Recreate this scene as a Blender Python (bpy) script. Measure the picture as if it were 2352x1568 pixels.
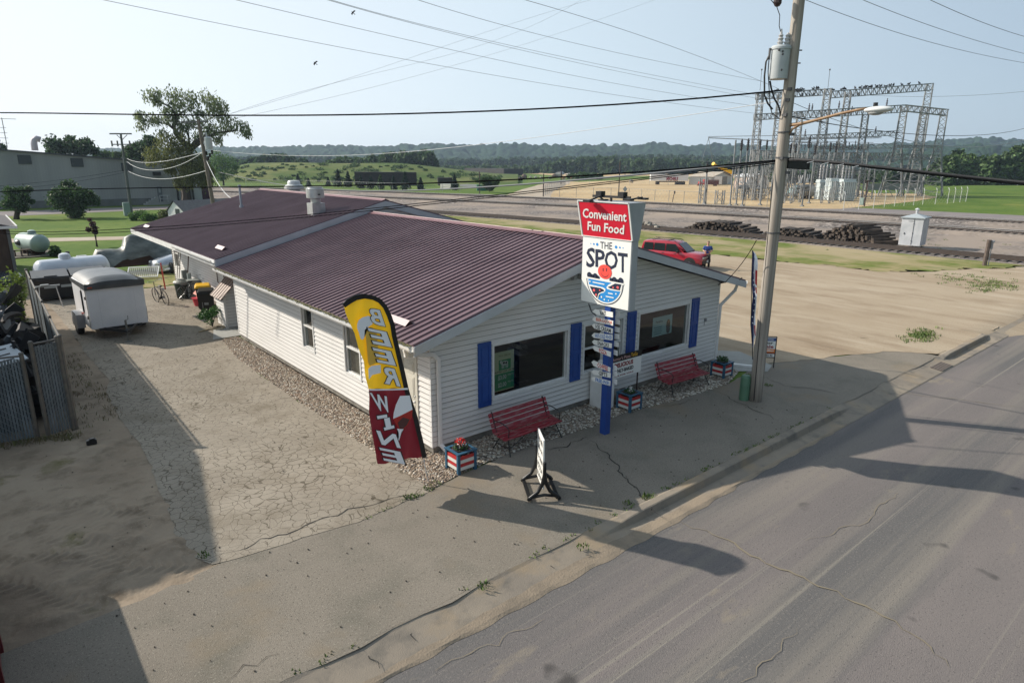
import bpy, bmesh, math, random
import numpy as np
from mathutils import Vector, Matrix
random.seed(7); RNG=np.random.default_rng(7)
C=bpy.context.scene.collection
SC=bpy.context.scene
for o in list(bpy.data.objects): bpy.data.objects.remove(o)
rad=math.radians
# ---------------------------------------------------------------- camera
CAM=np.array([-7.1276,-11.2307,6.2]); YAW=0.6971; PITCH=0.2662; ROLL=0.0048; FPX=1482.78
_f=np.array([math.sin(YAW)*math.cos(PITCH),math.cos(YAW)*math.cos(PITCH),-math.sin(PITCH)])
_r=np.array([math.cos(YAW),-math.sin(YAW),0.]); _u=np.cross(_r,_f)
_r2=_r*math.cos(ROLL)+_u*math.sin(ROLL); _u2=-_r*math.sin(ROLL)+_u*math.cos(ROLL)
cd=bpy.data.cameras.new('camera'); cam=bpy.data.objects.new('camera',cd); C.objects.link(cam)
cd.sensor_width=36; cd.lens=FPX/2352*36; cd.clip_start=.1; cd.clip_end=6000
cam.matrix_world=Matrix(((_r2[0],_u2[0],-_f[0],CAM[0]),(_r2[1],_u2[1],-_f[1],CAM[1]),(_r2[2],_u2[2],-_f[2],CAM[2]),(0,0,0,1)))
SC.camera=cam
# ---------------------------------------------------------------- sky and sun
SUN_EL=rad(32); SUN_AZ=rad(-34)      # azimuth clockwise from +Y
w=bpy.data.worlds.new('World'); SC.world=w; w.use_nodes=True
nt=w.node_tree; bg=nt.nodes['Background']
sky=nt.nodes.new('ShaderNodeTexSky'); sky.sky_type='NISHITA'; sky.sun_disc=False
sky.sun_elevation=SUN_EL; sky.sun_rotation=SUN_AZ; sky.altitude=200; sky.air_density=1.0; sky.dust_density=1.0; sky.ozone_density=2.0
nt.links.new(sky.outputs[0],bg.inputs[0]); bg.inputs[1].default_value=0.015
# thin high haze: a pale veil over the clear sky, thickest towards the sun and the horizon
_t=nt.nodes.new('ShaderNodeTexCoord'); _d=nt.nodes.new('ShaderNodeVectorMath'); _d.operation='DOT_PRODUCT'; nt.links.new(_t.outputs['Generated'],_d.inputs[0]); _d.inputs[1].default_value=(math.sin(SUN_AZ),math.cos(SUN_AZ),-.25)
_m=nt.nodes.new('ShaderNodeMapRange'); _m.inputs[1].default_value=-1; _m.inputs[2].default_value=1; nt.links.new(_d.outputs['Value'],_m.inputs[0])
_c=nt.nodes.new('ShaderNodeValToRGB'); nt.links.new(_m.outputs[0],_c.inputs[0]); _e=_c.color_ramp.elements; _e[0].color=(.07,.10,.14,1); _e[1].color=(.84,.86,.88,1)
for _p,_k in ((.12,(.14,.19,.25,1)),(.29,(.35,.44,.53,1)),(.60,(.58,.68,.75,1)),(.85,(.77,.82,.86,1))): _q=_e.new(_p); _q.color=_k
_b=nt.nodes.new('ShaderNodeBackground'); nt.links.new(_c.outputs[0],_b.inputs[0]); _b.inputs[1].default_value=.95
_a=nt.nodes.new('ShaderNodeAddShader'); nt.links.new(bg.outputs[0],_a.inputs[0]); nt.links.new(_b.outputs[0],_a.inputs[1]); nt.links.new(_a.outputs[0],nt.nodes['World Output'].inputs[0])
sl=bpy.data.lights.new('sun','SUN'); sl.energy=5.0; sl.angle=rad(0.6); sl.color=(1,.91,.79)
so=bpy.data.objects.new('sun',sl); C.objects.link(so)
sd=Vector((math.sin(SUN_AZ)*math.cos(SUN_EL),math.cos(SUN_AZ)*math.cos(SUN_EL),math.sin(SUN_EL)))
so.rotation_euler=sd.to_track_quat('Z','Y').to_euler(); so.location=(0,0,40)
SC.view_settings.view_transform='Standard'; SC.view_settings.look='None'; SC.view_settings.exposure=0.26; SC.view_settings.gamma=1
SC.cycles.max_bounces=6; SC.cycles.transparent_max_bounces=12; SC.cycles.volume_bounces=0
# ---------------------------------------------------------------- measuring helpers: a sight line of the survey picture met with a real plane
def ray(x,y): return _f+_r2*(x-1176)/FPX-_u2*(y-784)/FPX
def G(x,y,z=0.):
    d=ray(x,y); return Vector(CAM+d*((z-CAM[2])/d[2]))
def PX(x,y,X):
    d=ray(x,y); return Vector(CAM+d*((X-CAM[0])/d[0]))
def PY(x,y,Y):
    d=ray(x,y); return Vector(CAM+d*((Y-CAM[1])/d[1]))
def PD(x,y,dist): return Vector(CAM+ray(x,y)*dist)
def HT(m,x,y):
    "point above ground point m seen at x,y"
    d=ray(x,y); t=((m[0]-CAM[0])*d[0]+(m[1]-CAM[1])*d[1])/(d[0]**2+d[1]**2); return float((CAM+d*t)[2])
# ---------------------------------------------------------------- materials
MATS={}
def mat(name,col,rough=.6,metal=0.,col2=None,scale=6.,detail=4.,bump=0.,bscale=None,stretch=None,island=0.,spec=.5,coat=0.,thr=None,col3=None,scale3=1.,alpha=1.,lo=.35,hi=.65):
    if name in MATS: return MATS[name]
    m=bpy.data.materials.new(name); m.use_nodes=True; MATS[name]=m
    n=m.node_tree.nodes; l=m.node_tree.links; b=n['Principled BSDF']
    b.inputs['Base Color'].default_value=(*col,1); b.inputs['Roughness'].default_value=rough; b.inputs['Metallic'].default_value=metal
    b.inputs['Specular IOR Level'].default_value=spec
    if coat: b.inputs['Coat Weight'].default_value=coat; b.inputs['Coat Roughness'].default_value=.08
    tc=n.new('ShaderNodeTexCoord'); mp=n.new('ShaderNodeMapping'); l.new(tc.outputs['Object'],mp.inputs[0])
    if stretch: mp.inputs['Scale'].default_value=stretch
    cur=None
    def noise(s,d=detail,src=mp):
        t=n.new('ShaderNodeTexNoise'); t.inputs['Scale'].default_value=s; t.inputs['Detail'].default_value=d; l.new(src.outputs[0],t.inputs[0]); return t
    if col2:
        t=noise(scale); r=n.new('ShaderNodeMapRange'); r.inputs[1].default_value=lo; r.inputs[2].default_value=hi; l.new(t.outputs[0],r.inputs[0])
        mx=n.new('ShaderNodeMix'); mx.data_type='RGBA'; l.new(r.outputs[0],mx.inputs[0]); mx.inputs[6].default_value=(*col,1); mx.inputs[7].default_value=(*col2,1); cur=mx.outputs[2]
        if col3:
            t3=noise(scale3); r3=n.new('ShaderNodeMapRange'); r3.inputs[1].default_value=.5; r3.inputs[2].default_value=.65; l.new(t3.outputs[0],r3.inputs[0])
            m3=n.new('ShaderNodeMix'); m3.data_type='RGBA'; l.new(r3.outputs[0],m3.inputs[0]); l.new(cur,m3.inputs[6]); m3.inputs[7].default_value=(*col3,1); cur=m3.outputs[2]
    if island:
        g=n.new('ShaderNodeNewGeometry'); r=n.new('ShaderNodeMapRange'); r.inputs[3].default_value=1-island; r.inputs[4].default_value=1+island
        l.new(g.outputs['Random Per Island'],r.inputs[0])
        mx=n.new('ShaderNodeMix'); mx.data_type='RGBA'; mx.blend_type='MULTIPLY'; mx.inputs[0].default_value=1
        if cur: l.new(cur,mx.inputs[6])
        else: mx.inputs[6].default_value=(*col,1)
        l.new(r.outputs[0],mx.inputs[7]); cur=mx.outputs[2]
    if cur: l.new(cur,b.inputs['Base Color'])
    if bump:
        t=noise(bscale or scale*4); bp=n.new('ShaderNodeBump'); bp.inputs['Strength'].default_value=min(1,bump); bp.inputs['Distance'].default_value=.02; l.new(t.outputs[0],bp.inputs['Height']); l.new(bp.outputs[0],b.inputs['Normal'])
    if alpha<1: b.inputs['Alpha'].default_value=alpha
    return m
def translucent(m,fac=.4,tint=1.):
    "thin leaf or cloth: light from behind shines through"
    n=m.node_tree.nodes; l=m.node_tree.links; b=n['Principled BSDF']; t=n.new('ShaderNodeBsdfTranslucent'); mx=n.new('ShaderNodeMixShader'); mx.inputs[0].default_value=fac
    if b.inputs['Base Color'].links: l.new(b.inputs['Base Color'].links[0].from_socket,t.inputs[0])
    else: t.inputs[0].default_value=b.inputs['Base Color'].default_value
    l.new(b.outputs[0],mx.inputs[1]); l.new(t.outputs[0],mx.inputs[2]); l.new(mx.outputs[0],n['Material Output'].inputs[0]); return m
def glassmat(name,tint=(.75,.8,.8),refl=1.45,fac=.0):
    if name in MATS: return MATS[name]
    m=bpy.data.materials.new(name); m.use_nodes=True; MATS[name]=m
    n=m.node_tree.nodes; l=m.node_tree.links; n.remove(n['Principled BSDF']); out=n['Material Output']
    t=n.new('ShaderNodeBsdfTransparent'); t.inputs[0].default_value=(*tint,1); g=n.new('ShaderNodeBsdfGlossy'); g.inputs['Roughness'].default_value=.02
    lw=n.new('ShaderNodeLayerWeight'); pw=n.new('ShaderNodeMath'); pw.operation='POWER'; l.new(lw.outputs['Facing'],pw.inputs[0]); pw.inputs[1].default_value=3.5
    fr=n.new('ShaderNodeMath'); fr.operation='MULTIPLY_ADD'; l.new(pw.outputs[0],fr.inputs[0]); fr.inputs[1].default_value=.7; fr.inputs[2].default_value=.10
    mx=n.new('ShaderNodeMixShader'); l.new(fr.outputs[0],mx.inputs[0]); l.new(t.outputs[0],mx.inputs[1]); l.new(g.outputs[0],mx.inputs[2]); l.new(mx.outputs[0],out.inputs[0])
    return m
# ---------------------------------------------------------------- mesh builder
class MB:
    def __init__(s): s.v=[]; s.f=[]; s.m=[]; s.mi=0
    def add(s,vs,fs,M=None):
        o=len(s.v)
        if M is not None: vs=[M@Vector(p) for p in vs]
        s.v+= [tuple(p) for p in vs]; s.f+=[tuple(i+o for i in f) for f in fs]; s.m+=[s.mi]*len(fs); return s
    def box(s,c,d,rz=0,M=None):
        x,y,z=d[0]/2,d[1]/2,d[2]/2; T=Matrix.Translation(Vector(c))@Matrix.Rotation(rz,4,'Z')
        if M is not None: T=M@T
        vs=[(a*x,b*y,e*z) for a in(-1,1) for b in(-1,1) for e in(-1,1)]
        return s.add(vs,[(0,1,3,2),(4,6,7,5),(0,4,5,1),(2,3,7,6),(0,2,6,4),(1,5,7,3)],T)
    def span(s,a,b): return s.box([(a[i]+b[i])/2 for i in range(3)],[abs(b[i]-a[i]) for i in range(3)])
    def prism(s,poly,h,M=None):
        "poly in xy (list of 2d) from z=0..h under M"
        n=len(poly); vs=[(p[0],p[1],0) for p in poly]+[(p[0],p[1],h) for p in poly]
        return s.add(vs,[tuple(range(n))[::-1],tuple(range(n,2*n))]+[(i,(i+1)%n,n+(i+1)%n,n+i) for i in range(n)],M)
    def beam(s,a,b,w,h=None,up=(0,0,1)):
        a=Vector(a);b=Vector(b);h=h or w; d=(b-a); L=d.length
        if L<1e-6: return s
        d/=L; u=Vector(up)
        if abs(d.dot(u))>.98: u=Vector((0,1,0))
        x=d.cross(u).normalized(); z=x.cross(d)
        vs=[]
        for p in(a,b):
            for i,j in((-1,-1),(1,-1),(1,1),(-1,1)): vs.append(p+x*(i*w/2)+z*(j*h/2))
        return s.add(vs,[(0,1,2,3),(7,6,5,4),(0,4,5,1),(1,5,6,2),(2,6,7,3),(3,7,4,0)])
    def tube(s,pts,r,n=6,caps=True):
        pts=[Vector(p) for p in pts]; k=len(pts); rs=r if isinstance(r,(list,tuple)) else [r]*k
        vs=[];fs=[]; prev=None
        for i,p in enumerate(pts):
            d=(pts[min(i+1,k-1)]-pts[max(i-1,0)]).normalized()
            if prev is None:
                u=Vector((0,0,1)) if abs(d.z)<.95 else Vector((1,0,0)); x=d.cross(u).normalized()
            else:
                x=(prev-d*prev.dot(d)); x=x.normalized() if x.length>1e-5 else d.orthogonal().normalized()
            prev=x; y=d.cross(x)
            for j in range(n):
                a=2*math.pi*j/n; vs.append(p+(x*math.cos(a)+y*math.sin(a))*rs[i])
        for i in range(k-1):
            for j in range(n): fs.append((i*n+j,i*n+(j+1)%n,(i+1)*n+(j+1)%n,(i+1)*n+j))
        if caps: fs+= [tuple(range(n))[::-1],tuple((k-1)*n+j for j in range(n))]
        return s.add(vs,fs)
    def lathe(s,prof,n=20,M=None):
        vs=[];k=len(prof)
        for r,z in prof:
            for j in range(n): a=2*math.pi*j/n; vs.append((r*math.cos(a),r*math.sin(a),z))
        fs=[(i*n+j,i*n+(j+1)%n,(i+1)*n+(j+1)%n,(i+1)*n+j) for i in range(k-1) for j in range(n)]+[tuple(range(n))[::-1],tuple((k-1)*n+j for j in range(n))]
        return s.add(vs,fs,M)
    def ell(s,c,r,n=10,k=7,M=None,j=0.):
        vs=[];fs=[]
        for i in range(k+1):
            t=math.pi*i/k
            for q in range(n):
                a=2*math.pi*q/n; e=1+random.uniform(-j,j); vs.append((c[0]+r[0]*math.sin(t)*math.cos(a)*e,c[1]+r[1]*math.sin(t)*math.sin(a)*e,c[2]+r[2]*math.cos(t)*e))
        fs=[(i*n+q,(i+1)*n+q,(i+1)*n+(q+1)%n,i*n+(q+1)%n) for i in range(k) for q in range(n)]
        return s.add(vs,fs,M)
    def quad(s,*p): return s.add(p,[tuple(range(len(p)))])
    def wirequad(s,p0,p1,w): pass
    def build(s,name,mats,parent=None,loc=None,smooth=False,world=False,fix=True,bevel=0,autos=None):
        me=bpy.data.meshes.new(name); off=Vector((0,0,0))
        if world and parent is not None:
            r=parent
            while r.parent: r=r.parent
            off=Vector(r.location)
        if loc is not None and parent is None: off=Vector(loc)
        vs=[(p[0]-off[0],p[1]-off[1],p[2]-off[2]) for p in s.v]
        me.from_pydata(vs,[],s.f)
        if not isinstance(mats,(list,tuple)): mats=[mats]
        for m in mats: me.materials.append(m)
        if len(mats)>1: me.polygons.foreach_set('material_index',s.m)
        if fix and len(s.f)<60000:
            bm=bmesh.new(); bm.from_mesh(me); bmesh.ops.remove_doubles(bm,verts=bm.verts,dist=1e-5) if fix!='nod' else None
            bmesh.ops.recalc_face_normals(bm,faces=bm.faces)
            if bevel: bmesh.ops.bevel(bm,geom=[e for e in bm.edges if e.calc_face_angle(0)>.6],offset=bevel,segments=2,affect='EDGES',clamp_overlap=True)
            bm.to_mesh(me); bm.free()
        o=bpy.data.objects.new(name,me); C.objects.link(o)
        if parent is not None: o.parent=parent
        elif loc is not None: o.location=loc
        if smooth: me.polygons.foreach_set('use_smooth',[True]*len(me.polygons))
        if autos is not None:
            me.polygons.foreach_set('use_smooth',[True]*len(me.polygons))
            try: me.set_sharp_from_angle(angle=autos)
            except Exception: pass
        me.update(); return o
def tag(o,label=None,cat=None,group=None,kind=None):
    if label: o['label']=label
    if cat: o['category']=cat
    if group: o['group']=group
    if kind: o['kind']=kind
    return o
def thing(name,label,cat,loc=(0,0,0),rz=0,group=None):
    o=bpy.data.objects.new(name,None); C.objects.link(o); o.location=loc; o.rotation_euler=(0,0,rz); o.empty_display_size=.2
    return tag(o,label,cat,group)
def copy_tree(o,parent=None,loc=None,rz=None,label=None,scale=None):
    c=o.copy(); C.objects.link(c)
    if parent is not None: c.parent=parent
    for ch in list(o.children): copy_tree(ch,c)
    if loc is not None: c.location=loc
    if rz is not None: c.rotation_euler=(0,0,rz)
    if scale is not None: c.scale=scale
    if label: c['label']=label
    return c
def textgeo(s,size=1,bold=0.,ext=0.,space=1.,res=2):
    cu=bpy.data.curves.new('t','FONT'); cu.body=s; cu.size=size; cu.offset=bold; cu.align_x='CENTER'; cu.align_y='CENTER'; cu.resolution_u=res; cu.space_character=space; cu.extrude=ext
    o=bpy.data.objects.new('t',cu); C.objects.link(o); dg=bpy.context.evaluated_depsgraph_get(); me=bpy.data.meshes.new_from_object(o.evaluated_get(dg))
    vs=[tuple(v.co) for v in me.vertices]; fs=[tuple(p.vertices) for p in me.polygons]
    bpy.data.objects.remove(o); bpy.data.curves.remove(cu); bpy.data.meshes.remove(me)
    return vs,fs
def wall_frame(o,xdir,n):
    "matrix taking local (x right, y up, z out) onto a vertical face"
    x=Vector(xdir).normalized(); z=Vector(n).normalized(); y=z.cross(x)
    M=Matrix.Identity(4)
    for i in range(3): M[i][0]=x[i];M[i][1]=y[i];M[i][2]=z[i];M[i][3]=o[i]
    return M
def poly_in(px,py,poly):
    inside=np.zeros(px.shape,bool); n=len(poly)
    for i in range(n):
        x1,y1=poly[i][:2];x2,y2=poly[(i+1)%n][:2]
        cnd=((y1>py)!=(y2>py))&(px<(x2-x1)*(py-y1)/((y2-y1) if y2!=y1 else 1e-9)+x1); inside^=cnd
    return inside
# base palette
WHITE=mat('white_vinyl',(.72,.71,.69),.45,col2=(.67,.66,.64),scale=.7,detail=8,stretch=(1,1,6))
WTRIM=mat('white_trim',(.76,.76,.75),.4,col2=(.66,.66,.64),scale=3)
ROOF=mat('maroon_roof_metal',(.120,.075,.088),.5,metal=.0,col2=(.152,.100,.115),scale=.8,detail=8,spec=.4,island=.07,bump=.3,bscale=1.5)
RCAP=mat('maroon_cap_metal',(.16,.075,.085),.5,col2=(.20,.10,.11),scale=2)
FASC=mat('grey_fascia',(.50,.53,.56),.5,col2=(.42,.45,.48),scale=1.5)
CONC=mat('foundation_concrete',(.26,.24,.21),.9,col2=(.16,.15,.13),scale=4,bump=.5)
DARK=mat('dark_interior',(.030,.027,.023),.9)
BLUE=mat('shutter_blue',(.010,.055,.26),.45,col2=(.014,.07,.30),scale=5)
BLACK=mat('black_paint',(.012,.012,.013),.45)
GALV=mat('galvanised_steel',(.42,.43,.44),.35,metal=.8,col2=(.55,.56,.57),scale=8)
GLASS=glassmat('window_glass',(.55,.6,.58),1.5)
RED=mat('sign_red',(.62,.012,.035),.45)
BLK=mat('lettering_black',(.012,.014,.02),.5)
SIGNW=mat('sign_white',(.82,.82,.78),.4)
# ================================================================ GROUND SHEETS
def surf(name,base,layers,bump=.4,bscale=30,rough=.9,vor=None,wave=None):
    """layers: list of (colour, noise scale, lo, hi, stretch, detail)"""
    m=bpy.data.materials.new(name); m.use_nodes=True; n=m.node_tree.nodes; l=m.node_tree.links; b=n['Principled BSDF']
    b.inputs['Roughness'].default_value=rough; b.inputs['Specular IOR Level'].default_value=.12
    tc=n.new('ShaderNodeTexCoord'); cur=None
    for i,(col,sc,lo,hi,st,det) in enumerate(layers):
        mp=n.new('ShaderNodeMapping'); l.new(tc.outputs['Object'],mp.inputs[0]); mp.inputs['Location'].default_value=(i*7.3,i*3.1,0)
        if st: mp.inputs['Scale'].default_value=st
        t=n.new('ShaderNodeTexNoise'); t.inputs['Scale'].default_value=sc; t.inputs['Detail'].default_value=det; t.inputs['Roughness'].default_value=.6; l.new(mp.outputs[0],t.inputs[0])
        r=n.new('ShaderNodeMapRange'); r.inputs[1].default_value=lo; r.inputs[2].default_value=hi; l.new(t.outputs[0],r.inputs[0])
        mx=n.new('ShaderNodeMix'); mx.data_type='RGBA'; l.new(r.outputs[0],mx.inputs[0])
        if cur is None: mx.inputs[6].default_value=(*base,1)
        else: l.new(cur,mx.inputs[6])
        mx.inputs[7].default_value=(*col,1); cur=mx.outputs[2]
    h=None
    if vor:
        sc,wd,dc,amp=vor
        nz=n.new('ShaderNodeTexNoise'); nz.inputs['Scale'].default_value=1.6; nz.inputs['Detail'].default_value=5; l.new(tc.outputs['Object'],nz.inputs[0])
        va=n.new('ShaderNodeVectorMath'); va.operation='MULTIPLY_ADD'; l.new(nz.outputs['Color'],va.inputs[0]); va.inputs[1].default_value=(amp,amp,0); l.new(tc.outputs['Object'],va.inputs[2])
        f2=n.new('ShaderNodeVectorMath'); f2.operation='MULTIPLY'; l.new(va.outputs[0],f2.inputs[0]); f2.inputs[1].default_value=(1,1,0)
        v=n.new('ShaderNodeTexVoronoi'); v.feature='DISTANCE_TO_EDGE'; v.inputs['Scale'].default_value=sc; l.new(f2.outputs[0],v.inputs[0])
        n2=n.new('ShaderNodeTexNoise'); n2.inputs['Scale'].default_value=.35; n2.inputs['Detail'].default_value=3; l.new(tc.outputs['Object'],n2.inputs[0])
        wm=n.new('ShaderNodeMapRange'); wm.inputs[1].default_value=.35; wm.inputs[2].default_value=.65; wm.inputs[3].default_value=wd*.55; wm.inputs[4].default_value=wd*1.35; l.new(n2.outputs[0],wm.inputs[0])
        r=n.new('ShaderNodeMapRange'); r.inputs[1].default_value=0; l.new(wm.outputs[0],r.inputs[2]); r.inputs[3].default_value=1; r.inputs[4].default_value=0; l.new(v.outputs['Distance'],r.inputs[0])
        mx=n.new('ShaderNodeMix'); mx.data_type='RGBA'; l.new(r.outputs[0],mx.inputs[0]); l.new(cur,mx.inputs[6]); mx.inputs[7].default_value=(*dc,1); cur=mx.outputs[2]
    l.new(cur,b.inputs['Base Color'])
    t=n.new('ShaderNodeTexNoise'); t.inputs['Scale'].default_value=bscale; t.inputs['Detail'].default_value=6; l.new(tc.outputs['Object'],t.inputs[0])
    bp=n.new('ShaderNodeBump'); bp.inputs['Strength'].default_value=bump; bp.inputs['Distance'].default_value=.02; l.new(t.outputs[0],bp.inputs['Height']); l.new(bp.outputs[0],b.inputs['Normal'])
    MATS[name]=m; return m
M_DIRT=surf('tan_gravel_lot',(.345,.275,.195),[((.42,.35,.26),.30,.4,.66,(1,.22,1),8),((.27,.205,.14),.55,.48,.66,(1,.4,1),8),((.24,.185,.12),22,.54,.72,None,3),((.42,.35,.265),1.4,.54,.70,(1,.16,1),6),((.46,.42,.35),24,.60,.74,None,3)],bump=.7,bscale=40)
M_YARD=surf('far_yard_sand',(.44,.32,.18),[((.52,.40,.24),.05,.4,.6,None,5),((.33,.24,.14),.4,.5,.7,None,5)],bump=.1)
M_GRASS=surf('lawn',(.080,.135,.022),[((.115,.165,.032),.12,.4,.6,None,5),((.055,.11,.015),1.5,.5,.7,None,6),((.20,.21,.05),.06,.58,.72,None,5)],bump=.8,bscale=25)
M_ROUGH=surf('rough_grass',(.15,.17,.045),[((.30,.25,.13),.35,.42,.6,None,7),((.10,.15,.025),.8,.5,.66,(1,.5,1),7),((.34,.28,.17),.15,.5,.62,(1,.4,1),5)],bump=.9,bscale=30)
M_ASPH=surf('street_asphalt',(.150,.136,.132),[((.180,.160,.152),.45,.4,.6,(.3,1,1),5),((.120,.116,.114),.5,.48,.62,(.12,1.3,1),5),((.21,.19,.165),.8,.53,.70,(.04,1.4,1),5),((.25,.23,.195),.9,.60,.70,(.022,7,1),4),((.205,.188,.172),30,.56,.72,None,3),((.085,.08,.078),30,.60,.72,None,2),((.075,.07,.068),1.1,.68,.74,None,2),((.23,.20,.16),1.6,.63,.75,(.4,1,1),6)],bump=.45,bscale=60)
M_WALK=surf('sidewalk_aggregate',(.200,.178,.148),[((.232,.206,.172),.5,.4,.65,None,5),((.16,.148,.122),.8,.5,.7,None,6),((.30,.275,.23),34,.56,.70,None,3),((.10,.09,.075),30,.57,.70,None,3),((.23,.185,.13),.4,.58,.75,None,4)],bump=.6,bscale=75)
M_CRACK=surf('cracked_concrete',(.245,.216,.176),[((.295,.262,.215),.6,.4,.6,None,6),((.22,.19,.15),1.3,.5,.7,None,6),((.17,.145,.11),.45,.56,.72,None,6),((.40,.35,.28),50,.6,.8,None,1)],bump=.35,bscale=50,vor=(5.3,.044,(.085,.072,.053),.45))
M_KERB=surf('kerb_concrete',(.23,.20,.165),[((.28,.24,.19),.9,.4,.62,None,6),((.16,.145,.125),2.5,.5,.7,None,6),((.30,.235,.16),.7,.52,.68,None,5)],bump=.35,bscale=60)
M_SOIL=surf('bare_dirt',(.245,.195,.145),[((.30,.245,.185),.7,.4,.62,(1,.6,1),7),((.165,.13,.095),1.6,.5,.68,None,8),((.14,.125,.06),.9,.6,.72,None,8),((.33,.28,.21),40,.62,.75,None,2)],bump=1.,bscale=9)
M_BALL=surf('ballast',(.165,.147,.136),[((.34,.30,.275),2.2,.50,.60,None,8),((.07,.06,.055),2.6,.50,.60,None,8),((.29,.24,.2),.12,.4,.6,None,3)],bump=1.,bscale=10)
M_HWY=surf('far_asphalt',(.20,.18,.18),[((.235,.21,.20),.2,.4,.6,None,4)],bump=.1)
M_PATH=surf('path_concrete',(.42,.37,.30),[((.36,.29,.22),.3,.4,.6,None,4)],bump=.1)
M_PAD=surf('pad_concrete',(.36,.36,.34),[((.30,.30,.28),1.2,.4,.65,None,6)],bump=.2,bscale=40)
def sheet(name,poly,z,m,kind='structure',jag=0,thick=0):
    "flat polygon, optional ragged edge"
    P=[Vector((p[0],p[1],z)) for p in poly]
    if jag:
        Q=[]
        for i in range(len(P)):
            a=P[i];b=P[(i+1)%len(P)]; L=(b-a).length; k=max(1,min(160,int(L/.22)))
            nrm=Vector((-(b-a).y,(b-a).x,0)).normalized()
            for q in range(k):
                t=q/k; s=sum(math.sin(t*L*fq+i*3+ph)*am for fq,ph,am in((1.3,0.,.5),(3.1,2,.35),(8.7,1,.25))); Q.append(a.lerp(b,t)+nrm*(s*jag+random.uniform(-.4,.4)*jag))
        P=Q
    bm=bmesh.new(); vs=[bm.verts.new(p) for p in P]; f=bm.faces.new(vs)
    if f.normal.z<0: f.normal_flip()
    bmesh.ops.triangulate(bm,faces=bm.faces[:])
    me=bpy.data.meshes.new(name); bm.to_mesh(me); bm.free(); me.materials.append(m)
    o=bpy.data.objects.new(name,me); C.objects.link(o); o['kind']=kind; return o
# base sheet with the sunken street in it, reaching the horizon
XS=[-2600,-60,-3,0.6,2.2,13.2,14.6,60,3200]; YS=[-2600,-17.6,-17.4,-4.40,-4.30,400,3200]
g=MB()
zs={-2600:-.012,-17.6:-.012,-17.4:-.19,-4.40:-.19,-4.30:-.012,400:-.012,3200:-.012}
vs=[(x,y,zs[y]) for y in YS for x in XS]; nx=len(XS)
fs=[(j*nx+i,j*nx+i+1,(j+1)*nx+i+1,(j+1)*nx+i) for j in range(len(YS)-1) for i in range(nx-1)]
g.add(vs,fs); o=g.build('ground',M_GRASS); o['kind']='structure'
sheet('street',[(-60,-17.4),(60,-17.4),(60,-4.93),(22,-4.95),(-60,-4.93)],-.13,M_ASPH)
# gutter pan and kerb as a profile swept along x, kerb height varies (driveway cuts)
xs=np.concatenate([np.arange(-60,-6,3.),np.arange(-6,24,.15),np.arange(24,61,3.)])
def kerbh(x):
    def ss(a,b,t): t=min(1,max(0,(t-a)/(b-a))); return t*t*(3-2*t)
    return ss(.2,1.7,x)*(1-ss(9.2,10.6,x))+ss(17.3,18.2,x)*(1-ss(21.9,22.6,x))+(1 if x>33 else 0)
vs=[];fs=[]
for i,x in enumerate(xs):
    k=kerbh(x)
    # asphalt lip, pan, kerb foot, kerb top, back
    pr=[(-5.0,-.125),(-4.97,-.110),(-4.62,-.125*k-.060*(1-k)),(-4.60,-.12*k-.057*(1-k)),(-4.555,.015*k-.050*(1-k)),(-4.53,.028*k-.046*(1-k)),(-4.40,.03*k-.020*(1-k)),(-4.34,.003)]
    vs+=[(x,y,z) for y,z in pr]
n=8
fs=[(i*n+j,(i+1)*n+j,(i+1)*n+j+1,i*n+j+1) for i in range(len(xs)-1) for j in range(n-1)]
g=MB(); g.add(vs,fs); o=g.build('kerb',M_KERB); o['kind']='structure'
# sheets, each 4 mm above the one below
sheet('gravel_lot',[(10.9,.2),(13.4,-1.3),(17.4,-3.1),(17.6,-4.37),(60,-4.37),(60,0),(46,0),(36.5,4),(34.5,14),(33,28),(30,60),(10,60),(13,13.5),(10.9,13)],.0,M_DIRT,jag=.10)
sheet('rough_grass',[(36,4),(44,0),(60,0),(57,24),(40,58),(24,60),(29,44),(33,28),(34.5,14)],.004,M_ROUGH,jag=.5)
sheet('sidewalk',[(-60,-4.37),(17.9,-4.37),(17.0,-3.0),(13.2,-1.55),(11.9,-1.0),(9.4,-1.45),(7.2,-1.35),(5.2,-1.05),(3.9,-1.15),(2.4,-1.05),(1.1,-1.05),(-.85,-1.32),(-2.6,-1.5),(-4.6,-1.2),(-6.3,-1.5),(-60,-1.5)],.0,M_WALK,jag=.05)
sheet('sandy_verge',[(10.9,.25),(12.0,-.95),(13.2,-1.62),(16.9,-3.05),(17.8,-4.3),(18.6,-4.3),(18,-1.5),(15,1)],.008,M_DIRT,jag=.12)
sheet('bare_dirt',[(-60,-2.3),(-4.2,-2.3),(-3.8,-.4),(-3.0,1.5),(-3.0,4),(-3.3,7),(-3.8,9),(-3.8,14),(-3.8,25),(-5.2,31),(-60,31)],-.004,M_SOIL,jag=.22)
sheet('cracked_driveway',[(-5.0,-1.25),(-2.6,-1.53),(-.85,-1.36),(-.95,2),(-1.0,6),(-.95,10.5),(-.6,13.2),(1.2,13.6),(1.2,26),(-4.9,26),(-4.7,18),(-4.75,14),(-4.6,10.5),(-4.9,9),(-4.95,6.8),(-4.9,4.7),(-4.98,3),(-5.1,1.7),(-5.2,.2),(-5.2,-.8)],.006,M_CRACK,jag=.04)
sheet('verge_base',[(17.2,-4.355),(60,-4.355),(60,-2.5),(17.2,-2.5)],-.004,M_DIRT); sheet('verge_base',[(-60,-4.355),(17.2,-4.355),(17.2,-3.2),(-60,-3.2)],-.004,M_WALK)
sheet('concrete_pad',[(11.0,-.1),(12.25,.8),(12.75,.2),(12.1,-1.35),(11.4,-1.6),(10.7,-1.0)],.012,M_PAD)
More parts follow.
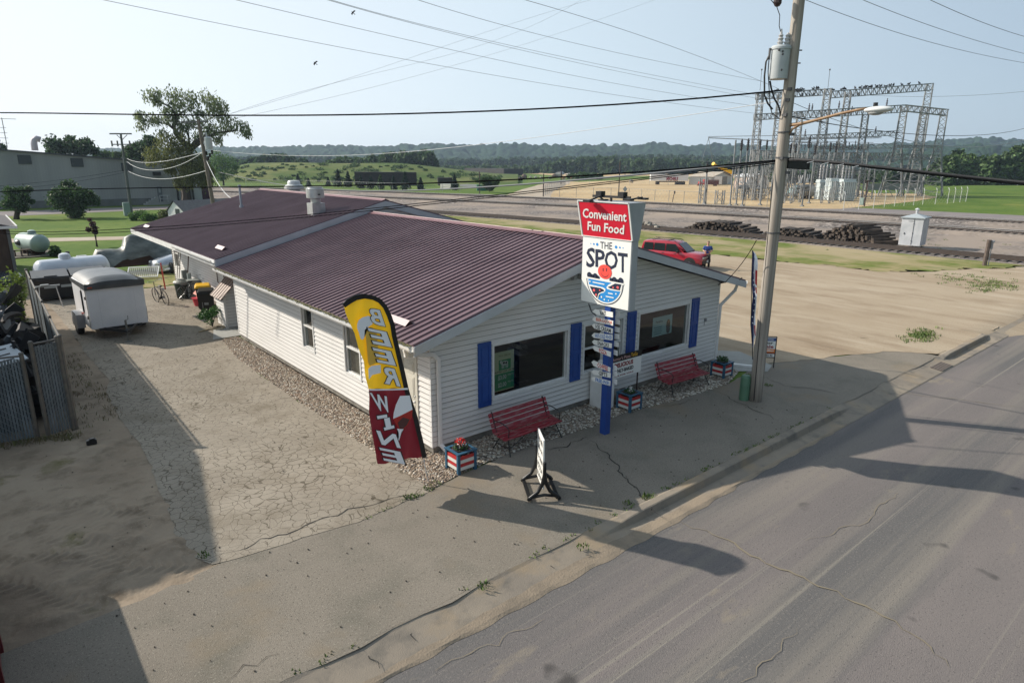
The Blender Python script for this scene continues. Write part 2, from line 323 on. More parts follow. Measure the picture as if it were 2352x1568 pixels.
sheet('stoop',[(-.9,13.2),(1.1,13.2),(1.1,14.7),(-.4,14.9)],.02,M_PAD)
sheet('lawn_path',[G(0,558),G(0,549),G(420,540),G(420,547)],.004,M_PATH)
sheet('warehouse_drive',[G(-60,500),G(-60,488),G(480,470),G(480,477),G(330,483)],.004,M_HWY)
sheet('weedy_patch',[(-5,26.2),(1.2,26.2),(3,31),(-2,33),(-6,33)],.008,M_ROUGH,jag=.3)
# dirt with wheel ruts pressed into it
def relief():
    xs_=np.arange(-9.6,-4.55,.035); ys_=np.arange(-1.75,6.3,.035); X,Y=np.meshgrid(xs_,ys_); R=np.random.default_rng(3); Z=np.zeros(X.shape)
    for k in range(70):
        f=R.uniform(1,14); a=R.uniform(0,6.28); Z+=np.sin((X*math.cos(a)+Y*math.sin(a))*f+R.uniform(0,6.28))*.010/f**.55
    Z+=R.normal(size=X.shape)*.0016
    for pts,w_,h in (([(-20,1190),(60,1165),(140,1160),(230,1180),(330,1172)],.22,.030),([(-20,1300),(80,1275),(180,1270),(300,1310),(440,1300)],.24,.034),([(-10,1240),(90,1232),(190,1245),(300,1290)],.20,.026),([(0,1340),(70,1345),(160,1385),(240,1400)],.22,.030),([(265,1260),(330,1200),(360,1130)],.2,.02),([(-10,1225),(120,1210),(240,1200)],.2,.02)):
        P=[G(*p) for p in pts]; s0=0
        for a,b in zip(P[:-1],P[1:]):
            L=(b-a).length; d=(b-a)/L; rx,ry=X-a.x,Y-a.y; s=rx*d.x+ry*d.y; c=-rx*d.y+ry*d.x
            wt=np.clip(1-(np.abs(c)/w_)**4,0,1)*np.clip((s+.05)/.1,0,1)*np.clip((L+.05-s)/.1,0,1)
            Z=Z*(1-wt*.6)+wt*h*(np.sin((s+s0+np.abs(c)*.7)*2*math.pi/.17)*.5); s0+=L
    ed=np.clip((-4.95-X)/.35,0,1)*np.clip((Y+1.55)/.3,0,1)*np.clip((6.2-Y)/.4,0,1); Z=-.009+.017*ed+np.maximum(Z*1.5,-.010)*ed
    g=MB(); ny,nx=X.shape; me=bpy.data.meshes.new('bare_dirt'); co=np.stack([X,Y,Z],2).reshape(-1,3); q=np.arange((ny-1)*(nx-1)); j=q//(nx-1);i=q%(nx-1); F=np.stack([j*nx+i,j*nx+i+1,(j+1)*nx+i+1,(j+1)*nx+i],1)
    me.vertices.add(len(co)); me.vertices.foreach_set('co',co.ravel()); me.loops.add(F.size); me.loops.foreach_set('vertex_index',F.ravel()); me.polygons.add(len(F)); me.polygons.foreach_set('loop_start',np.arange(len(F))*4); me.polygons.foreach_set('loop_total',np.full(len(F),4)); me.materials.append(M_SOIL); me.update(calc_edges=True); me.polygons.foreach_set('use_smooth',[True]*len(F))
    o=bpy.data.objects.new('bare_dirt',me); C.objects.link(o); o['kind']='structure'
relief()
# sand washed over the kerbless street edge at the right, and along the left gutter
g=MB(); vs=[]
for i in range(60):
    x=22.4+i*.65; t=min(1,i/6); y0=-5.0-.7*t+.15*math.sin(i*1.3)+.1*math.sin(i*3.1); vs+=[(x,-3.6,.006),(x,-4.35,.006),(x,-4.6,-.07),(x,y0+.2,-.100),(x,y0,-.128)]
g.add(vs,[(5*i+j,5*i+j+1,5*i+j+6,5*i+j+5) for i in range(59) for j in range(4)]); o=g.build('sand_ramp',M_DIRT,smooth=True); o['kind']='structure'
g=MB(); vs=[]
for i in range(150):
    x=-9+i*.12; k=kerbh(x); wd=(.05+.11*max(0,math.sin(x*.35+1.2))+.012*math.sin(x*5)+.01*math.sin(x*13))*(1 if x<4 else .35); vs+=[(x,-4.93+wd,-.105+(1-k)*.1428*(wd+.04)-k*.043*(wd+.04)),(x,-4.97,-.105),(x,-5.0-wd*.4-.02*math.sin(x*7),-.126)]
g.add(vs,[(3*i+j,3*i+j+1,3*i+j+4,3*i+j+3) for i in range(149) for j in(0,1)]); o=g.build('gutter_sand',surf('gutter_silt',(.27,.22,.165),[((.21,.175,.135),2.5,.45,.65,None,6)],bump=.5,bscale=30),fix=False); o['kind']='structure'
# railway
def q2(a,b,y): return a-b*max(y,0)**2
def strip(name,fa,fb,z,m,y0=-60,y1=300,n=60):
    g=MB(); ys=np.linspace(y0,y1,n); vs=[]
    for y in ys: vs+=[(fa(y),y,z),(fb(y),y,z)]
    g.add(vs,[(2*i,2*i+1,2*i+3,2*i+2) for i in range(n-1)]); o=g.build(name,m); o['kind']='structure'; return o
SID=lambda y:q2(47.9,.0017,y); R2=lambda y:q2(67.9,.0016,y); R3=lambda y:q2(83.0,.0013,y)
def shape(fx,hw,hb,z0,y0=-60,y1=230,n=70,name='ballast_bed'):
    g=MB(); ys=np.linspace(y0,y1,n); vs=[]
    for y in ys:
        x=fx(y); vs+=[(x-hb,y,z0),(x-hw,y,z0+.28),(x+hw,y,z0+.28),(x+hb,y,z0)]
    g.add(vs,[(4*i+j,4*i+j+1,4*i+j+5,4*i+j+4) for i in range(n-1) for j in range(3)]); o=g.build(name,M_BALL); o['kind']='structure'
strip('ballast',lambda y:q2(46.0,.0017,y),lambda y:q2(88.5,.0014,y),.008,M_BALL)
shape(R2,1.9,3.2,.01); shape(R3,1.9,3.2,.01)
strip('highway',lambda y:q2(90.2,.0015,y),lambda y:q2(102.5,.0019,y),.012,M_HWY,y1=260)
RAILM=mat('rail_steel',(.055,.040,.032),.6); RAILT=mat('rail_top',(.55,.54,.52),.3,metal=.3); TIE=mat('tie_creosote',(.035,.026,.020),.85,col2=(.075,.058,.045),scale=3,bump=.4,island=.5)
for nm,fx,z,lab in(('railway_track',SID,.02,'rusty siding track nearest the gravel lot'),('railway_track',R2,.29,'middle railway track beyond the tie piles'),('railway_track',R3,.29,'farthest railway track beside the highway')):
    t=thing(nm,lab,'railway track',(fx(0),0,0),0,'railway tracks')
    for s in(-1,1):
        g=MB(); ys=np.linspace(-40,200,80)
        for a,b in zip(ys[:-1],ys[1:]):
            g.mi=0; g.beam((fx(a)+s*.75,a,z+.17),(fx(b)+s*.75,b,z+.17),.10,.15)
            g.mi=1; g.beam((fx(a)+s*.75,a,z+.25),(fx(b)+s*.75,b,z+.25),.10,.03)
        g.build('rail',[RAILM,RAILT if z>.1 else RAILM],t,world=True)
    g=MB()
    for k in range(380):
        y=-40+k*.62; g.box((fx(y),y,z+.0),(2.4,.22,.12))
    o=g.build('tie_bed',mat('tie_dusty',(.11,.097,.088),.9,island=.45),t,world=True,fix=False); o['kind']='stuff'
# ================================================================ THE SHOP
W_=10.816; L_=13.04; EV=2.684; RZ=4.308; RX=5.41; OV=.684; OY=.485; SL=(RZ-EV)/(RX+OV)
def siding(M,x0,x1,z0,z1,holes=(),top=None,course=.122,mb=None):
    """clapboard rows on a face under matrix M (local x along, y up, z out). holes: (xa,xb,za,zb). top(z)->(xl,xr) limits for a gable"""
    g=mb or MB(); z=z0
    while z<z1-1e-4:
        zt=min(z+course,z1)
        cuts=sorted({z,zt}|{h for H in holes for h in H[2:] if z<h<zt})
        for a,b in zip(cuts[:-1],cuts[1:]):
            mid=(a+b)/2; segs=[(x0,x1)]
            if top:
                l,r=top(b); l0,r0=top(a)
            for H in holes:
                if H[2]<mid<H[3]:
                    ns=[]
                    for s in segs:
                        if H[0]>s[0] and H[0]<s[1]: ns.append((s[0],H[0]))
                        if H[1]<s[1] and H[1]>s[0]: ns.append((H[1],s[1]))
                        if H[1]<=s[0] or H[0]>=s[1]: ns.append(s)
                    segs=ns
            oa=.026*(1-(a-z)/course); ob=.026*(1-(b-z)/course)
            for s in segs:
                xa,xb=s; xa2,xb2=xa,xb
                if top:
                    xa,xb=max(xa,l0),min(xb,r0); xa2,xb2=max(s[0],l),min(s[1],r)
                    if xb-xa<.02: continue
                    if xb2<xa2: xa2=xb2=(xa2+xb2)/2
                g.add([(xa,a,oa),(xb,a,oa),(xb2,b,ob),(xa2,b,ob)],[(0,1,2,3)],M)
                if a==z:
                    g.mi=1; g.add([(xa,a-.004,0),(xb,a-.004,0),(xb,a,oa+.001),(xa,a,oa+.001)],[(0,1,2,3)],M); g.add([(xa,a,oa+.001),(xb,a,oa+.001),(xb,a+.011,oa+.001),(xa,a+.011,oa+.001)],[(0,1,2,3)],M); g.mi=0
        z=zt
    return g
LAPSD=mat('lap_shade_dirt',(.36,.35,.33),.8,col2=(.16,.13,.10),scale=2.2,detail=8,lo=.5,hi=.72)  # grey lap strips paint in the shade line of each board; brown spots are dirt
shop=thing('shop_building','white clapboard roadside shop with blue shutters and a ribbed maroon metal roof in two sections','shop')
# front wall y=0 facing -Y, left wall x=0 facing -X
MF=wall_frame((0,0,0),(1,0,0),(0,-1,0)); ML=wall_frame((0,0,0),(0,-1,0),(-1,0,0))   # on ML local x = -y
WT,WB=2.20,.925
FW=[(1.72,4.10,WB,WT),(6.93,9.26,WB,WT)]; MW=(4.72,6.22,.93,2.20)   # picture windows, middle double window
holesF=[FW[0],FW[1],MW]
gtop=lambda z:((z-2.62)/SL-.25,W_-(z-2.62)/SL+.25)
LW=[PX(*t,0) for t in((691.6,706),(716.5,806))]
_a,_b,_c,_d=[PX(*t,0) for t in((692,706),(717,720),(789.5,743),(824.4,765))]; _z2=PX(795.8,852,0).z; SW=[(-_a.y,-_b.y,1.0,2.30),(-_c.y,-_d.y,_z2,2.30)]
DR=(-1.62,-.50,.06,2.16)
g=siding(MF,0,W_,.16,4.2,holesF,gtop); siding(ML,-L_,0,.16,2.66,SW+[DR],mb=g)
MR=wall_frame((W_,0,0),(0,1,0),(1,0,0)); siding(MR,0,L_,.16,2.66,mb=g)
wall=g.build('wall',[WHITE,LAPSD],shop,fix=False)
for H,M in[(h,MF) for h in holesF]+[(h,ML) for h in SW]:
    g=MB()
    for a,b in(((H[0],H[2]),(H[1],H[2])),((H[1],H[2]),(H[1],H[3])),((H[1],H[3]),(H[0],H[3])),((H[0],H[3]),(H[0],H[2]))):
        g.add([(a[0],a[1],.0),(b[0],b[1],0),(b[0],b[1],-.14),(a[0],a[1],-.14)],[(0,1,2,3)],M)
    g.build('window_reveal',WTRIM,wall)
g=MB(); g.span((.03,.03,-.1),(W_-.03,L_-.02,.165)); g.build('foundation',CONC,shop)
# interior seen through the glass
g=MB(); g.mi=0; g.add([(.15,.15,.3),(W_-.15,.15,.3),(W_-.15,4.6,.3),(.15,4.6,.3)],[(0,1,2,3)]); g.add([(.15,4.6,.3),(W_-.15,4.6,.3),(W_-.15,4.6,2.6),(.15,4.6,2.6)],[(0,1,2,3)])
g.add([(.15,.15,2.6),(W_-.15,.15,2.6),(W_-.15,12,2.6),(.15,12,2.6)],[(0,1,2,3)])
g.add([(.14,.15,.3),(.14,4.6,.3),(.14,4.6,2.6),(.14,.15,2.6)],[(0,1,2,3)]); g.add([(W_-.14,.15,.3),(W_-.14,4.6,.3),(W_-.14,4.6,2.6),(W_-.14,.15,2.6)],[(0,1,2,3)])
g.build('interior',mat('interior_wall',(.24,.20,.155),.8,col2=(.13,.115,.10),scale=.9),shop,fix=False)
TBW=mat('table_wood',(.30,.15,.06),.5); CHD=mat('chair_dark',(.05,.045,.04),.5)
for cx in(2.7,7.6): g=MB(); g.lathe([(.42,0),(.42,.03)],18,Matrix.Translation((cx,1.0,1.02))); g.tube([(cx,1.0,.3),(cx,1.0,1.02)],.04); g.build('table',TBW,shop,fix=False)
for cx in(2.0,3.4,7.1,8.3): g=MB(); g.box((cx,1.1,.72),(.36,.36,.05)); g.box((cx,1.27,.95),(.34,.04,.50)); g.build('chair',CHD,shop,fix=False)
for cx,cy,w_ in((3.0,1.9,1.5),(8.2,2.3,1.6)): g=MB(); g.box((cx,cy,.75),(w_,.5,.8)); g.build('counter',TBW,shop,fix=False)
# corner posts
pw=.09
for x,y in((-.02,-.02),(W_-pw+.02,-.02),(-.02,L_-pw)): g=MB(); g.span((x,y,.15),(x+pw,y+pw,2.68)); g.build('corner_post',WTRIM,shop)
def window(H,M,kind,parent=shop,fw=.055,sash=None):
    x0,x1,z0,z1=H; g=MB(); o=.035
    for a,b in(((x0-fw,z0-fw),(x1+fw,z0)),((x0-fw,z1),(x1+fw,z1+fw)),((x0-fw,z0),(x0,z1)),((x1,z0),(x1+fw,z1))):
        g.box(((a[0]+b[0])/2,(a[1]+b[1])/2,o/2-.01),(b[0]-a[0],b[1]-a[1],o+.02),M=M)
    fr=g.build('window',WTRIM,parent)
    g=MB()
    xs=[x0,x1]; zs_=[z0,z1]
    t=.03
    for a,b in(((x0,z0),(x1,z0+t)),((x0,z1-t),(x1,z1)),((x0,z0+t),(x0+t,z1-t)),((x1-t,z0+t),(x1,z1-t))): g.box(((a[0]+b[0])/2,(a[1]+b[1])/2,-.04),(b[0]-a[0],b[1]-a[1],.05),M=M)
    if kind in('double','pair'):
        zm=(z0+z1)/2; g.box(((x0+x1)/2,zm,-.03),(x1-x0-.06,.05,.05),M=M)
    if kind=='pair': g.box(((x0+x1)/2,(z0+z1)/2,-.02),(.10,z1-z0-.06,.06),M=M)
    g.build('sash',WTRIM,fr)
    g=MB(); g.add([(x0+.02,z0+.02,-.055),(x1-.02,z0+.02,-.055),(x1-.02,z1-.02,-.055),(x0+.02,z1-.02,-.055)],[(0,1,2,3)],M); g.build('pane',GLASS,fr)
    return fr
window(FW[0],MF,'one'); window(FW[1],MF,'one'); window(MW,MF,'pair')
for h in SW: window(h,ML,'double')
# dark blind boxes behind side and middle windows
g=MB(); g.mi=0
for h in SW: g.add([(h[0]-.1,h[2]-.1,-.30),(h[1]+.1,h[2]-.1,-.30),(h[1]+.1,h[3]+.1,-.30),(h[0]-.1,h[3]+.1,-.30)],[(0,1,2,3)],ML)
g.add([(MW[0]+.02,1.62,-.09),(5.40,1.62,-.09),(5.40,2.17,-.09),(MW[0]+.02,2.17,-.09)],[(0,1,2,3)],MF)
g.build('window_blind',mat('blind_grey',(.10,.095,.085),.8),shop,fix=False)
# shutters
def shutter(xa,xb):
    g=MB(); z0,z1=WB-.13,WT+.13; cx=(xa+xb)/2; w=xb-xa
    g.box((cx,(z0+z1)/2,.028),(w,z1-z0,.024),M=MF)
    for a,b in(((xa,z0),(xb,z0+.09)),((xa,z1-.09),(xb,z1)),((xa,z0+.09),(xa+.07,z1-.09)),((xb-.07,z0+.09),(xb,z1-.09)),((xa+.07,(z0+z1)/2-.05),(xb-.07,(z0+z1)/2+.04))):
        g.box(((a[0]+b[0])/2,(a[1]+b[1])/2,.047),(b[0]-a[0],b[1]-a[1],.014),M=MF)
    for za,zb in((z0+.12,(z0+z1)/2-.08),((z0+z1)/2+.07,z1-.12)): g.box((cx,(za+zb)/2,.044),(w-.2,zb-za,.010),M=MF)
    g.build('shutter',BLUE,shop)
for a,b in((1.25,1.62),(4.20,4.57),(6.38,6.75),(9.36,9.73)): shutter(a,b)
# side door
x0,x1,z0,z1=DR; g=MB(); t=.07
for a,b in(((x0,z1-t),(x1,z1)),((x0,z0),(x0+t,z1-t)),((x1-t,z0),(x1,z1-t))): g.box(((a[0]+b[0])/2,(a[1]+b[1])/2,.018),(b[0]-a[0],b[1]-a[1],.045),M=ML)
g.box(((x0+x1)/2,(z0+z1-t)/2,-.02),(x1-x0-2*t,z1-t-z0,.03),M=ML)
for i in(0,1):
    cx=x0+t+.27+i*.44
    for za,zb in((.28,.95),(1.10,1.62),(1.70,1.96)):
        g.box((cx,(za+zb)/2,.0),(.30,zb-za,.012),M=ML); g.box((cx,(za+zb)/2,.008),(.22,zb-za-.09,.012),M=ML)
door=g.build('door',mat('door_cream',(.55,.53,.46),.5),shop)
g=MB(); g.ell((x1-t-.07,1.05,.03),(.03,.03,.03),M=ML); g.box((x1-t-.12,1.05,.06),(.12,.02,.02),M=ML); g.ell((x1-t-.07,1.18,.02),(.025,.025,.02),M=ML); g.build('handle',GALV,door)
# ---- roofs
def roofpart(xe,xr,ze,zr,y0,y1,name,thick=.02,ribs=True):
    g=MB(); sgn=1 if xr>xe else -1
    Ls=math.hypot(xr-xe,zr-ze); ux=(xr-xe)/Ls; uz=(zr-ze)/Ls
    X=Vector((ux,0,uz)); Y=Vector((0,1,0)); N=X.cross(Y) if sgn>0 else Y.cross(X)
    N=Vector((-uz*sgn,0,ux*sgn)) 
    M=Matrix.Identity(4)
    for i in range(3): M[i][0]=X[i];M[i][1]=Y[i];M[i][2]=N[i];M[i][3]=(xe,0,ze)[i]
    n=int(round((y1-y0)/.2286)); np_=int(math.ceil(n/4))
    for k in range(np_):
        ya=y0+(y1-y0)*k/np_; yb_=y0+(y1-y0)*(k+1)/np_; g.box((Ls/2,(ya+yb_)/2,-thick/2+(k%2)*.0015),(Ls,yb_-ya+.004,thick),M=M)
    for k in range(n+1):
        y=y0+.03+k*(y1-y0-.06)/n
        g.prism([(0,0),(.054,0),(.042,.034),(.012,.034)],Ls-.005,M@Matrix(((0,0,1,.002),(1,0,0,y-.026),(0,1,0,0),(0,0,0,1))))
    return g,M,Ls
g,MRL,LsL=roofpart(-OV,RX,EV+.03,RZ+.03,-OY,12.75,'roof'); roofF=g.build('roof',ROOF,shop,fix=False)
g,_,_=roofpart(W_+OV,RX,EV+.03,RZ+.03,-OY,12.75,'roof'); g.build('roof',ROOF,shop,fix=False)
def cap(x,z,y0,y1,sl):
    g=MB(); w=.17
    g.add([(x-w,y0,z-w*sl+.04),(x,y0,z+.062),(x+w,y0,z-w*sl+.04),(x-w,y1,z-w*sl+.04),(x,y1,z+.062),(x+w,y1,z-w*sl+.04)],[(0,1,4,3),(1,2,5,4)]); g.tube([(x,y0,z+.055),(x,y1,z+.055)],.02,6); g.build('ridge_cap',RCAP,shop)
cap(RX,RZ+.03,-OY-.01,12.7,SL)
# rake fascias and soffits (front)
def rake(xe,ze,xr,zr,y0,dep=.20,t=.03,name='fascia',m=FASC):
    g=MB(); g.add([(xe,y0,ze),(xr,y0,zr),(xr,y0,zr-dep),(xe,y0,ze-dep),(xe,y0+t,ze),(xr,y0+t,zr),(xr,y0+t,zr-dep),(xe,y0+t,ze-dep)],[(0,1,2,3),(7,6,5,4),(0,4,5,1),(1,5,6,2),(2,6,7,3),(3,7,4,0)]); return g.build(name,m,shop)
rake(-OV-.01,EV+.01,RX,RZ+.01,-OY-.03); rake(W_+OV+.01,EV+.01,RX,RZ+.01,-OY-.03)
g=MB()
for xe,s in((-OV,1),(W_+OV,-1)):
    g.quad((xe,-OY,EV-.06),(RX,-OY,RZ-.06),(RX,-.0,RZ-.06),(xe,0,EV-.06)); 
    g.quad((xe,0,EV-.06),(xe,12.7,EV-.06),(xe+s*OV,12.7,EV-.06+.0),(xe+s*OV,0,EV-.06))
g.build('soffit',WTRIM,shop,fix=False)
def gutter(x,y0,y1,z,s):
    g=MB(); pr=[(0,.0),(0,-.10),(-.07*s,-.11),(-.105*s,-.06),(-.115*s,0),(-.105*s,0),(-.095*s,-.05),(-.065*s,-.095),(-.01*s,-.09),(-.01*s,0)]
    vs=[(x+a,y,z+b) for y in(y0,y1) for a,b in pr]; n=len(pr)
    g.add(vs,[(i,(i+1)%n,n+(i+1)%n,n+i) for i in range(n)]+[tuple(range(n)),tuple(range(n,2*n))[::-1]]); return g.build('gutter',WTRIM,shop)
gutter(-OV-.005,-OY,12.62,EV+.01,1); gutter(W_+OV+.005,-OY,12.62,EV+.01,-1)
# moss and leaves lying along the gutter edge
g=MB()
for k in range(1500):
    y=random.uniform(-.4,12.5); x=-OV+random.gauss(-.03,.035); z=EV+.02+max(0,x+OV)*.3; s=random.uniform(.008,.022); g.ell((x,y,z),(s*1.5,s*1.5,s*.7),5,3)
o=g.build('gutter_debris',mat('moss_debris',(.12,.11,.05),.95,island=.5),shop,fix=False); o['kind']='stuff'
def downspout(pts,r=.05,kick=None):
    g=MB(); 
    for a,b in zip(pts[:-1],pts[1:]): g.beam(a,b,.085,.065,up=(0,1,.01))
    for p in pts[1:-1]: g.box(p,(.09,.075,.09))
    return g.build('downspout',WTRIM,shop,bevel=.008)
downspout([(-OV-.05,-.22,EV-.08),(-OV-.03,-.24,EV-.2),(.02,-.09,EV-.36),(.16,-.07,EV-.50),(.16,-.07,.22),(.2,-.30,.08)])
downspout([(W_+OV-.15,-.28,EV-.12),(W_+OV-.18,-.25,EV-.28),(W_+.10,-.03,EV-.75),(W_+.06,-.04,.15),(W_+.12,-.1,.1)])
g=MB(); g.beam((W_+.15,-.3,.05),(W_+.75,-1.25,.03),.11,.06); g.build('downspout_extension',WTRIM,shop)
# ---- rear section
Y2=12.70; Y3=27.0; RX2=6.1; E2=2.98; R2Z=4.80; XE2=-.68; XE3=12.88; WX2=1.1; SL2=(R2Z-E2)/(RX2-XE2)
g,_,_=roofpart(XE2,RX2,E2,R2Z,Y2-.1,Y3,'roof'); rr=g.build('roof',ROOF,shop,fix=False)
g,_,_=roofpart(XE3,RX2,E2,R2Z,Y2-.1,Y3,'roof'); g.build('roof',ROOF,shop,fix=False)
cap(RX2,R2Z,Y2-.11,Y3,SL2)
rake(XE2-.01,E2-.02,RX2,R2Z-.02,Y2-.13,.24); rake(XE3+.01,E2-.02,RX2,R2Z-.02,Y2-.13,.24)
rake(XE2-.01,E2-.02,RX2,R2Z-.02,Y3,.2); rake(XE3+.01,E2-.02,RX2,R2Z-.02,Y3,.2)
MG=wall_frame((0,Y2+.02,0),(1,0,0),(0,-1,0)); g=siding(MG,XE2+.2,XE3-.2,2.6,R2Z-.02,(),lambda z:(XE2+(z-E2+.22)/SL2,XE3-(z-E2+.22)/SL2))
ML2=wall_frame((WX2,0,0),(0,-1,0),(-1,0,0)); RW=(-26.5,-25.6,.95,2.35); siding(ML2,-26.9,-13.0,.12,2.72,[RW],mb=g)
MB2=wall_frame((0,26.9,0),(-1,0,0),(0,1,0)); siding(MB2,-12,-WX2,.12,2.8,mb=g)
wall2=g.build('wall',[WHITE,LAPSD],shop,fix=False); window(RW,ML2,'double')
g=MB(); g.span((WX2,13.1,-.1),(12,26.88,.125)); g.span((WX2-.03,26.83,.1),(WX2+.08,26.93,2.7)); g.build('foundation',CONC,shop)
g=MB(); g.span((XE2,Y2,E2-.24),(XE2+.03,Y3,E2-.02)); g.span((XE2+.03,Y2,E2-.24),(WX2,Y3,E2-.22)); g.build('eave_fascia',WTRIM,shop); g=MB(); g.span((XE3-.03,Y2,E2-.24),(XE3,Y3,E2-.02)); g.build('eave_fascia',WTRIM,shop)
gutter(XE2-.005,Y2-.05,18.2,E2-.02,1)
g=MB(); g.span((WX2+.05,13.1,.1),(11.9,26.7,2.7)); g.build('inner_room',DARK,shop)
# conduits on rear wall
g=MB()
for y0,zb in((18.9,1.15),(17.9,.95),(15.9,.2)): g.tube([(WX2-.06,y0,2.7),(WX2-.06,y0,zb)],.022,5)
g.tube([(WX2-.06,18.9,1.15),(WX2-.06,17.9,.95)],.022,5)
g.build('conduit',mat('rust_pipe',(.10,.06,.045),.7),shop)
# low hatch lean-to with its little ribbed roof
g=siding(wall_frame((.04,0,0),(0,-1,0),(-1,0,0)),-15.72,-14.64,.04,1.24); siding(wall_frame((0,14.64,0),(1,0,0),(0,-1,0)),.04,1.1,.04,2.3,(),lambda z:(.04+(z-1.24)/1.0 if z>1.24 else .04,1.1),mb=g)
g.span((.0,14.60,.02),(.09,14.70,1.25)); ln=g.build('lean_to',[WHITE,LAPSD],shop,fix=False)
g=MB(); M=Matrix(((.7071,0,-.7071,-.12),(0,1,0,14.5),(.7071,0,.7071,1.16),(0,0,0,1)))
g.box((.86,.68,0),(1.72,1.36,.02),M=M)
for k in range(6): g.box((.86,.03+k*.265,.018),(1.72,.035,.02),M=M)
g.build('lean_to_roof',mat('brown_roof_metal',(.20,.13,.10),.5),ln)
# snow guards / bent flashing lying on the roofs
for x,y,l,m_,sl_,ze_ in((-.15,1.15,1.25,0,SL,EV),(-.05,13.9,.85,0,SL2,E2),(-.2,25.3,1.0,0,SL2,E2)):
    z=ze_+.06+(x+OV)*sl_; 
    g=MB(); g.add([(x-.12,y-l/2,z-.02),(x,y-l/2,z+.09),(x+.12,y-l/2,z+.03),(x-.12,y+l/2,z-.02),(x,y+l/2,z+.09),(x+.12,y+l/2,z+.03)],[(0,1,4,3),(1,2,5,4)])
    g.build('diverter',mat('pink_flashing',(.40,.32,.33),.5),shop,fix=False)
# exhaust fan, vent, pipe
def onroof(px,py,sl=SL2,ze=E2,xe=XE2):
    d=ray(px,py); a=(ze+sl*(CAM[0]-xe)-CAM[2])/(d[2]-sl*d[0]); return Vector(CAM+d*a)
p=onroof(722,492); fan=Vector((p.x+.1,p.y,p.z))
g=MB(); g.box((0,0,.12),(.55,.55,.66)); g.lathe([(.12,.44),(.2,.46),(.2,.62),(.30,.64),(.36,.66),(.36,1.02),(.30,1.05),(.30,1.10),(.02,1.12)],20)
o=g.build('exhaust_fan',mat('fan_metal',(.55,.56,.56),.38,metal=.6,col2=(.42,.43,.43),scale=5),shop,autos=rad(40)); o.location=fan
g=MB(); g.box((.0,-.375,.80),(.10,.02,.05)); o2=g.build('fan_vent_slot',BLACK,o)
p=onroof(792,450); 
g=MB(); g.box((0,0,.08),(.9,.9,.14)); g.lathe([(.28,.1),(.28,.2),(.50,.25),(.52,.34),(.44,.44),(.34,.48),(.33,.60),(.28,.68),(.02,.70)],22)
o=g.build('roof_vent',mat('vent_white',(.62,.64,.63),.4,col2=(.5,.52,.52),scale=4),shop,autos=rad(40)); o.location=(RX2+.55,24.3-.9,R2Z-.12)
p=onroof(555,477); g=MB(); g.tube([(0,0,-.05),(0,0,1.05)],.055,10); g.tube([(0,0,-.02),(0,0,.12)],.10,10); g.tube([(0,0,.98),(0,0,1.1)],.075,10); o=g.build('vent_pipe',mat('pipe_grey',(.25,.29,.33),.5),shop); o.location=p
# gable flood lamp, small wall sensor, service conduit
p=PY(1319,632,-.1)
g=MB(); g.box(p,(.22,.12,.09)); g.box((p.x-.12,p.y-.1,p.z-.03),(.10,.14,.11)); g.box((p.x+.12,p.y-.1,p.z-.03),(.10,.14,.11)); g.build('flood_lamp',mat('lamp_grey',(.35,.36,.36),.4),shop)
p=PY(1620,735,-.03); g=MB(); g.box(p,(.08,.06,.09)); g.tube([(p.x-.04,p.y,p.z+.02),(p.x-.04,p.y,p.z-.16)],.008,4); g.build('outlet_box',mat('box_grey',(.22,.23,.24),.5),shop)
g=MB(); g.tube([(W_-.15,-.06,2.62),(W_-.02,-.06,2.68),(W_+.25,-.5,2.78),(W_+.33,-.55,2.86)],.018,5); g.build('service_mast',BLACK,shop)
# posters in the windows
def poster(pts_px,Y,name,label,cat,base,draw):
    a,b,c_,d_=[PY(*t,Y) for t in pts_px]
    M=wall_frame(a,(1,0,0),(0,-1,0)); w=b.x-a.x; h=a.z-d_.z; M=wall_frame((a.x,Y,a.z-h),(1,0,0),(0,-1,0))
    g=MB(); g.box((w/2,h/2,0),(w,h,.006),M=M); t=thing(name,label,cat,(a.x+w/2,Y,a.z-h)); g.build('sheet',base,t,world=True); draw(t,M,w,h); return t
def letters(t,M,s,cx,cy,size,m,z=.006,bold=.0,sx=1.,name='lettering',shear=0,world=True,res=2):
    vs,fs=textgeo(s,size,bold,res=res); g=MB(); g.add([(cx+x*sx+shear*y,cy+y,z) for x,y,_ in vs],fs,M); return g.build(name,m,t,world=world,fix=False)
PGRN=mat('poster_green',(.04,.34,.14),.5); PCRM=mat('poster_cream',(.75,.76,.50),.5); LWHT=mat('lettering_white',(.8,.8,.78),.5)
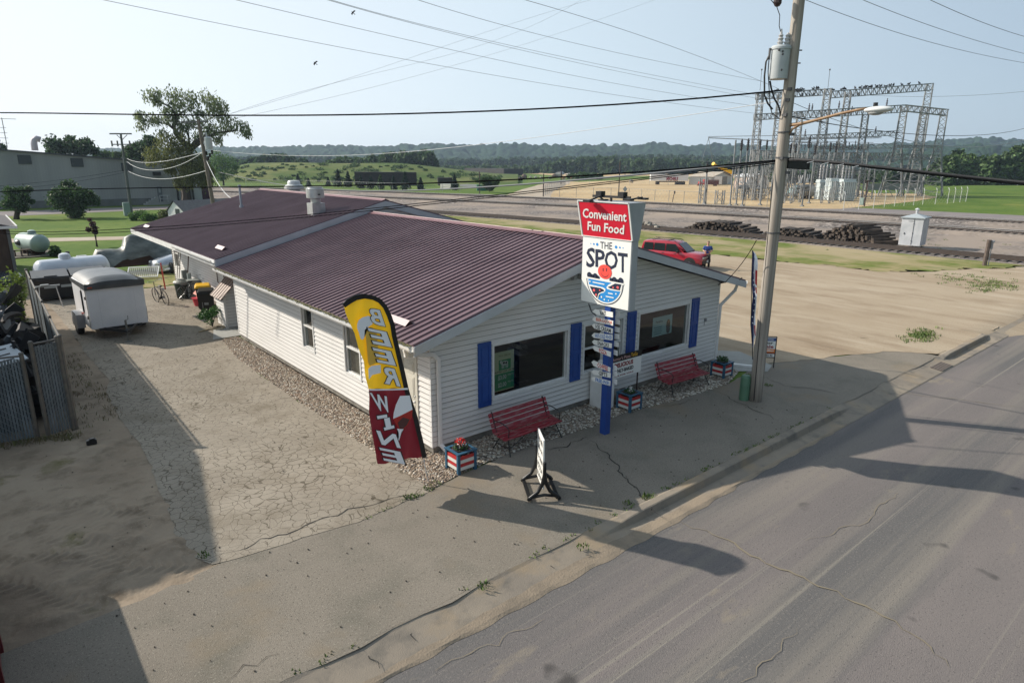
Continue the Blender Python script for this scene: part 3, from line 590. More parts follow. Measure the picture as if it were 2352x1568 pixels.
def dr1(t,M,w,h):
    g=MB(); g.box((w/2,h*.24,.004),(w,h*.42,.004),M=M); g.box((w*.52,h*.66,.004),(w*.62,h*.26,.004),M=M); g.build('green_panel',PGRN,t,world=True)
    g=MB(); g.ell((w*.5,h*.70,.01),(w*.2,h*.06,.004),M=M); g.ell((w*.32,h*.74,.01),(w*.07,h*.04,.004),M=M); 
    for k in(.38,.46,.58,.66): g.box((w*k,h*.62,.01),(w*.04,h*.1,.004),M=M)
    g.build('cow_picture',LWHT,t,world=True)
    g=MB(); g.ell((w*.46,h*.71,.016),(w*.06,h*.03,.002),M=M); g.ell((w*.58,h*.70,.016),(w*.05,h*.03,.002),M=M); g.build('cow_patch',BLK,t,world=True)
    letters(t,M,'New Glarus',w*.5,h*.90,h*.075,mat('letter_brown',(.25,.2,.1),.6)); letters(t,M,'SPOTTED COW ON TAP',w*.5,h*.49,h*.062,BLK,bold=.002)
    letters(t,M,'$3.00',w*.38,h*.34,h*.15,LWHT,z=.009,bold=.004,sx=.8); letters(t,M,'PINTS',w*.82,h*.37,h*.07,LWHT,z=.009)
    letters(t,M,'$2.00',w*.38,h*.15,h*.15,LWHT,z=.009,bold=.004,sx=.8); letters(t,M,'PINTS',w*.82,h*.19,h*.07,LWHT,z=.009)
S7=lambda x,y:((1350+x/2.412)/1.30612,(900+y/2.412)/1.30612)
S6=lambda x,y:((1850+x/2.851)/1.30612,(700+y/2.851)/1.30612)
poster([S7(322,385),S7(462,358),S7(460,632),S7(320,668)],.10,'window_poster','green and cream beer price poster inside the left picture window','poster',PCRM,dr1)
PTEAL=mat('poster_teal',(.55,.80,.84),.5)
def dr2(t,M,w,h):
    letters(t,M,'PrairieFire',w*.32,h*.74,h*.16,mat('letter_slate',(.08,.14,.18),.5),bold=.002,sx=.85)
    g=MB()
    for k in range(4): g.box((w*.28,h*(.46-.11*k),.005),(w*(.42-.05*(k%2)),h*.03,.003),M=M)
    g.build('text_line',mat('letter_slate2',(.12,.2,.24),.5),t,world=True)
    g=MB(); g.ell((w*.80,h*.45,.006),(w*.11,h*.34,.004),M=M); g.build('portrait_hair',mat('portrait_dark',(.06,.045,.04),.7),t,world=True)
    g=MB(); g.ell((w*.81,h*.66,.012),(w*.055,h*.10,.004),M=M); g.build('portrait_face',mat('portrait_skin',(.45,.28,.2),.7),t,world=True)
    g=MB(); g.ell((w*.80,h*.22,.012),(w*.10,h*.2,.004),M=M); g.build('portrait_top',mat('portrait_shirt',(.10,.10,.12),.7),t,world=True)
poster([S6(312,725),S6(478,690),S6(470,860),S6(308,888)],.10,'window_poster','pale teal banner with a portrait inside the right picture window','poster',PTEAL,dr2)
# ================================================================ NEAR OBJECTS
def SR(ox,oy,s): return lambda x,y:((ox+x/s)/1.30612,(oy+y/s)/1.30612)
S4=SR(1000,850,2.412); S8=SR(1730,900,5.6); S9=SR(1720,590,4.2364); SP=SR(1830,1040,7.836); SF=SR(2240,1000,13.067)
def fit(s,A,B,D,m,parent,bold=.0,off=(0,0,0),name='lettering',res=2,ext=None,grow=0):
    "lay text in the parallelogram A (lower left) B (lower right) D (upper left)"
    vs,fs=textgeo(s,1,0 if not bold else bold,res=res); v0,_=textgeo(s,1,0,res=1)
    x0=min(v[0] for v in v0);x1=max(v[0] for v in v0);y0=min(v[1] for v in v0);y1=max(v[1] for v in v0)
    A=Vector(A);B=Vector(B);D=Vector(D);off=Vector(off); g=MB()
    g.add([A+(B-A)*((v[0]-x0)/(x1-x0))+(D-A)*((v[1]-y0)/(y1-y0))+off for v in vs],fs)
    return g.build(name,m,parent,world=True,fix=False)
def flatpoly(g,pts,off=(0,0,0)):
    o=Vector(off); P=[Vector(p)+o for p in pts]
    bm=bmesh.new(); f=bm.faces.new([bm.verts.new(p) for p in P]); bmesh.ops.triangulate(bm,faces=[f]); bm.verts.index_update(); g.add([v.co[:] for v in bm.verts],[tuple(v.index for v in f.verts) for f in bm.faces]); bm.free()
def blades(g,x,y,z,n,r,h,w=.012):
    for _ in range(n):
        a=random.uniform(0,6.28); rr=r*math.sqrt(random.random()); px=x+rr*math.cos(a); py=y+rr*math.sin(a); hh=h*random.uniform(.5,1.2); b=random.uniform(0,6.28); l=random.uniform(.2,.8)*hh
        dx,dy=math.cos(b),math.sin(b); g.add([(px-dy*w,py+dx*w,z),(px+dy*w,py-dx*w,z),(px+dx*l*.4+dy*w*.7,py+dy*l*.4-dx*w*.7,z+hh*.6),(px+dx*l,py+dy*l,z+hh)],[(0,1,2),(0,2,3)])
WEED=mat('weed_green',(.07,.13,.025),.7,col2=(.12,.16,.03),scale=6,island=.4)
# --- gravel bed (nobody could count the pebbles)
def pebbles(name,poly,dens,smin,smax,z,m,seed,ratio=1.):
    R=np.random.default_rng(seed); P=np.array(poly); x0,y0=P.min(0); x1,y1=P.max(0); n=int((x1-x0)*(y1-y0)*dens)
    X=R.uniform(x0,x1,n);Y=R.uniform(y0,y1,n); k=poly_in(X,Y,poly); X=X[k];Y=Y[k]; n=len(X)
    S=R.uniform(smin,smax,n)*R.uniform(.7,1.2,n)
    base=np.array([(1,0,0),(0,1,0),(-1,0,0),(0,-1,0),(0,0,1.),(.6,.6,.55),(-.6,.6,.5),(-.55,-.6,.55),(.6,-.6,.5)],float)
    F=np.array([(0,5,3+5),(5,4,8),(0,1,5),(1,6,5),(6,4,5),(1,2,6),(2,7,6),(7,4,6),(2,3,7),(3,8,7),(8,4,7),(3,0,8)])
    A=R.uniform(0,6.28,n); ca,sa=np.cos(A),np.sin(A); V=np.repeat(base[None],n,0)+R.uniform(-.2,.2,(n,9,3)); V*= (S[:,None]*np.array([1,1,1]))[:,None,:] if False else S[:,None,None]
    V[:,:,0]*=R.uniform(.9,1.5,n)[:,None]; V[:,:,2]*=R.uniform(.4,.8,n)[:,None]
    vx=V[:,:,0]*ca[:,None]-V[:,:,1]*sa[:,None]+X[:,None]; vy=V[:,:,0]*sa[:,None]+V[:,:,1]*ca[:,None]+Y[:,None]; vz=V[:,:,2]+z+R.uniform(-.004,.012,n)[:,None]
    co=np.stack([vx,vy,vz],2).reshape(-1,3); fa=(F[None]+(np.arange(n)*9)[:,None,None]).reshape(-1)
    me=bpy.data.meshes.new(name); me.vertices.add(len(co)); me.vertices.foreach_set('co',co.ravel()); nf=len(fa)//3
    me.loops.add(len(fa)); me.loops.foreach_set('vertex_index',fa); me.polygons.add(nf); me.polygons.foreach_set('loop_start',np.arange(nf)*3); me.polygons.foreach_set('loop_total',np.full(nf,3)); me.materials.append(m); me.update(calc_edges=True)
    o=bpy.data.objects.new(name,me); C.objects.link(o); o['kind']='stuff'; return o
def pebmat(name,cols):
    m=mat(name,cols[0],.85); n=m.node_tree.nodes;l=m.node_tree.links
    g=n.new('ShaderNodeNewGeometry'); r=n.new('ShaderNodeValToRGB'); r.color_ramp.interpolation='CONSTANT'
    e=r.color_ramp.elements
    for i,c in enumerate(cols):
        if i<2: e[i].position=i/len(cols); e[i].color=(*c,1)
        else: q=e.new(i/len(cols)); q.color=(*c,1)
    l.new(g.outputs['Random Per Island'],r.inputs[0]); l.new(r.outputs[0],n['Principled BSDF'].inputs['Base Color']); return m
PEB=pebmat('river_pebbles',[(.22,.17,.12),(.34,.27,.20),(.13,.10,.075),(.27,.22,.17),(.42,.37,.30),(.18,.14,.11),(.30,.21,.15),(.50,.46,.40)])
PEBW=pebmat('pale_pebbles',[(.24,.20,.15),(.42,.38,.31),(.12,.10,.08),(.56,.53,.46),(.28,.22,.17),(.17,.14,.11),(.36,.33,.28)])
GL=[(-.92,-1.34),(.2,-1.12),(.2,.02),(-.02,0),(-.02,13.08),(-.62,13.15),(-.95,10.5),(-1.0,6),(-.95,2)]
GF=[(.2,-1.12),(1.1,-1.05),(2.4,-1.05),(3.9,-1.15),(5.2,-1.05),(7.2,-1.35),(9.4,-1.45),(10.7,-1.0),(10.9,-.1),(10.8,0),(.2,.02)]
pebbles('gravel_strip',GL,1500,.014,.033,.0,PEB,1); pebbles('gravel_bed',GF,1300,.016,.040,.0,PEBW,2)
sheet('gravel_base',GL,.003,mat('pebble_bed',(.10,.08,.06),.95)); sheet('gravel_base_front',GF,.003,mat('pebble_bed',(.10,.08,.06),.95)).name='gravel_base'
# --- roadside sign
XL=3.735
sg=thing('roadside_sign','tall roadside sign, red panel over white, on a blue post with arrow boards','sign',(3.84,-1.6,0))
g=MB(); g.box((3.84,-1.62,1.7),(.17,.17,3.4)); g.build('post',mat('post_blue',(.012,.05,.24),.45,col2=(.018,.065,.28),scale=3),sg,world=True)
y1=(PX(*S9(112,492),3.735).y+PX(*S9(96,1315),3.735).y)/2; y0=(PX(*S9(746,572),3.735).y+PX(*S9(711,1468),3.735).y)/2; zb=(PX(*S9(96,1315),3.735).z+PX(*S9(711,1468),3.735).z)/2; zk=(PX(*S9(112,492),3.735).z+PX(*S9(746,572),3.735).z)/2; zt=(PX(*S9(58,48),3.56).z+PX(*S9(705,85),3.56).z)/2
g=MB(); g.box((3.84,(y0+y1)/2,(zb+zk)/2),(.20,y1-y0,zk-zb))
g.build('cabinet',mat('sign_cabinet',(.42,.44,.46),.45,col2=(.34,.36,.38),scale=2),sg,world=True,bevel=.008)
tl=PX(*S9(58,48),3.56);tr=PX(*S9(705,85),3.56)
ya,yb=tl.y,tr.y
g=MB(); g.add([(3.735,y1+.01,zk),(3.735,y0-.01,zk),(3.945,y0-.01,zk),(3.945,y1+.01,zk),(3.56,ya,zt),(3.56,yb,zt),(4.12,yb,zt),(4.12,ya,zt)],[(0,1,2,3),(4,5,6,7),(0,1,5,4),(1,2,6,5),(2,3,7,6),(3,0,4,7)]); g.build('flared_top',mat('sign_cabinet',(.42,.44,.46),.45),sg,world=True)
g=MB(); n_=Vector((-1,0,-.2)).normalized()*.012
e=.035
P=[Vector((3.735,y1-e,zk+.02)),Vector((3.735,y0+e,zk+.02)),Vector((3.56,yb+e,zt-.03)),Vector((3.56,ya-e,zt-.03))]
P=[Vector((3.735-(p.z-zk)/(zt-zk)*.175,p.y,p.z)) for p in P]
g.add([p+n_*.6 for p in P],[(0,1,2,3)]); g.build('red_panel',RED,sg,world=True)
def frame(pts,w,off,m,name='panel_frame'):
    g=MB()
    for a,b in zip(pts,pts[1:]+pts[:1]): g.beam(Vector(a)+off,Vector(b)+off,w,.02)
    return g.build(name,m,sg,world=True)
frame([(3.735,y1,zk+.01),(3.735,y0,zk+.01),(3.56,yb,zt),(3.56,ya,zt)],.035,n_*.5,mat('frame_pale',(.70,.70,.68),.4))
g=MB(); g.box((3.737,(y0+y1)/2,(zb+zk)/2),(.012,y1-y0-.05,zk-zb-.03)); g.build('white_panel',SIGNW,sg,world=True)
def TP(x,y): # on the sloping red face
    d=ray(*S9(x,y)); s_=.175/(zt-zk); nn=Vector((-1,0,-s_)); p0=Vector((3.735-.012,0,zk)); t=(p0-Vector(CAM)).dot(nn)/Vector(d).dot(nn); return Vector(CAM+d*t)
fit('Convenient',TP(122,262),TP(672,318),TP(124,150),LWHT,sg,bold=.022,off=n_*.3)
fit('Fun Food',TP(183,422),TP(640,478),TP(186,315),LWHT,sg,bold=.022,off=n_*.3)
NAVY=mat('navy_paint',(.010,.018,.045),.5); SKYB=mat('sign_sky_blue',(.02,.25,.62),.5); CORAL=mat('coral_paint',(.80,.075,.055),.5); PINK=mat('sign_pink',(.80,.12,.12),.5)
LP=lambda x,y,o=0:PX(*S9(x,y),XL-.006-o)
fit('THE',LP(342,658),LP(492,672),LP(342,572),NAVY,sg,bold=.012)
for ch,a,b,d_ in(('S',(168,890),(265,893),(175,655)),('P',(285,885),(395,900),(285,672)),('O',(402,915),(560,925),(402,692)),('T',(570,948),(685,965),(570,716))):
    fit(ch,LP(*a),LP(*b),LP(*d_),NAVY,sg,bold=.022)
def disc(g,cx,cy,r,o,ry=None,n=20):
    ry=ry or r; flatpoly(g,[LP(cx+r*math.cos(a*2*math.pi/n),cy+ry*math.sin(a*2*math.pi/n)+r*math.cos(a*2*math.pi/n)*.16,o) for a in range(n)])
g=MB()
for cx,cy,r in((222,597,6),(261,602,11),(304,607,16),(543,641,17),(591,647,11),(632,653,7)): disc(g,cx,cy,r,.0,r*1.25,12)
g.build('dots',SKYB,sg,world=True,fix=False)
g=MB(); disc(g,400,955,88,.004,92,28); g.build('smiling_sun',CORAL,sg,world=True,fix=False)
g=MB()
for x in(378,420): g.add([LP(x-4,908,.008),LP(x+4,909,.008),LP(x+4,948,.008),LP(x-4,947,.008)],[(0,1,2,3)])
sm=[(352,965),(358,985),(372,1005),(398,1020),(425,1014),(440,1000),(447,980)]
for a,b in zip(sm[:-1],sm[1:]): g.add([LP(a[0],a[1]-3,.008),LP(b[0],b[1]-3,.008),LP(b[0],b[1]+3,.008),LP(a[0],a[1]+3,.008)],[(0,1,2,3)])
g.build('sun_face',NAVY,sg,world=True,fix=False)
rim=lambda x:1016+(x-168)*.196      # waterline slope
g=MB()
for cx,cy,r in((203,995,30),(240,1012,22),(278,1010,30),(312,1030,22),(480,1058,22),(520,1060,32),(560,1078,24),(602,1072,34)): disc(g,cx,cy,r,.006,r*1.3,12)
g.build('tree_row',NAVY,sg,world=True,fix=False)
g=MB(); flatpoly(g,[LP(160,1014,.009),LP(640,1104,.009),LP(640,1124,.009),LP(160,1034,.009)]); g.build('waterline',SIGNW,sg,world=True,fix=False)
def bowl(rx,ry,o,n=26):
    cx,cy=402,1068; pts=[]
    for k in range(n+1):
        a=math.pi*k/n; X=cx+rx*math.cos(a); pts.append(LP(X,cy+ry*math.sin(a)+(X-cx)*.19,o))
    return pts
g=MB(); flatpoly(g,bowl(236,302,.002)); g.build('bowl_outline',NAVY,sg,world=True,fix=False)
g=MB(); flatpoly(g,bowl(226,290,.004)); g.build('bowl_gap',SIGNW,sg,world=True,fix=False)
g=MB(); flatpoly(g,bowl(212,272,.006)); g.build('river',SKYB,sg,world=True,fix=False)
def band(g,pts,o): flatpoly(g,[LP(x,y,o) for x,y in pts])
g=MB(); band(g,[(195,1112),(370,1150),(405,1170),(408,1195),(385,1218),(345,1228),(322,1250),(312,1305),(302,1300),(240,1230),(205,1160)],.008); band(g,[(500,1092),(445,1120),(420,1150),(430,1172),(470,1185),(605,1206),(622,1140),(620,1108)],.008); g.build('bank_edge',SIGNW,sg,world=True,fix=False)
g=MB(); band(g,[(208,1136),(345,1160),(385,1180),(392,1200),(350,1212),(318,1230),(302,1290),(250,1228)],.010); band(g,[(530,1102),(480,1130),(435,1150),(470,1168),(590,1192),(612,1115)],.010); g.build('river_bank',NAVY,sg,world=True,fix=False)
g=MB()
for cx,cy,r in((262,1187,15),(335,1187,9),(288,1245,12),(504,1153,9),(563,1153,15)): disc(g,cx,cy,r,.012,r*1.2,12)
g.build('bank_dots',PINK,sg,world=True,fix=False)
g=MB()
for x,y,l in((245,1077,150),(440,1217,60),(412,1258,100)): flatpoly(g,[LP(x,y,.012),LP(x+l,y+l*.2,.012),LP(x+l,y+l*.2+14,.012),LP(x,y+14,.012)])
for cx,cy,r in((210,1075,9),(357,1274,10),(393,1307,9),(446,1318,7),(541,1234,9)): disc(g,cx,cy,r,.012,r*1.2,10)
g.build('water_highlight',SIGNW,sg,world=True,fix=False)
# floodlights on top
for sgn,lab in((-1,0),(1,1)):
    g=MB()
    for (px,py) in ((188,55),(700,40)):
        p=PX(*S9(px,py),3.42) if sgn<0 else PX(*S9(px,py),3.42)+Vector((.62,.12,0))
        g.box(p,(.13,.20,.04)); g.beam(p,(3.84,p.y-.02,zt+.12),.03)
    g.build('floodlight',BLACK,sg,world=True)
g=MB(); g.beam((3.84,ya-.2,zt+.10),(3.84,yb+.2,zt+.10),.05,.05); g.box((3.84,ya-.42,zt+.15),(.14,.16,.12)); g.box((3.84,yb+.42,zt+.15),(.14,.16,.12)); g.beam((3.84,-1.5,zt),(3.84,-1.5,zt+.1),.04); g.build('light_bar',BLACK,sg,world=True)
# arrow boards
XA=3.735
ARW=[('BAIT',(268,190),(305,150),(607,205),(607,292),(335,245),BLK,.62,.30),('BEER-LIQUOR',(258,325),(300,278),(610,350),(608,430),(300,360),mat('letter_orange',(.62,.10,.03),.5),.94,.12),
('ICE CREAM',(256,425),(290,395),(605,480),(600,567),(295,475),BLK,.90,.12),('HOT-COLD FOOD',(250,595),(290,550),(600,585),(598,675),(290,635),mat('letter_blue',(.02,.16,.50),.5),.95,.11),
('SNACKS',(256,700),(290,668),(588,730),(584,808),(290,745),BLK,.84,.24),('PIZZA',(262,800),(290,770),(572,870),(568,955),(305,850),mat('letter_crimson',(.55,.03,.03),.5),.76,.34),
('COFFEE',(246,1040),(285,1012),(565,1135),(560,1210),(285,1105),mat('letter_crimson',(.55,.03,.03),.5),.85,.26),('GIFTS',(240,1205),(285,1170),(568,1225),(565,1305),(285,1250),BLK,.80,.34),
('FREE-WiFi',(238,1315),(275,1285),(565,1360),(560,1440),(275,1360),mat('letter_blue',(.02,.16,.50),.5),.93,.18)]
q=lambda p,o=0:PX(*S8(*p),XA-o)
for s,tip,a,b,c_,d_,m_,r_,l_ in ARW:
    P=[q(tip),q(a),q(b),q(c_),q(d_)]; g=MB()
    vs=P+[p+Vector((.014,0,0)) for p in P]; g.add(vs,[(0,1,2,3,4),(9,8,7,6,5)]+[(i,(i+1)%5,5+(i+1)%5,5+i) for i in range(5)]); bd=g.build('arrow_board',SIGNW,sg,world=True)
    A,B_,C2,D_=P[4],P[3],P[2],P[1]      # lower left, lower right, upper right, upper left
    f=lambda u,v:(A.lerp(B_,u)).lerp(D_.lerp(C2,u),v)
    fit(s,f(l_-.03,.12),f(r_+.02,.12),f(l_-.03,.88),m_,bd,bold=.022,off=(-.003,0,0),res=1)
    vs=[p+Vector((.21,-.02,-.01)) for p in P]; vs+=[p+Vector((.224,-.02,-.01)) for p in P]; g=MB(); g.add(vs,[(0,1,2,3,4),(9,8,7,6,5)]+[(i,(i+1)%5,5+(i+1)%5,5+i) for i in range(5)]); g.build('arrow_board',SIGNW,sg,world=True)
g=MB()
for dy in(0,.02): g.tube([q((200,60)),q((215+dy*500,110)),q((250,200)),q((330,262))],.012,5)
g.build('sign_cable',BLACK,sg,world=True)
# --- beer flag
YF=-1.05
def F4(x,y,o=0.):
    p=PY(*S4(x,y),YF); p.y+= .035*math.sin(x*.055+y*.012)+.02*math.sin(y*.03) - o; return p
fl=thing('feather_flag','yellow and maroon beer and wine feather flag at the near shop corner','flag',(-.79,-1.05,0))
rowsF=[((328,1311),(655,1248)),((318,1270),(648,1205)),((310,1240),(640,1165)),((285,1120),(612,1050)),((272,1010),(592,960)),((262,930),(578,915)),((252,820),(540,810)),((248,762),(527,757)),((240,680),(512,690)),((235,640),(502,645)),((215,560),(482,560)),((185,470),(460,465)),((150,360),(438,370)),((115,275),(425,290)),((95,215),(405,225)),((80,180),(380,168)),((68,160),(345,125)),((62,152),(300,95)),((60,150),(240,84)),((58,150),(150,94))]
def flagpart(rows,ua,ub,off,mt,name,n=14):
    g=MB(); vs=[]
    for (l,r) in rows:
        for k in range(n+1): u=ua+(ub-ua)*k/n; vs.append(F4(l[0]+(r[0]-l[0])*u,l[1]+(r[1]-l[1])*u,off))
    g.add(vs,[(j*(n+1)+i,j*(n+1)+i+1,(j+1)*(n+1)+i+1,(j+1)*(n+1)+i) for j in range(len(rows)-1) for i in range(n)]); return g.build(name,mt,fl,world=True,smooth=True)
FYEL=mat('flag_yellow',(.95,.60,.02),.6); FMAR=mat('flag_maroon',(.17,.010,.022),.6); FWHT=mat('flag_white',(.93,.95,1.0),.6)
for nm,m_ in(('x',FYEL),('y',FMAR)):
    b=m_.node_tree.nodes['Principled BSDF']; b.inputs['Sheen Weight'].default_value=.1
flagpart(rowsF[:8],0,1,0,FMAR,'lower_cloth'); flagpart(rowsF[7:],0,1,0,FYEL,'upper_cloth')
# black sleeve following the outer edge
edge=[(658,1250),(648,1205),(640,1165),(626,1105),(612,1050),(592,960),(578,915),(552,840),(527,757),(512,690),(502,645),(482,560),(460,465),(438,370),(425,290),(400,220),(370,160),(330,115),(280,90),(215,80),(150,92),(100,120),(58,150)]
for m_ in(FYEL,FMAR): translucent(m_,.16)
g=MB(); vs=[]
for i,p in enumerate(edge):
    a=edge[max(i-1,0)];b=edge[min(i+1,len(edge)-1)]; dx,dy=b[0]-a[0],b[1]-a[1]; L=math.hypot(dx,dy); nx_,ny_=dy/L,-dx/L; w=28 if i<16 else 26
    pa_,pb_=F4(p[0]-nx_*6,p[1]-ny_*6),F4(p[0]+nx_*(w),p[1]+ny_*(w)); vs+=[(pa_.x,YF-.064,pa_.z),(pb_.x,YF-.064,pb_.z)]
g.add(vs,[(2*i,2*i+1,2*i+3,2*i+2) for i in range(len(edge)-1)])
sl_=[F4(p[0],p[1],.005) for p in edge]; g.tube(sl_,.014,6); g.build('sleeve',mat('flag_black',(.008,.008,.009),.6),fl,world=True)
g=MB(); g.tube([(-.79,-1.05,0),F4(672,1360),F4(655,1250)],.011,6); g.build('pole',mat('pole_pale',(.55,.56,.56),.3,metal=.4),fl,world=True)
def fpoly(pts,o,m_,name):
    # dense fan so the art follows the cloth
    g=MB(); flatpoly(g,[Vector((F4(x,y).x,YF-.055-o,F4(x,y).z)) for x,y in pts]); return g.build(name,m_,fl,world=True,fix=False)
fpoly([(248,752),(262,756),(420,756),(525,748),(527,762),(400,766),(248,768)],.012,FWHT,'seam')
fpoly([(160,290),(170,262),(200,240),(238,230),(275,240),(270,290),(240,310),(215,330),(212,385),(200,402),(185,395),(172,350),(160,320)],.010,FWHT,'beer_foam')
fpoly([(240,612),(262,590),(330,582),(332,640),(270,655),(245,690)],.010,FWHT,'glass_base')
fpoly([(215,330),(260,310),(300,330),(320,560),(250,590),(238,560),(228,430)],.009,mat('beer_amber',(.80,.50,.08),.6),'beer_body')
fpoly([(470,806),(540,803),(560,905),(520,925),(470,950),(420,972),(424,930),(440,870)],.010,FWHT,'glass_rim')
fpoly([(420,972),(470,950),(520,925),(560,905),(556,960),(530,1010),(498,1045),(462,1045),(440,1010)],.010,mat('wine_red',(.45,.02,.015),.5),'wine_fill')
fpoly([(452,1000),(490,960),(540,975),(520,1015),(495,1040),(465,1040)],.013,mat('wine_dark',(.09,.03,.03),.5),'wine_shade')
fpoly([(448,1042),(498,1042),(480,1070),(468,1110),(452,1160),(446,1158),(462,1100),(460,1070)],.010,FWHT,'glass_stem')
for ch,x0_,x1_,y0_,y1_,sk in(('B',236,358,172,305,-22),('E',243,402,322,455,-30),('E',277,432,462,588,-30),('R',325,468,592,738,-24),('W',256,412,787,930,8),('I',288,432,938,1052,-10),('N',305,470,1058,1182,-10),('E',328,497,1182,1298,-12)):
    if ch=='I':
        for o_,m_,gr in ((.0,BLK,7),(-.004,FWHT,0)):
            g=MB()
            for poly in ([(352,968),(392,960),(404,1022),(366,1030)],[(300,950),(372,938),(376,960),(306,972)],[(350,1034),(424,1016),(428,1036),(356,1054)]):
                c_x=sum(p[0] for p in poly)/4;c_y=sum(p[1] for p in poly)/4; P=[(p[0]+(gr if p[0]>c_x else -gr),p[1]+(gr if p[1]>c_y else -gr)) for p in poly]; flatpoly(g,[Vector((F4(*p).x,YF-.073+o_,F4(*p).z)) for p in P])
            g.build('lettering',m_,fl,world=True,fix=False)
        continue
    # mirrored: the glyph's left side lies at the image right; columns lean with the flag
    dx=-sk; A=(x1_-4,y1_-6); B_=(x0_+20,y1_-28); D_=(x1_-44,y0_+18)
    h=y1_-y0_; wd=x1_-x0_
    A=(x1_-2,y1_-4); B_=(x0_+.28*h,y1_-.20*wd+4); D_=(x1_-.30*h,y0_+.16*wd)
    kw=dict(name='lettering',res=3)
    P=[F4(*A,.0),F4(*B_,.0),F4(*D_,.0)]; P=[Vector((p.x,YF-.072,p.z)) for p in P]
    fit(ch,*P,BLK,fl,bold=.055,**kw); P=[p+Vector((0,-.004,0)) for p in P]; fit(ch,*P,FWHT,fl,bold=.026,**kw)
# --- US feather flag, edge-on behind the pole
fb=G(*S6(1162,1080)); nh=Vector((_f[0],_f[1],0)).normalized()
def PV(base,x,y):
    d=Vector(ray(x,y)); t=(Vector(base)-Vector(CAM)).dot(nh)/d.dot(nh); return Vector(CAM)+d*t
f2=thing('feather_flag','narrow stars and stripes feather flag beside the far shop corner, almost edge-on','flag',fb)
N2=lambda x,y,o=0.:PV(fb,*S6(x,y))-nh*o+nh*(.05*math.sin(y*.02))
rows2=[(145,1161,1163,1163),(175,1158,1172,1186),(215,1158,1172,1198),(270,1158,1168,1201),(330,1158,1172,1203),(400,1159,1176,1200),(450,1158,1180,1196),(540,1158,1180,1192),(620,1155,1182,1190),(700,1151,1178,1188),(780,1148,1170,1186),(860,1150,1166,1184),(900,1153,1163,1174),(975,1160,1164,1167)]
for nm,ia,ib,m_ in(('star_field',1,2,mat('flag_navy',(.012,.02,.09),.6)),('stripes',2,3,FWHT)):
    g=MB(); vs=[]
    for r in rows2: vs+=[N2(r[ia],r[0]),N2(r[ib],r[0],.02)]
    g.add(vs,[(2*i,2*i+1,2*i+3,2*i+2) for i in range(len(rows2)-1)]); g.build(nm,m_,f2,world=True)
g=MB()
for y0_,y1_,x0_,x1_ in((310,450,1184,1201),(455,520,1184,1195),(780,875,1172,1183)): g.add([N2(x0_,y0_,.03),N2(x1_,y0_+8,.03),N2(x1_-2,y1_,.03),N2(x0_+1,y1_-20,.03)],[(0,1,2,3)])
g.build('red_stripe',mat('flag_red',(.50,.02,.025),.6),f2,world=True,fix=False)
g=MB()
for y in(335,400,440,497,550,605,660,715,765): 
    c0=Vector((1172 if y<700 else 1162,y)); pts=[]
    for k in range(10): a=k*math.pi/5; r=9 if k%2==0 else 4; pts.append(N2(c0.x+r*math.sin(a)*.8,c0.y-r*math.cos(a),.035))
    flatpoly(g,pts)
g.build('star',FWHT,f2,world=True,fix=False)
g=MB(); g.tube([fb,N2(1163,975),N2(1150,870),N2(1147,780),N2(1152,620),N2(1157,400),N2(1157,200),N2(1161,145)],.014,5); g.build('pole',BLACK,f2,world=True)
# --- benches
BR=mat('bench_red',(.30,.022,.035),.5,col2=(.20,.02,.03),scale=4,detail=8,col3=(.28,.12,.12),scale3=6,stretch=(1,3,3)); BR.node_tree.nodes['Principled BSDF'].inputs['Roughness'].default_value=.55
def make_bench(label):
    t=thing('bench',label,'bench',(0,0,0),0,'red slatted benches before the shop'); L=1.78
    g=MB()
    for k in range(4): g.box((0,-.02-k*.105-.03,.40-.008*k+.02*(k==0)),(L,.095,.022))
    g.build('seat',BR,t,bevel=.004)
    g=MB(); 
    for k in range(4): g.beam((-L/2,.03+.045*k,.47+.105*k),(L/2,.03+.045*k,.47+.105*k),.022,.092,up=(0,.4,1))
    g.build('backrest',BR,t,bevel=.004)
    for s in(-1,1):
        x=s*(L/2-.10); g=MB(); g.beam((x,.0,.38),(x,.19,.86),.035,.02,up=(1,0,0)); g.tube([(x,.13,.66),(x,-.10,.70),(x,-.36,.66),(x,-.42,.60),(x,-.40,.42)],.012,6); g.tube([(x,.0,.385),(x,-.42,.365)],.013,6); g.build('side_frame',BLACK,t)
    for s in(-1,1):
        for yy in(-1,1):
            x=s*(L/2-.16); g=MB(); g.tube([(x,-.2+yy*.12,.37),(x+s*.08,-.19+yy*.30,0)],.013,6); g.build('leg',BLACK,t)
    g=MB(); 
    for s in(-1,1): g.tube([(s*(L/2-.12),-.42,.15),(s*(L/2-.12),.04,.15)],.008,5)
    g.tube([(-L/2+.12,-.40,.13),(0,-.2,.30),(L/2-.12,-.40,.13)],.008,5); g.build('stretcher',BLACK,t); return t
b1=make_bench('dark red weathered slatted bench under the left picture window'); b1.location=(2.03,-.70,0); b1.rotation_euler=(0,0,rad(1.5))
b2=copy_tree(b1,None,(7.98,-.72,0),rad(-3),'faded red slatted bench under the right picture window')
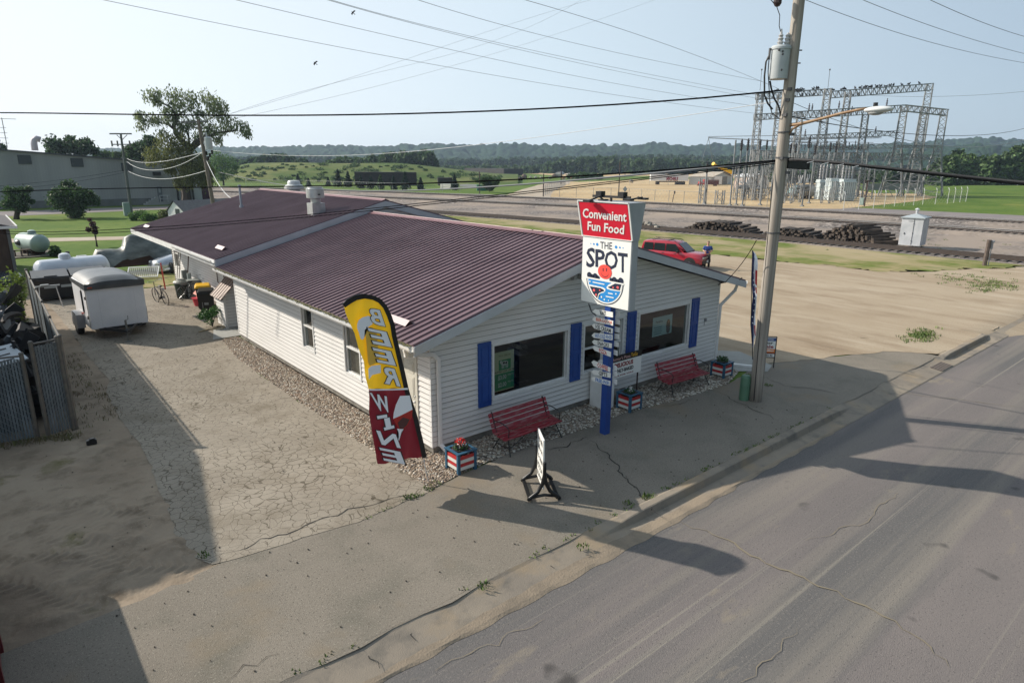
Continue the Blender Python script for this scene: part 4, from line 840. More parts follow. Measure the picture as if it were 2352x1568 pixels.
# --- planters
PBL=mat('planter_blue',(.03,.10,.17),.5); PWH=mat('planter_white',(.62,.62,.58),.5); PRD=mat('planter_red',(.42,.03,.03),.5)
def leaves(g,c,r,n,s,flat=.6):
    for _ in range(n):
        v=Vector((random.gauss(0,1),random.gauss(0,1),random.gauss(0,1))).normalized()*random.uniform(.4,1); p=Vector(c)+Vector((v.x*r[0],v.y*r[1],v.z*r[2])); a=Vector((random.gauss(0,1),random.gauss(0,1),random.gauss(0,flat))).normalized(); b=a.cross(Vector((random.gauss(0,1),random.gauss(0,1),random.gauss(0,1)))).normalized(); k=s*random.uniform(.6,1.3)
        g.add([p-a*k,p+b*k*.5,p+a*k,p-b*k*.5],[(0,1,2,3)])
def make_planter(label,flowers):
    t=thing('planter_box',label,'planter',(0,0,0),0,'striped planter boxes before the shop'); w=.21; h=.45
    for sx in(-1,1):
        for sy in(-1,1): g=MB(); g.box((sx*w,sy*w,h/2),(.065,.065,h)); g.build('post',PBL,t,bevel=.005)
    for k,m_ in enumerate((PWH,PRD,PWH,PRD)):
        g=MB(); z=.115+k*.078
        for s in(-1,1): g.box((0,s*w,z),(.36,.03,.074)); g.box((s*w,0,z),(.03,.36,.074))
        g.build('slat_band',m_,t,fix=False)
    g=MB()
    for s in(-1,1): g.box((0,s*.215,h+.008),(.52,.07,.02)); g.box((s*.215,0,h+.008),(.07,.36,.018))
    g.build('top_rim',PBL,t,fix=False)
    g=MB(); g.lathe([(.12,.2),(.17,.46),(.19,.48),(.17,.48),(.15,.44),(.01,.43)],16); g.build('pot',mat('pot_dark',(.05,.05,.045),.6),t)
    for (nm,col,n,z,r,s) in flowers:
        g=MB(); leaves(g,(0,0,z),(r,r,.09),n,s)
        g.build(nm,mat('petal_'+nm,col,.6,island=.3),t,fix=False)
    return t
LEAFC=(.035,.09,.02)
p1=make_planter('striped planter box by the near shop corner filled with red, white and purple flowers',[('foliage',LEAFC,260,.52,.16,.03),('red_flower',(.55,.015,.01),130,.62,.13,.028),('white_flower',(.75,.74,.70),70,.56,.14,.022),('purple_flower',(.06,.02,.10),90,.52,.14,.025)]); p1.location=(.08,-.96,0)
p2=make_planter('striped planter box with low greenery in front of the pizza sign',[('foliage',LEAFC,220,.49,.15,.03),('white_bloom',(.7,.7,.68),45,.54,.13,.025)]); p2.location=(5.55,-.92,0)
p3=make_planter('striped planter box with leafy plants at the far right shop corner',[('foliage',LEAFC,320,.55,.18,.035),('pale_bloom',(.6,.6,.6),16,.58,.15,.022)]); p3.location=(9.9,-.90,0)
# --- swinging pavement sign (panel nearly edge-on)
fA=G(*S7(628,1312)); fB_=G(*S7(680,1452)); md=(fA+fB_)/2; dv=(fB_-fA); aa=math.atan2(dv.y,dv.x); Ls_=dv.length
t=thing('pavement_sign','white swinging pavement sign with rows of black lettering in a black curved frame','sign',md,aa)
g=MB(); g.box((0,0,.70),(.60,.03,1.02)); pn=g.build('panel',SIGNW,t,bevel=.004)
for s in(1,-1):
    for k,(txt,hh) in enumerate((('COLD BEER',.10),('LIQUOR',.10),('ICE CREAM',.09),('PIZZA',.11),('BAIT',.10))):
        z=1.08-k*.19; A=(-.25*s,-.018*s,z-hh/2) if s>0 else (.25,.018,z-hh/2); B_=(.25,-.018,z-hh/2) if s>0 else (-.25,.018,z-hh/2); D_=(A[0],A[1],z+hh/2)
        vs,fs=textgeo(txt,1,.02,res=1); xs_=[v[0] for v in vs]; ys_=[v[1] for v in vs]; g=MB(); A=Vector(A);B2_=Vector(B_);D2_=Vector(D_)
        g.add([A+(B2_-A)*((v[0]-min(xs_))/(max(xs_)-min(xs_)))+(D2_-A)*((v[1]-min(ys_))/(max(ys_)-min(ys_))) for v in vs],fs); g.build('lettering',BLK,pn,fix=False)
for s in(-1,1):
    g=MB(); x=s*Ls_/2
    g.tube([(x,0,.80),(x,0,.55),(x,-.03,.38),(x,-.12,.2),(x,-.27,.08),(x,-.31,.03)],[.035,.035,.04,.04,.04,.035],8); g.tube([(x,0,.80),(x,0,.55),(x,.03,.38),(x,.12,.2),(x,.27,.08),(x,.31,.03)],[.035,.035,.04,.04,.04,.035],8); g.tube([(x,-.24,.09),(x,0,.13),(x,.24,.09)],.03,8)
    g.build('side_frame',mat('plastic_black',(.014,.014,.014),.35),t,smooth=True)
for s in(-1,1): g=MB(); g.box((0,s*.27,.045),(Ls_,.07,.03)); g.build('cross_bar',mat('plastic_black',(.014,.014,.014),.35),t)
# --- pizza sign
pz=thing('pizza_sign','white pizza board with red and black lettering on two thin posts against the front wall','sign',(5.55,-.40,0))
YP=-.42
a=PY(*SP(150,640),YP); 
ps=lambda x,y,o=0:PY(*SP(x,y),YP-o)
BRp=ps(715,572); TRp=ps(735,195); TRb=ps(735,75)
x1_=TRp.x; x0_=x1_-1.28; zt_=TRp.z; zb_=BRp.z+.0
g=MB(); g.span((x0_,YP-.012,zb_),(x1_,YP+.012,zt_)); bp_=g.build('board',SIGNW,pz,world=True)
g=MB(); g.span((x0_-.01,YP-.014,zt_),(x1_,YP+.014,zt_+.17)); g.build('header',mat('header_black',(.012,.011,.010),.5),pz,world=True)
def pl(s,xa,xb,za,zb,m_,b=.02): fit(s,(xa,YP-.016,za),(xb,YP-.016,za),(xa,YP-.016,zb),m_,pz,bold=b)
hz=zt_-zb_
DRED=mat('letter_darkred',(.28,.015,.02),.5)
pl('DELICIOUS',x0_+.17,x1_-.36,zt_-.04-hz*.26,zt_-.05,DRED,.05); pl('FRESHLY-BAKED',x0_+.06,x1_-.33,zt_-.08-hz*.50,zt_-.10-hz*.26,BLK,.04); pl('PIZZA FOR YOU!',x0_+.06,x1_-.33,zb_+.05,zt_-.14-hz*.52,DRED,.04)
pl("Hunter's Pizza",x0_+.05,x0_+.80,zt_+.04,zt_+.125,mat('letter_pinkish',(.6,.35,.33),.5),.02); pl('ToGo',x0_+.83,x1_-.18,zt_+.04,zt_+.14,mat('letter_gold',(.75,.42,.04),.5),.03)
for xx in(x0_+.03,x1_-.08): g=MB(); g.beam((xx,YP+.03,0),(xx,YP+.03,zt_+.1),.03); g.build('post',mat('post_rusty',(.05,.03,.025),.7),pz,world=True)
# --- for sale sign
sa=G(*SF(1045,1345)); P1=PV(sa,*SF(1190,330))
fs_=thing('for_sale_sign','small wire-framed for sale yard sign just right of the utility pole','sign',sa)
xd=Vector((-.66,.75,0)).normalized()*.50   # towards its hidden left side
h_=1.02
g=MB()
A=sa.copy(); B2_=sa+xd
for a_,b_ in(((A),(A+Vector((0,0,h_)))),((B2_),(B2_+Vector((0,0,h_)))),((A+Vector((0,0,h_))),(B2_+Vector((0,0,h_)))),((A+Vector((0,0,.34))),(B2_+Vector((0,0,.34)))) ): g.beam(a_,b_,.025)
g.build('wire_frame',BLACK,fs_,world=True)
def fsq(u0,u1,z0_,z1_,o,m_,name):
    g=MB(); n__=xd.cross(Vector((0,0,1))).normalized(); n__=n__ if n__.dot(Vector(CAM)-sa)>0 else -n__
    P=[A+xd*u0+Vector((0,0,z0_)),A+xd*u1+Vector((0,0,z0_)),A+xd*u1+Vector((0,0,z1_)),A+xd*u0+Vector((0,0,z1_))]; g.add([p+n__*o for p in P],[(0,1,2,3)]); g.build(name,m_,fs_,world=True,fix=False); return n__
nn=fsq(.02,.98,.36,1.0,.004,SIGNW,'panel'); fsq(.03,.97,.88,.98,.008,mat('panel_blue',(.03,.08,.25),.5),'header_band'); fsq(.03,.97,.50,.62,.008,mat('panel_orange',(.75,.22,.05),.5),'lower_band'); fsq(.02,.98,.46,.50,.009,mat('panel_darkred',(.15,.01,.01),.5),'divider')
for s,za,zb,u0,u1,m_ in(('By Owner',.90,.96,.85,.15,LWHT),('For',.78,.86,.70,.20,BLK),('Sale',.65,.75,.75,.15,DRED),('Building',.52,.60,.9,.1,LWHT),('555-0142',.38,.44,.85,.15,BLK)):
    fit(s,A+xd*u0+Vector((0,0,za))+nn*.012,A+xd*u1+Vector((0,0,za))+nn*.012,A+xd*u0+Vector((0,0,zb))+nn*.012,m_,fs_,bold=.03)
g=MB(); P=[A+xd*.72+Vector((0,0,.66)),A+xd*1.2+Vector((0,0,.66)),A+xd*1.2+Vector((0,0,.93)),A+xd*.72+Vector((0,0,.93))]; g.add([p+nn*.02 for p in P],[(0,1,2,3)]); g.build('flyer',mat('flyer_pale',(.45,.58,.60),.5),fs_,world=True,fix=False)
# --- green pedestal
p=Vector((8.55,-2.48,0)); g=MB(); g.lathe([(.135,0),(.135,.62),(.125,.66),(.10,.70),(.05,.715),(.01,.72)],24); g.lathe([(.142,.40),(.142,.43)],24); o=g.build('telecom_pedestal',mat('pedestal_green',(.085,.18,.11),.5,col2=(.07,.15,.095),scale=5),None,autos=rad(35)); o.location=p; tag(o,'round green telecom pedestal at the foot of the utility pole','pedestal')
# --- white cabinet by the wall, round boulder
g=MB(); g.span((4.93,-.62,.0),(5.28,-.08,.95)); g.span((4.88,-.66,.95),(5.34,-.05,1.0)); g.span((4.95,-.64,.05),(5.26,-.62,.9)); o=g.build('utility_cabinet',WTRIM,None,loc=(5.1,-.35,0),bevel=.006); tag(o,'white upright utility cabinet standing against the front wall behind the signpost','cabinet')
g=MB(); g.ell((5.55,-.42,.19),(.25,.2,.22),12,8,j=.05); o=g.build('boulder',mat('boulder_mottled',(.20,.16,.12),.8,col2=(.28,.26,.24),scale=6,bump=.5),None,loc=(5.55,-.42,0),smooth=True); tag(o,'rounded mottled boulder behind the middle planter box','boulder')
# --- weeds in the joints
def weeds(name,pts,label,n=26,r=.12,h=.07):
    g=MB()
    for (x,y) in pts: blades(g,x,y,0,n,r,h)
    o=g.build(name,WEED,None,fix=False); tag(o,label,'weeds',kind='stuff'); return o
wp=[]
for a_,b_,k in(((10,-4.33),(1,-4.30),40),((-.9,-1.35),(-2.4,-1.5),8),((1,-4.3),(-6,-4.30),14)):
    for i in range(k):
        t_=random.random(); wp.append((a_[0]+(b_[0]-a_[0])*t_+random.gauss(0,.05),a_[1]+(b_[1]-a_[1])*t_+random.gauss(0,.025)))
weeds('joint_weeds',wp,'short weeds growing along the kerb joint',9,.07,.035)
weeds('crack_weeds',[tuple(G(*t)[:2]) for t in((1490,1140),(1487,1143),(1445,1158),(985,1122),(1000,1112),(940,1142),(952,1140),(1110,1345),(1340,1258),(470,1275),(1765,885),(1745,868),(1720,862))],'low weeds sprouting from pavement cracks',34,.12,.06)
# --- cracks in asphalt as real thin fissures laid 4 mm above
CRM=mat('crack_fill',(.035,.032,.028),.95); CRG=mat('crack_dusty',(.20,.17,.12),.95)
def crack(pts,w,z,m,seed,name='pavement_crack'):
    R=random.Random(seed); P=[G(x,y,z) for x,y in pts]; Q=[]
    for a_,b_ in zip(P[:-1],P[1:]):
        L=(b_-a_).length; k=max(2,int(L/.12)); nn_=Vector((-(b_-a_).y,(b_-a_).x,0)).normalized(); ph=R.random()*6
        for i in range(k): t_=i/k; Q.append(a_.lerp(b_,t_)+nn_*(R.gauss(0,.018)+.04*math.sin(t_*9+ph)))
    Q.append(P[-1]); g=MB(); vs=[]
    for i,q_ in enumerate(Q):
        d=(Q[min(i+1,len(Q)-1)]-Q[max(i-1,0)]); nn_=Vector((-d.y,d.x,0)).normalized(); ww=w*R.uniform(.35,1.3)*min(1,.3+3*min(i,len(Q)-1-i)/len(Q)); vs+=[q_-nn_*ww,q_+nn_*ww]
    g.add(vs,[(2*i,2*i+1,2*i+3,2*i+2) for i in range(len(Q)-1)]); o=g.build(name,m,None,fix=False); o['kind']='structure'; return o
crack([(1250,1030),(1290,1028),(1330,1008),(1350,1003)],.014,.010,CRM,1); crack([(1350,1008),(1400,1045),(1440,1100),(1478,1140),(1497,1165)],.012,.010,CRM,2)
crack([(1560,1198),(1640,1225),(1760,1290),(1900,1350),(2010,1400),(2120,1470),(2180,1530)],.016,-.118,CRG,3); crack([(1755,865),(1800,885),(1870,893),(1935,905)],.010,.010,CRM,4); crack([(1640,895),(1700,925),(1780,962),(1812,975)],.010,.010,CRM,5)
crack([(1950,880),(2100,905),(2352,935)],.012,-.118,CRG,6); crack([(1590,915),(1560,928),(1520,932)],.010,.010,CRM,7); crack([(505,1275),(640,1230),(800,1170),(965,1128)],.012,.012,CRM,8)
crack([(1235,1265),(1255,1290),(1275,1305)],.012,-.06,CRM,9); crack([(940,1415),(948,1440),(955,1470)],.016,-.05,CRM,10); crack([(827,1468),(850,1510),(872,1534)],.012,-.05,CRM,11); crack([(1497,1148),(1494,1172),(1530,1190)],.010,-.02,CRM,12); crack([(1905,925),(1915,940),(1970,952)],.010,-.04,CRM,13)
crack([(2060,1130),(1980,1200),(1850,1240)],.007,-.118,CRG,14); crack([(1000,1540),(1120,1480),(1250,1420)],.006,-.118,CRG,15); crack([(1700,1568),(1780,1500),(1830,1440)],.006,-.118,CRG,16); crack([(520,1565),(560,1530),(640,1500)],.006,.010,CRM,17)
# pebbles and twigs strewn about
g=MB()
for k in range(260):
    x,y=random.uniform(-6.5,9),random.uniform(-4.2,-1.4)
    if random.random()<.45: x,y=random.uniform(-7,-1.2),random.uniform(-1,7)
    s_=random.uniform(.006,.017); g.ell((x,y,.012),(s_,s_*1.3,s_*.6),5,3)
o=g.build('loose_stones',mat('loose_stone',(.07,.06,.05),.9,island=.6),None,fix=False); o['kind']='stuff'
# storm drain, far kerb
dg=thing('storm_drain','rusty iron grate set in the gutter by the gravel lot','drain',(16.6,-4.78,-.10))
TG_=Matrix.Translation((0,-4.78,-.078))@Matrix.Rotation(rad(8.1),4,'X')
g=MB(); g.box((16.6,0,-.004),(1.0,.34,.012),M=TG_); g.build('pit',BLACK,dg,world=True)
g=MB()
for k in range(9): g.box((16.15+k*.112,0,.008),(.035,.34,.014),M=TG_)
for k in range(5): g.box((16.6,-.16+k*.08,.007),(.95,.026,.012),M=TG_)
g.build('grate',mat('iron_rusty',(.16,.13,.11),.6),dg,world=True)
# ================================================================ LEFT YARD
SY=SR(0,600,2.94); SZ=SR(380,620,4.61); SQ=SR(0,700,2.376)
nb=thing('neighbour_building','plain brown building standing just past the left edge, shading the yard','building',(-12,8,0))
g=MB(); g.add([(-9.35,5.42,0),(-8.5,9.7,0),(-8.5,16,0),(-24,16,0),(-24,5.42,0),(-9.35,5.42,5),(-8.5,9.7,5),(-8.5,16,5),(-24,16,5),(-24,5.42,5)],[(0,1,6,5),(1,2,7,6),(2,3,8,7),(3,4,9,8),(4,0,5,9),(5,6,7,8,9)]); g.build('wall',mat('brown_wall',(.12,.08,.06),.8,col2=(.15,.10,.08),scale=2),nb,world=True)
g=MB(); g.span((-24,15.9,5.0),(-8.6,9.9,5.02)); g.build('roof',mat('dark_roof',(.05,.05,.05),.9),nb,world=True)
rb=thing('red_dumpster','low dark red steel dumpster cut by the lower left corner','dumpster',(-9,-2.5,0))
g=MB(); g.span((-10.6,-6,.1),(-7.70,.6,1.4)); 
for k in range(7): g.span((-7.70,-5.9+k*1.05,.12),(-7.66,-5.78+k*1.05,1.35))
g.span((-10.65,-6.05,1.36),(-7.62,.65,1.45)); g.build('bin_body',mat('dumpster_red',(.16,.02,.025),.55,col2=(.10,.02,.02),scale=2),rb,world=True)
# --- slatted chain link fence
SLAT=mat('fence_slat',(.11,.135,.145),.5,col2=(.15,.175,.19),scale=2,island=.2); FPOST=mat('fence_post',(.12,.11,.10),.5,metal=.4,col2=(.17,.155,.13),scale=6)
def slatfence(label,a,b,h,gap=.058,group='slatted fence panels',posts=True,lean=0):
    a=Vector(a);b=Vector(b); L=(b-a).length; d=(b-a)/L; t=thing('slatted_fence',label,'fence',a,0,group)
    g=MB(); k=int(L/gap)
    for i in range(k):
        p=a+d*(gap*(i+.5)); g.beam(p+Vector((0,0,.06)),p+Vector((0,0,h-.07)),.010,.042,up=d)
    g.build('slat_panel',SLAT,t,world=True,fix=False)
    g=MB(); nn_=d.cross(Vector((0,0,1)))*.012; m_=int((L+h)/.16)
    for i in range(m_):
        for s in(0,1):
            u0=i*.16-(h if s==0 else 0); u1=u0+h
            if s: u0,u1=u1-0,u0
            P0=[u0,.04];P1=[u1,h-.04]
            # clip to 0..L
            if abs(u1-u0)<1e-6: continue
            def cl(u,z,du,dz):
                return u,z
            za,zb_=.04,h-.04; ua,ub=u0,u1
            for (lim,sgn) in((0,1),(L,-1)):
                if (ua-lim)*sgn<0 and (ub-lim)*sgn<0: break
                if (ua-lim)*sgn<0: za=za+(zb_-za)*(lim-ua)/(ub-ua); ua=lim
                if (ub-lim)*sgn<0: zb_=za+(zb_-za)*(lim-ua)/(ub-ua); ub=lim
            else:
                for q_ in(1,-1) if L<3 else (1,):
                    g.beam(a+d*ua+Vector((0,0,za))+nn_*q_,a+d*ub+Vector((0,0,zb_))+nn_*q_,.0045)
    g.build('wire_mesh',mat('mesh_wire',(.22,.24,.25),.5,metal=.3),t,world=True,fix=False)
    g=MB(); g.tube([a+Vector((0,0,h)),b+Vector((0,0,h))],.024,6); g.build('top_rail',FPOST,t,world=True)
    if posts:
        n_=max(1,round(L/2.6))
        for i in range(n_+1):
            p=a+d*(L*i/n_); g=MB(); r_=.045 if i in(0,n_) else .03; g.tube([p,p+Vector((0,0,h+.04))],r_,8); g.ell((p.x,p.y,h+.05),(r_*1.2,r_*1.2,.04),8,4); g.build('post',FPOST,t,world=True,smooth=False)
    return t
FC=G(176,985); FE=G(60,622,2.28); FE=Vector((FE.x,FE.y,0)); GP=G(110,1005)
slatfence('long slatted chain link fence running back beside the trailer',FC,FE,2.28)
slatfence('narrow slatted fence panel beside the gate opening, ending in the corner post',GP+Vector((.02,0,0)),FC-Vector((.06,0,0)),2.26)
GL_=G(88,1008); GL0=G(-60,1032)
slatfence('slatted gate leaf at the left edge in front of the scrap yard',GL_,GL0,2.02)
# --- scrap inside the yard
SCR=[mat('scrap_black',(.010,.010,.011),.35),mat('scrap_charcoal',(.03,.032,.036),.4),mat('scrap_grey',(.12,.13,.14),.5),mat('scrap_brown',(.04,.032,.028),.7),mat('scrap_silver',(.30,.32,.34),.4)]
g=MB()
for k in range(110):
    x=random.uniform(-8.8,-6.25); y=random.uniform(7.6,23); s_=random.uniform(.3,.75); g.ell((x,y,random.uniform(.0,.9)),(s_,s_,s_*.8),7,4,j=.4)
o=g.build('scrap_heap',mat('scrap_dark',(.012,.012,.013),.7,island=.4),None,fix=False); tag(o,'dark heap of tangled scrap behind the slatted fence','scrap heap',kind='stuff')
protos=[]
def scrapmesh(i):
    g=MB(); R=random
    if i%3==0:
        pts=[(math.cos(a)*.7,math.sin(a)*.22,0) for a in np.linspace(.2,2.9,8)]; g.tube(pts,[.05,.09,.10,.10,.10,.10,.09,.05],5)
    elif i%3==1: 
        g.box((0,0,0),(R.uniform(.8,1.3),.06,R.uniform(.3,.5))); g.box((.1,.04,.02),(.6,.05,.2)); g.beam((-.5,0,-.2),(.5,.05,.25),.05)
    else:
        g.prism([(-.5,-.2),(.5,-.25),(.6,.1),(.2,.3),(-.4,.25)],.07); g.box((0,0,.06),(.4,.25,.06))
    return g
for k in range(46):
    g=scrapmesh(k); x=random.uniform(-7.9,-6.4); y=random.uniform(7.6,19); 
    if x<-7.4 and y<9: x+=.6
    sc_=random.choice(SCR if k%5 else SCR[2:4]); o=g.build('scrap_part',sc_,None); o.location=(x,y,random.uniform(.8,1.7)); o.rotation_euler=(random.uniform(-1,1),random.uniform(-1.3,1.3),random.uniform(0,3.1))
    tag(o,'loose discarded car part lying on the scrap heap behind the fence','scrap part','scrap parts heaped behind the fence')
g=MB(); g.box((0,0,0),(.55,.45,.42)); g.box((0,-.22,.02),(.36,.04,.26)); o=g.build('scrap_monitor',mat('monitor_pale',(.42,.46,.46),.5),None,bevel=.03); o.location=PD(20,875,21.5); o.rotation_euler=(.5,.2,.5); g=MB(); g.box((0,-.245,.02),(.24,.01,.17)); s2=g.build('screen',BLACK,o); tag(o,'pale boxy monitor with a dark screen tipped on the scrap heap','monitor')
g=MB(); g.prism([(-.9,-.3),(.9,-.3),(.8,.35),(-.7,.35)],.03); o=g.build('striped_panel',mat('panel_whitegrey',(.55,.58,.60),.4),None); o.location=PD(30,795+235,19.6)-Vector((0,0,0)); o.location=(-7.45,7.6,1.72); o.rotation_euler=(.5,-.1,.25); tag(o,'white panel with dark stripes lying on top of the scrap by the gate','panel')
g=MB()
for k in range(3): g.box((0,-.18+k*.2,.036),(1.3,.035,.008))
g.build('stripe',BLACK,o)
# dark hood of a scrap car
g=MB(); g.ell((0,0,0),(.9,1.2,.4),14,8); o=g.build('scrap_car_hood',mat('hood_dark',(.05,.06,.07),.2,coat=.5),None,smooth=True); o.location=PD(8,640,34); tag(o,'dark rounded car hood showing above the scrap at the left edge','car hood')
# --- shed corner at the left edge
sh=thing('brown_shed','dark brown shed with a pale roof edge at the left edge behind the scrap','shed',(-9,27,0))
ec=G(39,520.6,3.0); x1=ec.x-.35; y1=ec.y
g=MB(); g.span((x1-6,y1+.4,0),(x1,y1+9,2.85)); g.build('wall',mat('shed_brown',(.045,.028,.02),.8,col2=(.07,.045,.03),scale=3,stretch=(6,6,.6)),sh,world=True)
g=MB(); g.add([(x1-7,y1,3.0),(ec.x,y1,2.98),(ec.x,y1+9.5,2.98),(x1-7,y1+9.5,3.0),(x1-7,y1,3.9),(x1-3,y1,3.9),(x1-3,y1+9.5,3.9),(x1-7,y1+9.5,3.9)],[(0,1,5,4),(1,2,6,5),(0,1,2,3),(2,3,7,6)]); g.build('roof',mat('shed_roof',(.10,.09,.09),.8),sh,world=True)
g=MB(); g.beam((x1-7,y1-.03,3.0),(ec.x,y1-.03,2.98),.04,.14); g.beam((ec.x,y1-.03,2.98),(ec.x,y1+9.5,2.98),.04,.14); g.build('fascia',WTRIM,sh,world=True)
g=MB(); g.span((x1-.12,y1+.33,0),(x1+.03,y1+.42,2.85)); g.build('corner_post',mat('corner_grey',(.12,.13,.13),.6),sh,world=True)
# --- enclosed cargo trailer
a=G(212,758,.42); b=G(345,746,.42); wv=(b-a); wv.z=0; az=rad(2.5); b=a+Vector((math.cos(az),math.sin(az),0))*wv.length; Wt=(b-a).length; mid=(a+b)/2; mid.z=0
tr=thing('cargo_trailer','white enclosed cargo trailer with a black domed roof parked nose out beside the fence','trailer',mid,az)
TW=mat('trailer_white',(.74,.745,.76),.35,col2=(.66,.67,.69),scale=1.5); TB=mat('trailer_black',(.025,.027,.03),.35); hT=HT(a,*SY(768,762)); hT=max(1.70,min(2.0,hT)); Lt=2.7; hw=Wt/2
g=MB(); g.span((-hw,0,.42),(hw,Lt,hT)); g.build('box_body',TW,tr,bevel=.02)
g=MB(); n_=12; vs=[];fs=[]
Ys=[-.07,-.04,.16,.45,1.2,2.0,Lt+.02]; Hs=[.02,.15,.24,.29,.32,.32,.28]
for j,(y,h) in enumerate(zip(Ys,Hs)):
    for i in range(n_+1):
        u=-1+2*i/n_; vs.append((u*(hw+.04),y,hT-.12+h*(1-abs(u)**3.5)+.10*(1 if abs(u)<.999 else 0)))
fs=[(j*(n_+1)+i,j*(n_+1)+i+1,(j+1)*(n_+1)+i+1,(j+1)*(n_+1)+i) for j in range(len(Ys)-1) for i in range(n_)]
vs+=[(-hw-.04,-.06,hT-.14),(hw+.04,-.06,hT-.14),(hw+.04,Lt+.02,hT-.14),(-hw-.04,Lt+.02,hT-.14)]
g.add(vs,fs); g.add([(-hw-.04,-.06,hT-.14),(hw+.04,-.06,hT-.14),(hw+.04,-.06,hT+.08),(-hw-.04,-.06,hT+.08)],[(0,1,2,3)])
for s in(-1,1): g.add([(s*(hw+.04),-.06,hT-.14),(s*(hw+.04),Lt+.02,hT-.14),(s*(hw+.04),Lt+.02,hT+.0),(s*(hw+.04),-.06,hT+.08)],[(0,1,2,3)])
for fi in range(len(g.f)):
    if fi>=36 and fi<72: g.m[fi]=1
g.build('roof_cap',[mat('trailer_roof',(.035,.04,.045),.4,col2=(.06,.065,.07),scale=2),mat('trailer_roof_grey',(.13,.14,.15),.45,col2=(.18,.19,.20),scale=1.5)],tr,smooth=False,autos=rad(50),fix='nod')
g=MB(); g.span((-hw-.015,.12,.50),(-hw,.85,hT-.18)); d_=g.build('side_door',TW,tr); 
g=MB()
for a_,b_ in(((-hw-.025,.10,.48),(-hw-.005,.13,hT-.16)),((-hw-.025,.84,.48),(-hw-.005,.87,hT-.16)),((-hw-.025,.1,hT-.18),(-hw-.005,.87,hT-.15))): g.span(a_,b_)
g.build('door_trim',mat('trim_alu',(.5,.5,.5),.3,metal=.7),d_)
g=MB(); g.span((-hw-.06,.78,.95),(-hw-.015,.82,1.75)); g.span((-hw-.05,.14,.8),(-hw-.012,.24,.9)); g.span((-hw-.05,.14,1.5),(-hw-.012,.24,1.6)); g.build('latch',BLACK,d_)
for s in(-1,1):
    g=MB(); g.add([(s*hw,1.15,.30),(s*hw,2.15,.30),(s*hw,2.15,.80),(s*hw,1.95,.86),(s*hw,1.35,.86),(s*hw,1.15,.80)]+[(s*(hw+.26),y,z) for y,z in((1.15,.30),(2.15,.30),(2.15,.80),(1.95,.86),(1.35,.86),(1.15,.80))],[(1,2,8,7),(2,3,9,8),(3,4,10,9),(4,5,11,10),(5,0,6,11),(6,7,8,9,10,11)]); g.build('fender',mat('fender_grey',(.30,.30,.31),.45),tr)
    g=MB(); M=Matrix.Translation((s*(hw+.02),1.65,.33))@Matrix.Rotation(s*math.pi/2,4,'Y'); g.lathe([(.16,0),(.30,0),(.335,.03),(.335,.19),(.30,.22),(.18,.21),(.05,.19)],20,M); wh=g.build('wheel',mat('tyre_black',(.015,.015,.016),.8),tr)
    g=MB(); g.lathe([(.02,.20),(.17,.215),(.18,.20)],16,M); g.build('hub',mat('hub_grey',(.4,.4,.4),.4,metal=.5),wh)
g=MB()
for s in(-1,1): g.beam((s*.62,.2,.40),(0,-1.05,.42),.06,.10)
g.beam((-.7,.0,.40),(.7,.0,.40),.08,.09); g.tube([(0,-1.2,.45),(0,-1.0,.44)],.05,8); g.build('tongue',BLACK,tr)
g=MB(); g.tube([(0,-.85,.05),(0,-.85,.80)],.035,8); g.lathe([(.12,0),(.12,.02),(.04,.05)],12,Matrix.Translation((0,-.85,.0))); g.tube([(0,-.85,.80),(.09,-.85,.82),(.09,-.85,.95)],.012,5); g.build('jack',mat('jack_grey',(.15,.15,.14),.5),tr)
g=MB()
for xx in(-hw*.62,hw*.62): 
    for k in range(26): g.box((xx,-.003,.5+k*(hT-.72)/26),(.010,.006,.010))
g.build('rivet_row',mat('rivet_grey',(.25,.25,.26),.5),tr,fix=False)
g=MB(); g.box((-hw+.12,-.08,hT-.05),(.14,.03,.05)); g.box((-hw-.05,1.0,.88),(.08,.10,.05)); g.build('marker_light',mat('marker_red',(.4,.05,.02),.3),tr)
# --- black dumpster with pale lids
a=G(*SY(330,905)); dm=thing('black_dumpster','black steel dumpster with flat grey lids in front of the silver tank','dumpster',(a.x,a.y,0),rad(-2))
Ld=2.9
g=MB(); g.add([(0,0,.12),(Ld,0,.12),(Ld,1.0,.12),(0,1.0,.12),(-.1,-.12,1.05),(Ld+.1,-.12,1.05),(Ld+.1,1.35,1.22),(-.1,1.35,1.22)],[(0,1,5,4),(1,2,6,5),(2,3,7,6),(3,0,4,7),(0,1,2,3)]); g.box((Ld/2,-.13,1.03),(Ld+.25,.08,.10)); g.build('bin_body',mat('bin_black',(.012,.013,.015),.4),dm)
for k in(0,1): g=MB(); x0_=-.08+k*(Ld/2+.03); g.add([(x0_,-.1,1.08),(x0_+Ld/2,-.1,1.08),(x0_+Ld/2,1.38,1.27),(x0_,1.38,1.27)],[(0,1,2,3)]); 
for k in(0,1): g=MB(); M=Matrix.Translation((-.06+k*(Ld/2+.05),0,1.12))@Matrix.Rotation(.12,4,'X'); g.box((Ld/4,.62,0),(Ld/2-.02,1.42,.05),M=M); g.box((Ld/4,.1,.04),(.5,.25,.06),M=M); g.build('lid',mat('lid_grey',(.07,.075,.08),.5),dm,bevel=.01)
g=MB(); g.span((.35,-.075,.62),(.85,-.06,.85)); g.span((1.0,-.08,.62),(1.55,-.06,.9)); g.build('sticker',mat('sticker_pale',(.35,.38,.38),.6),dm)
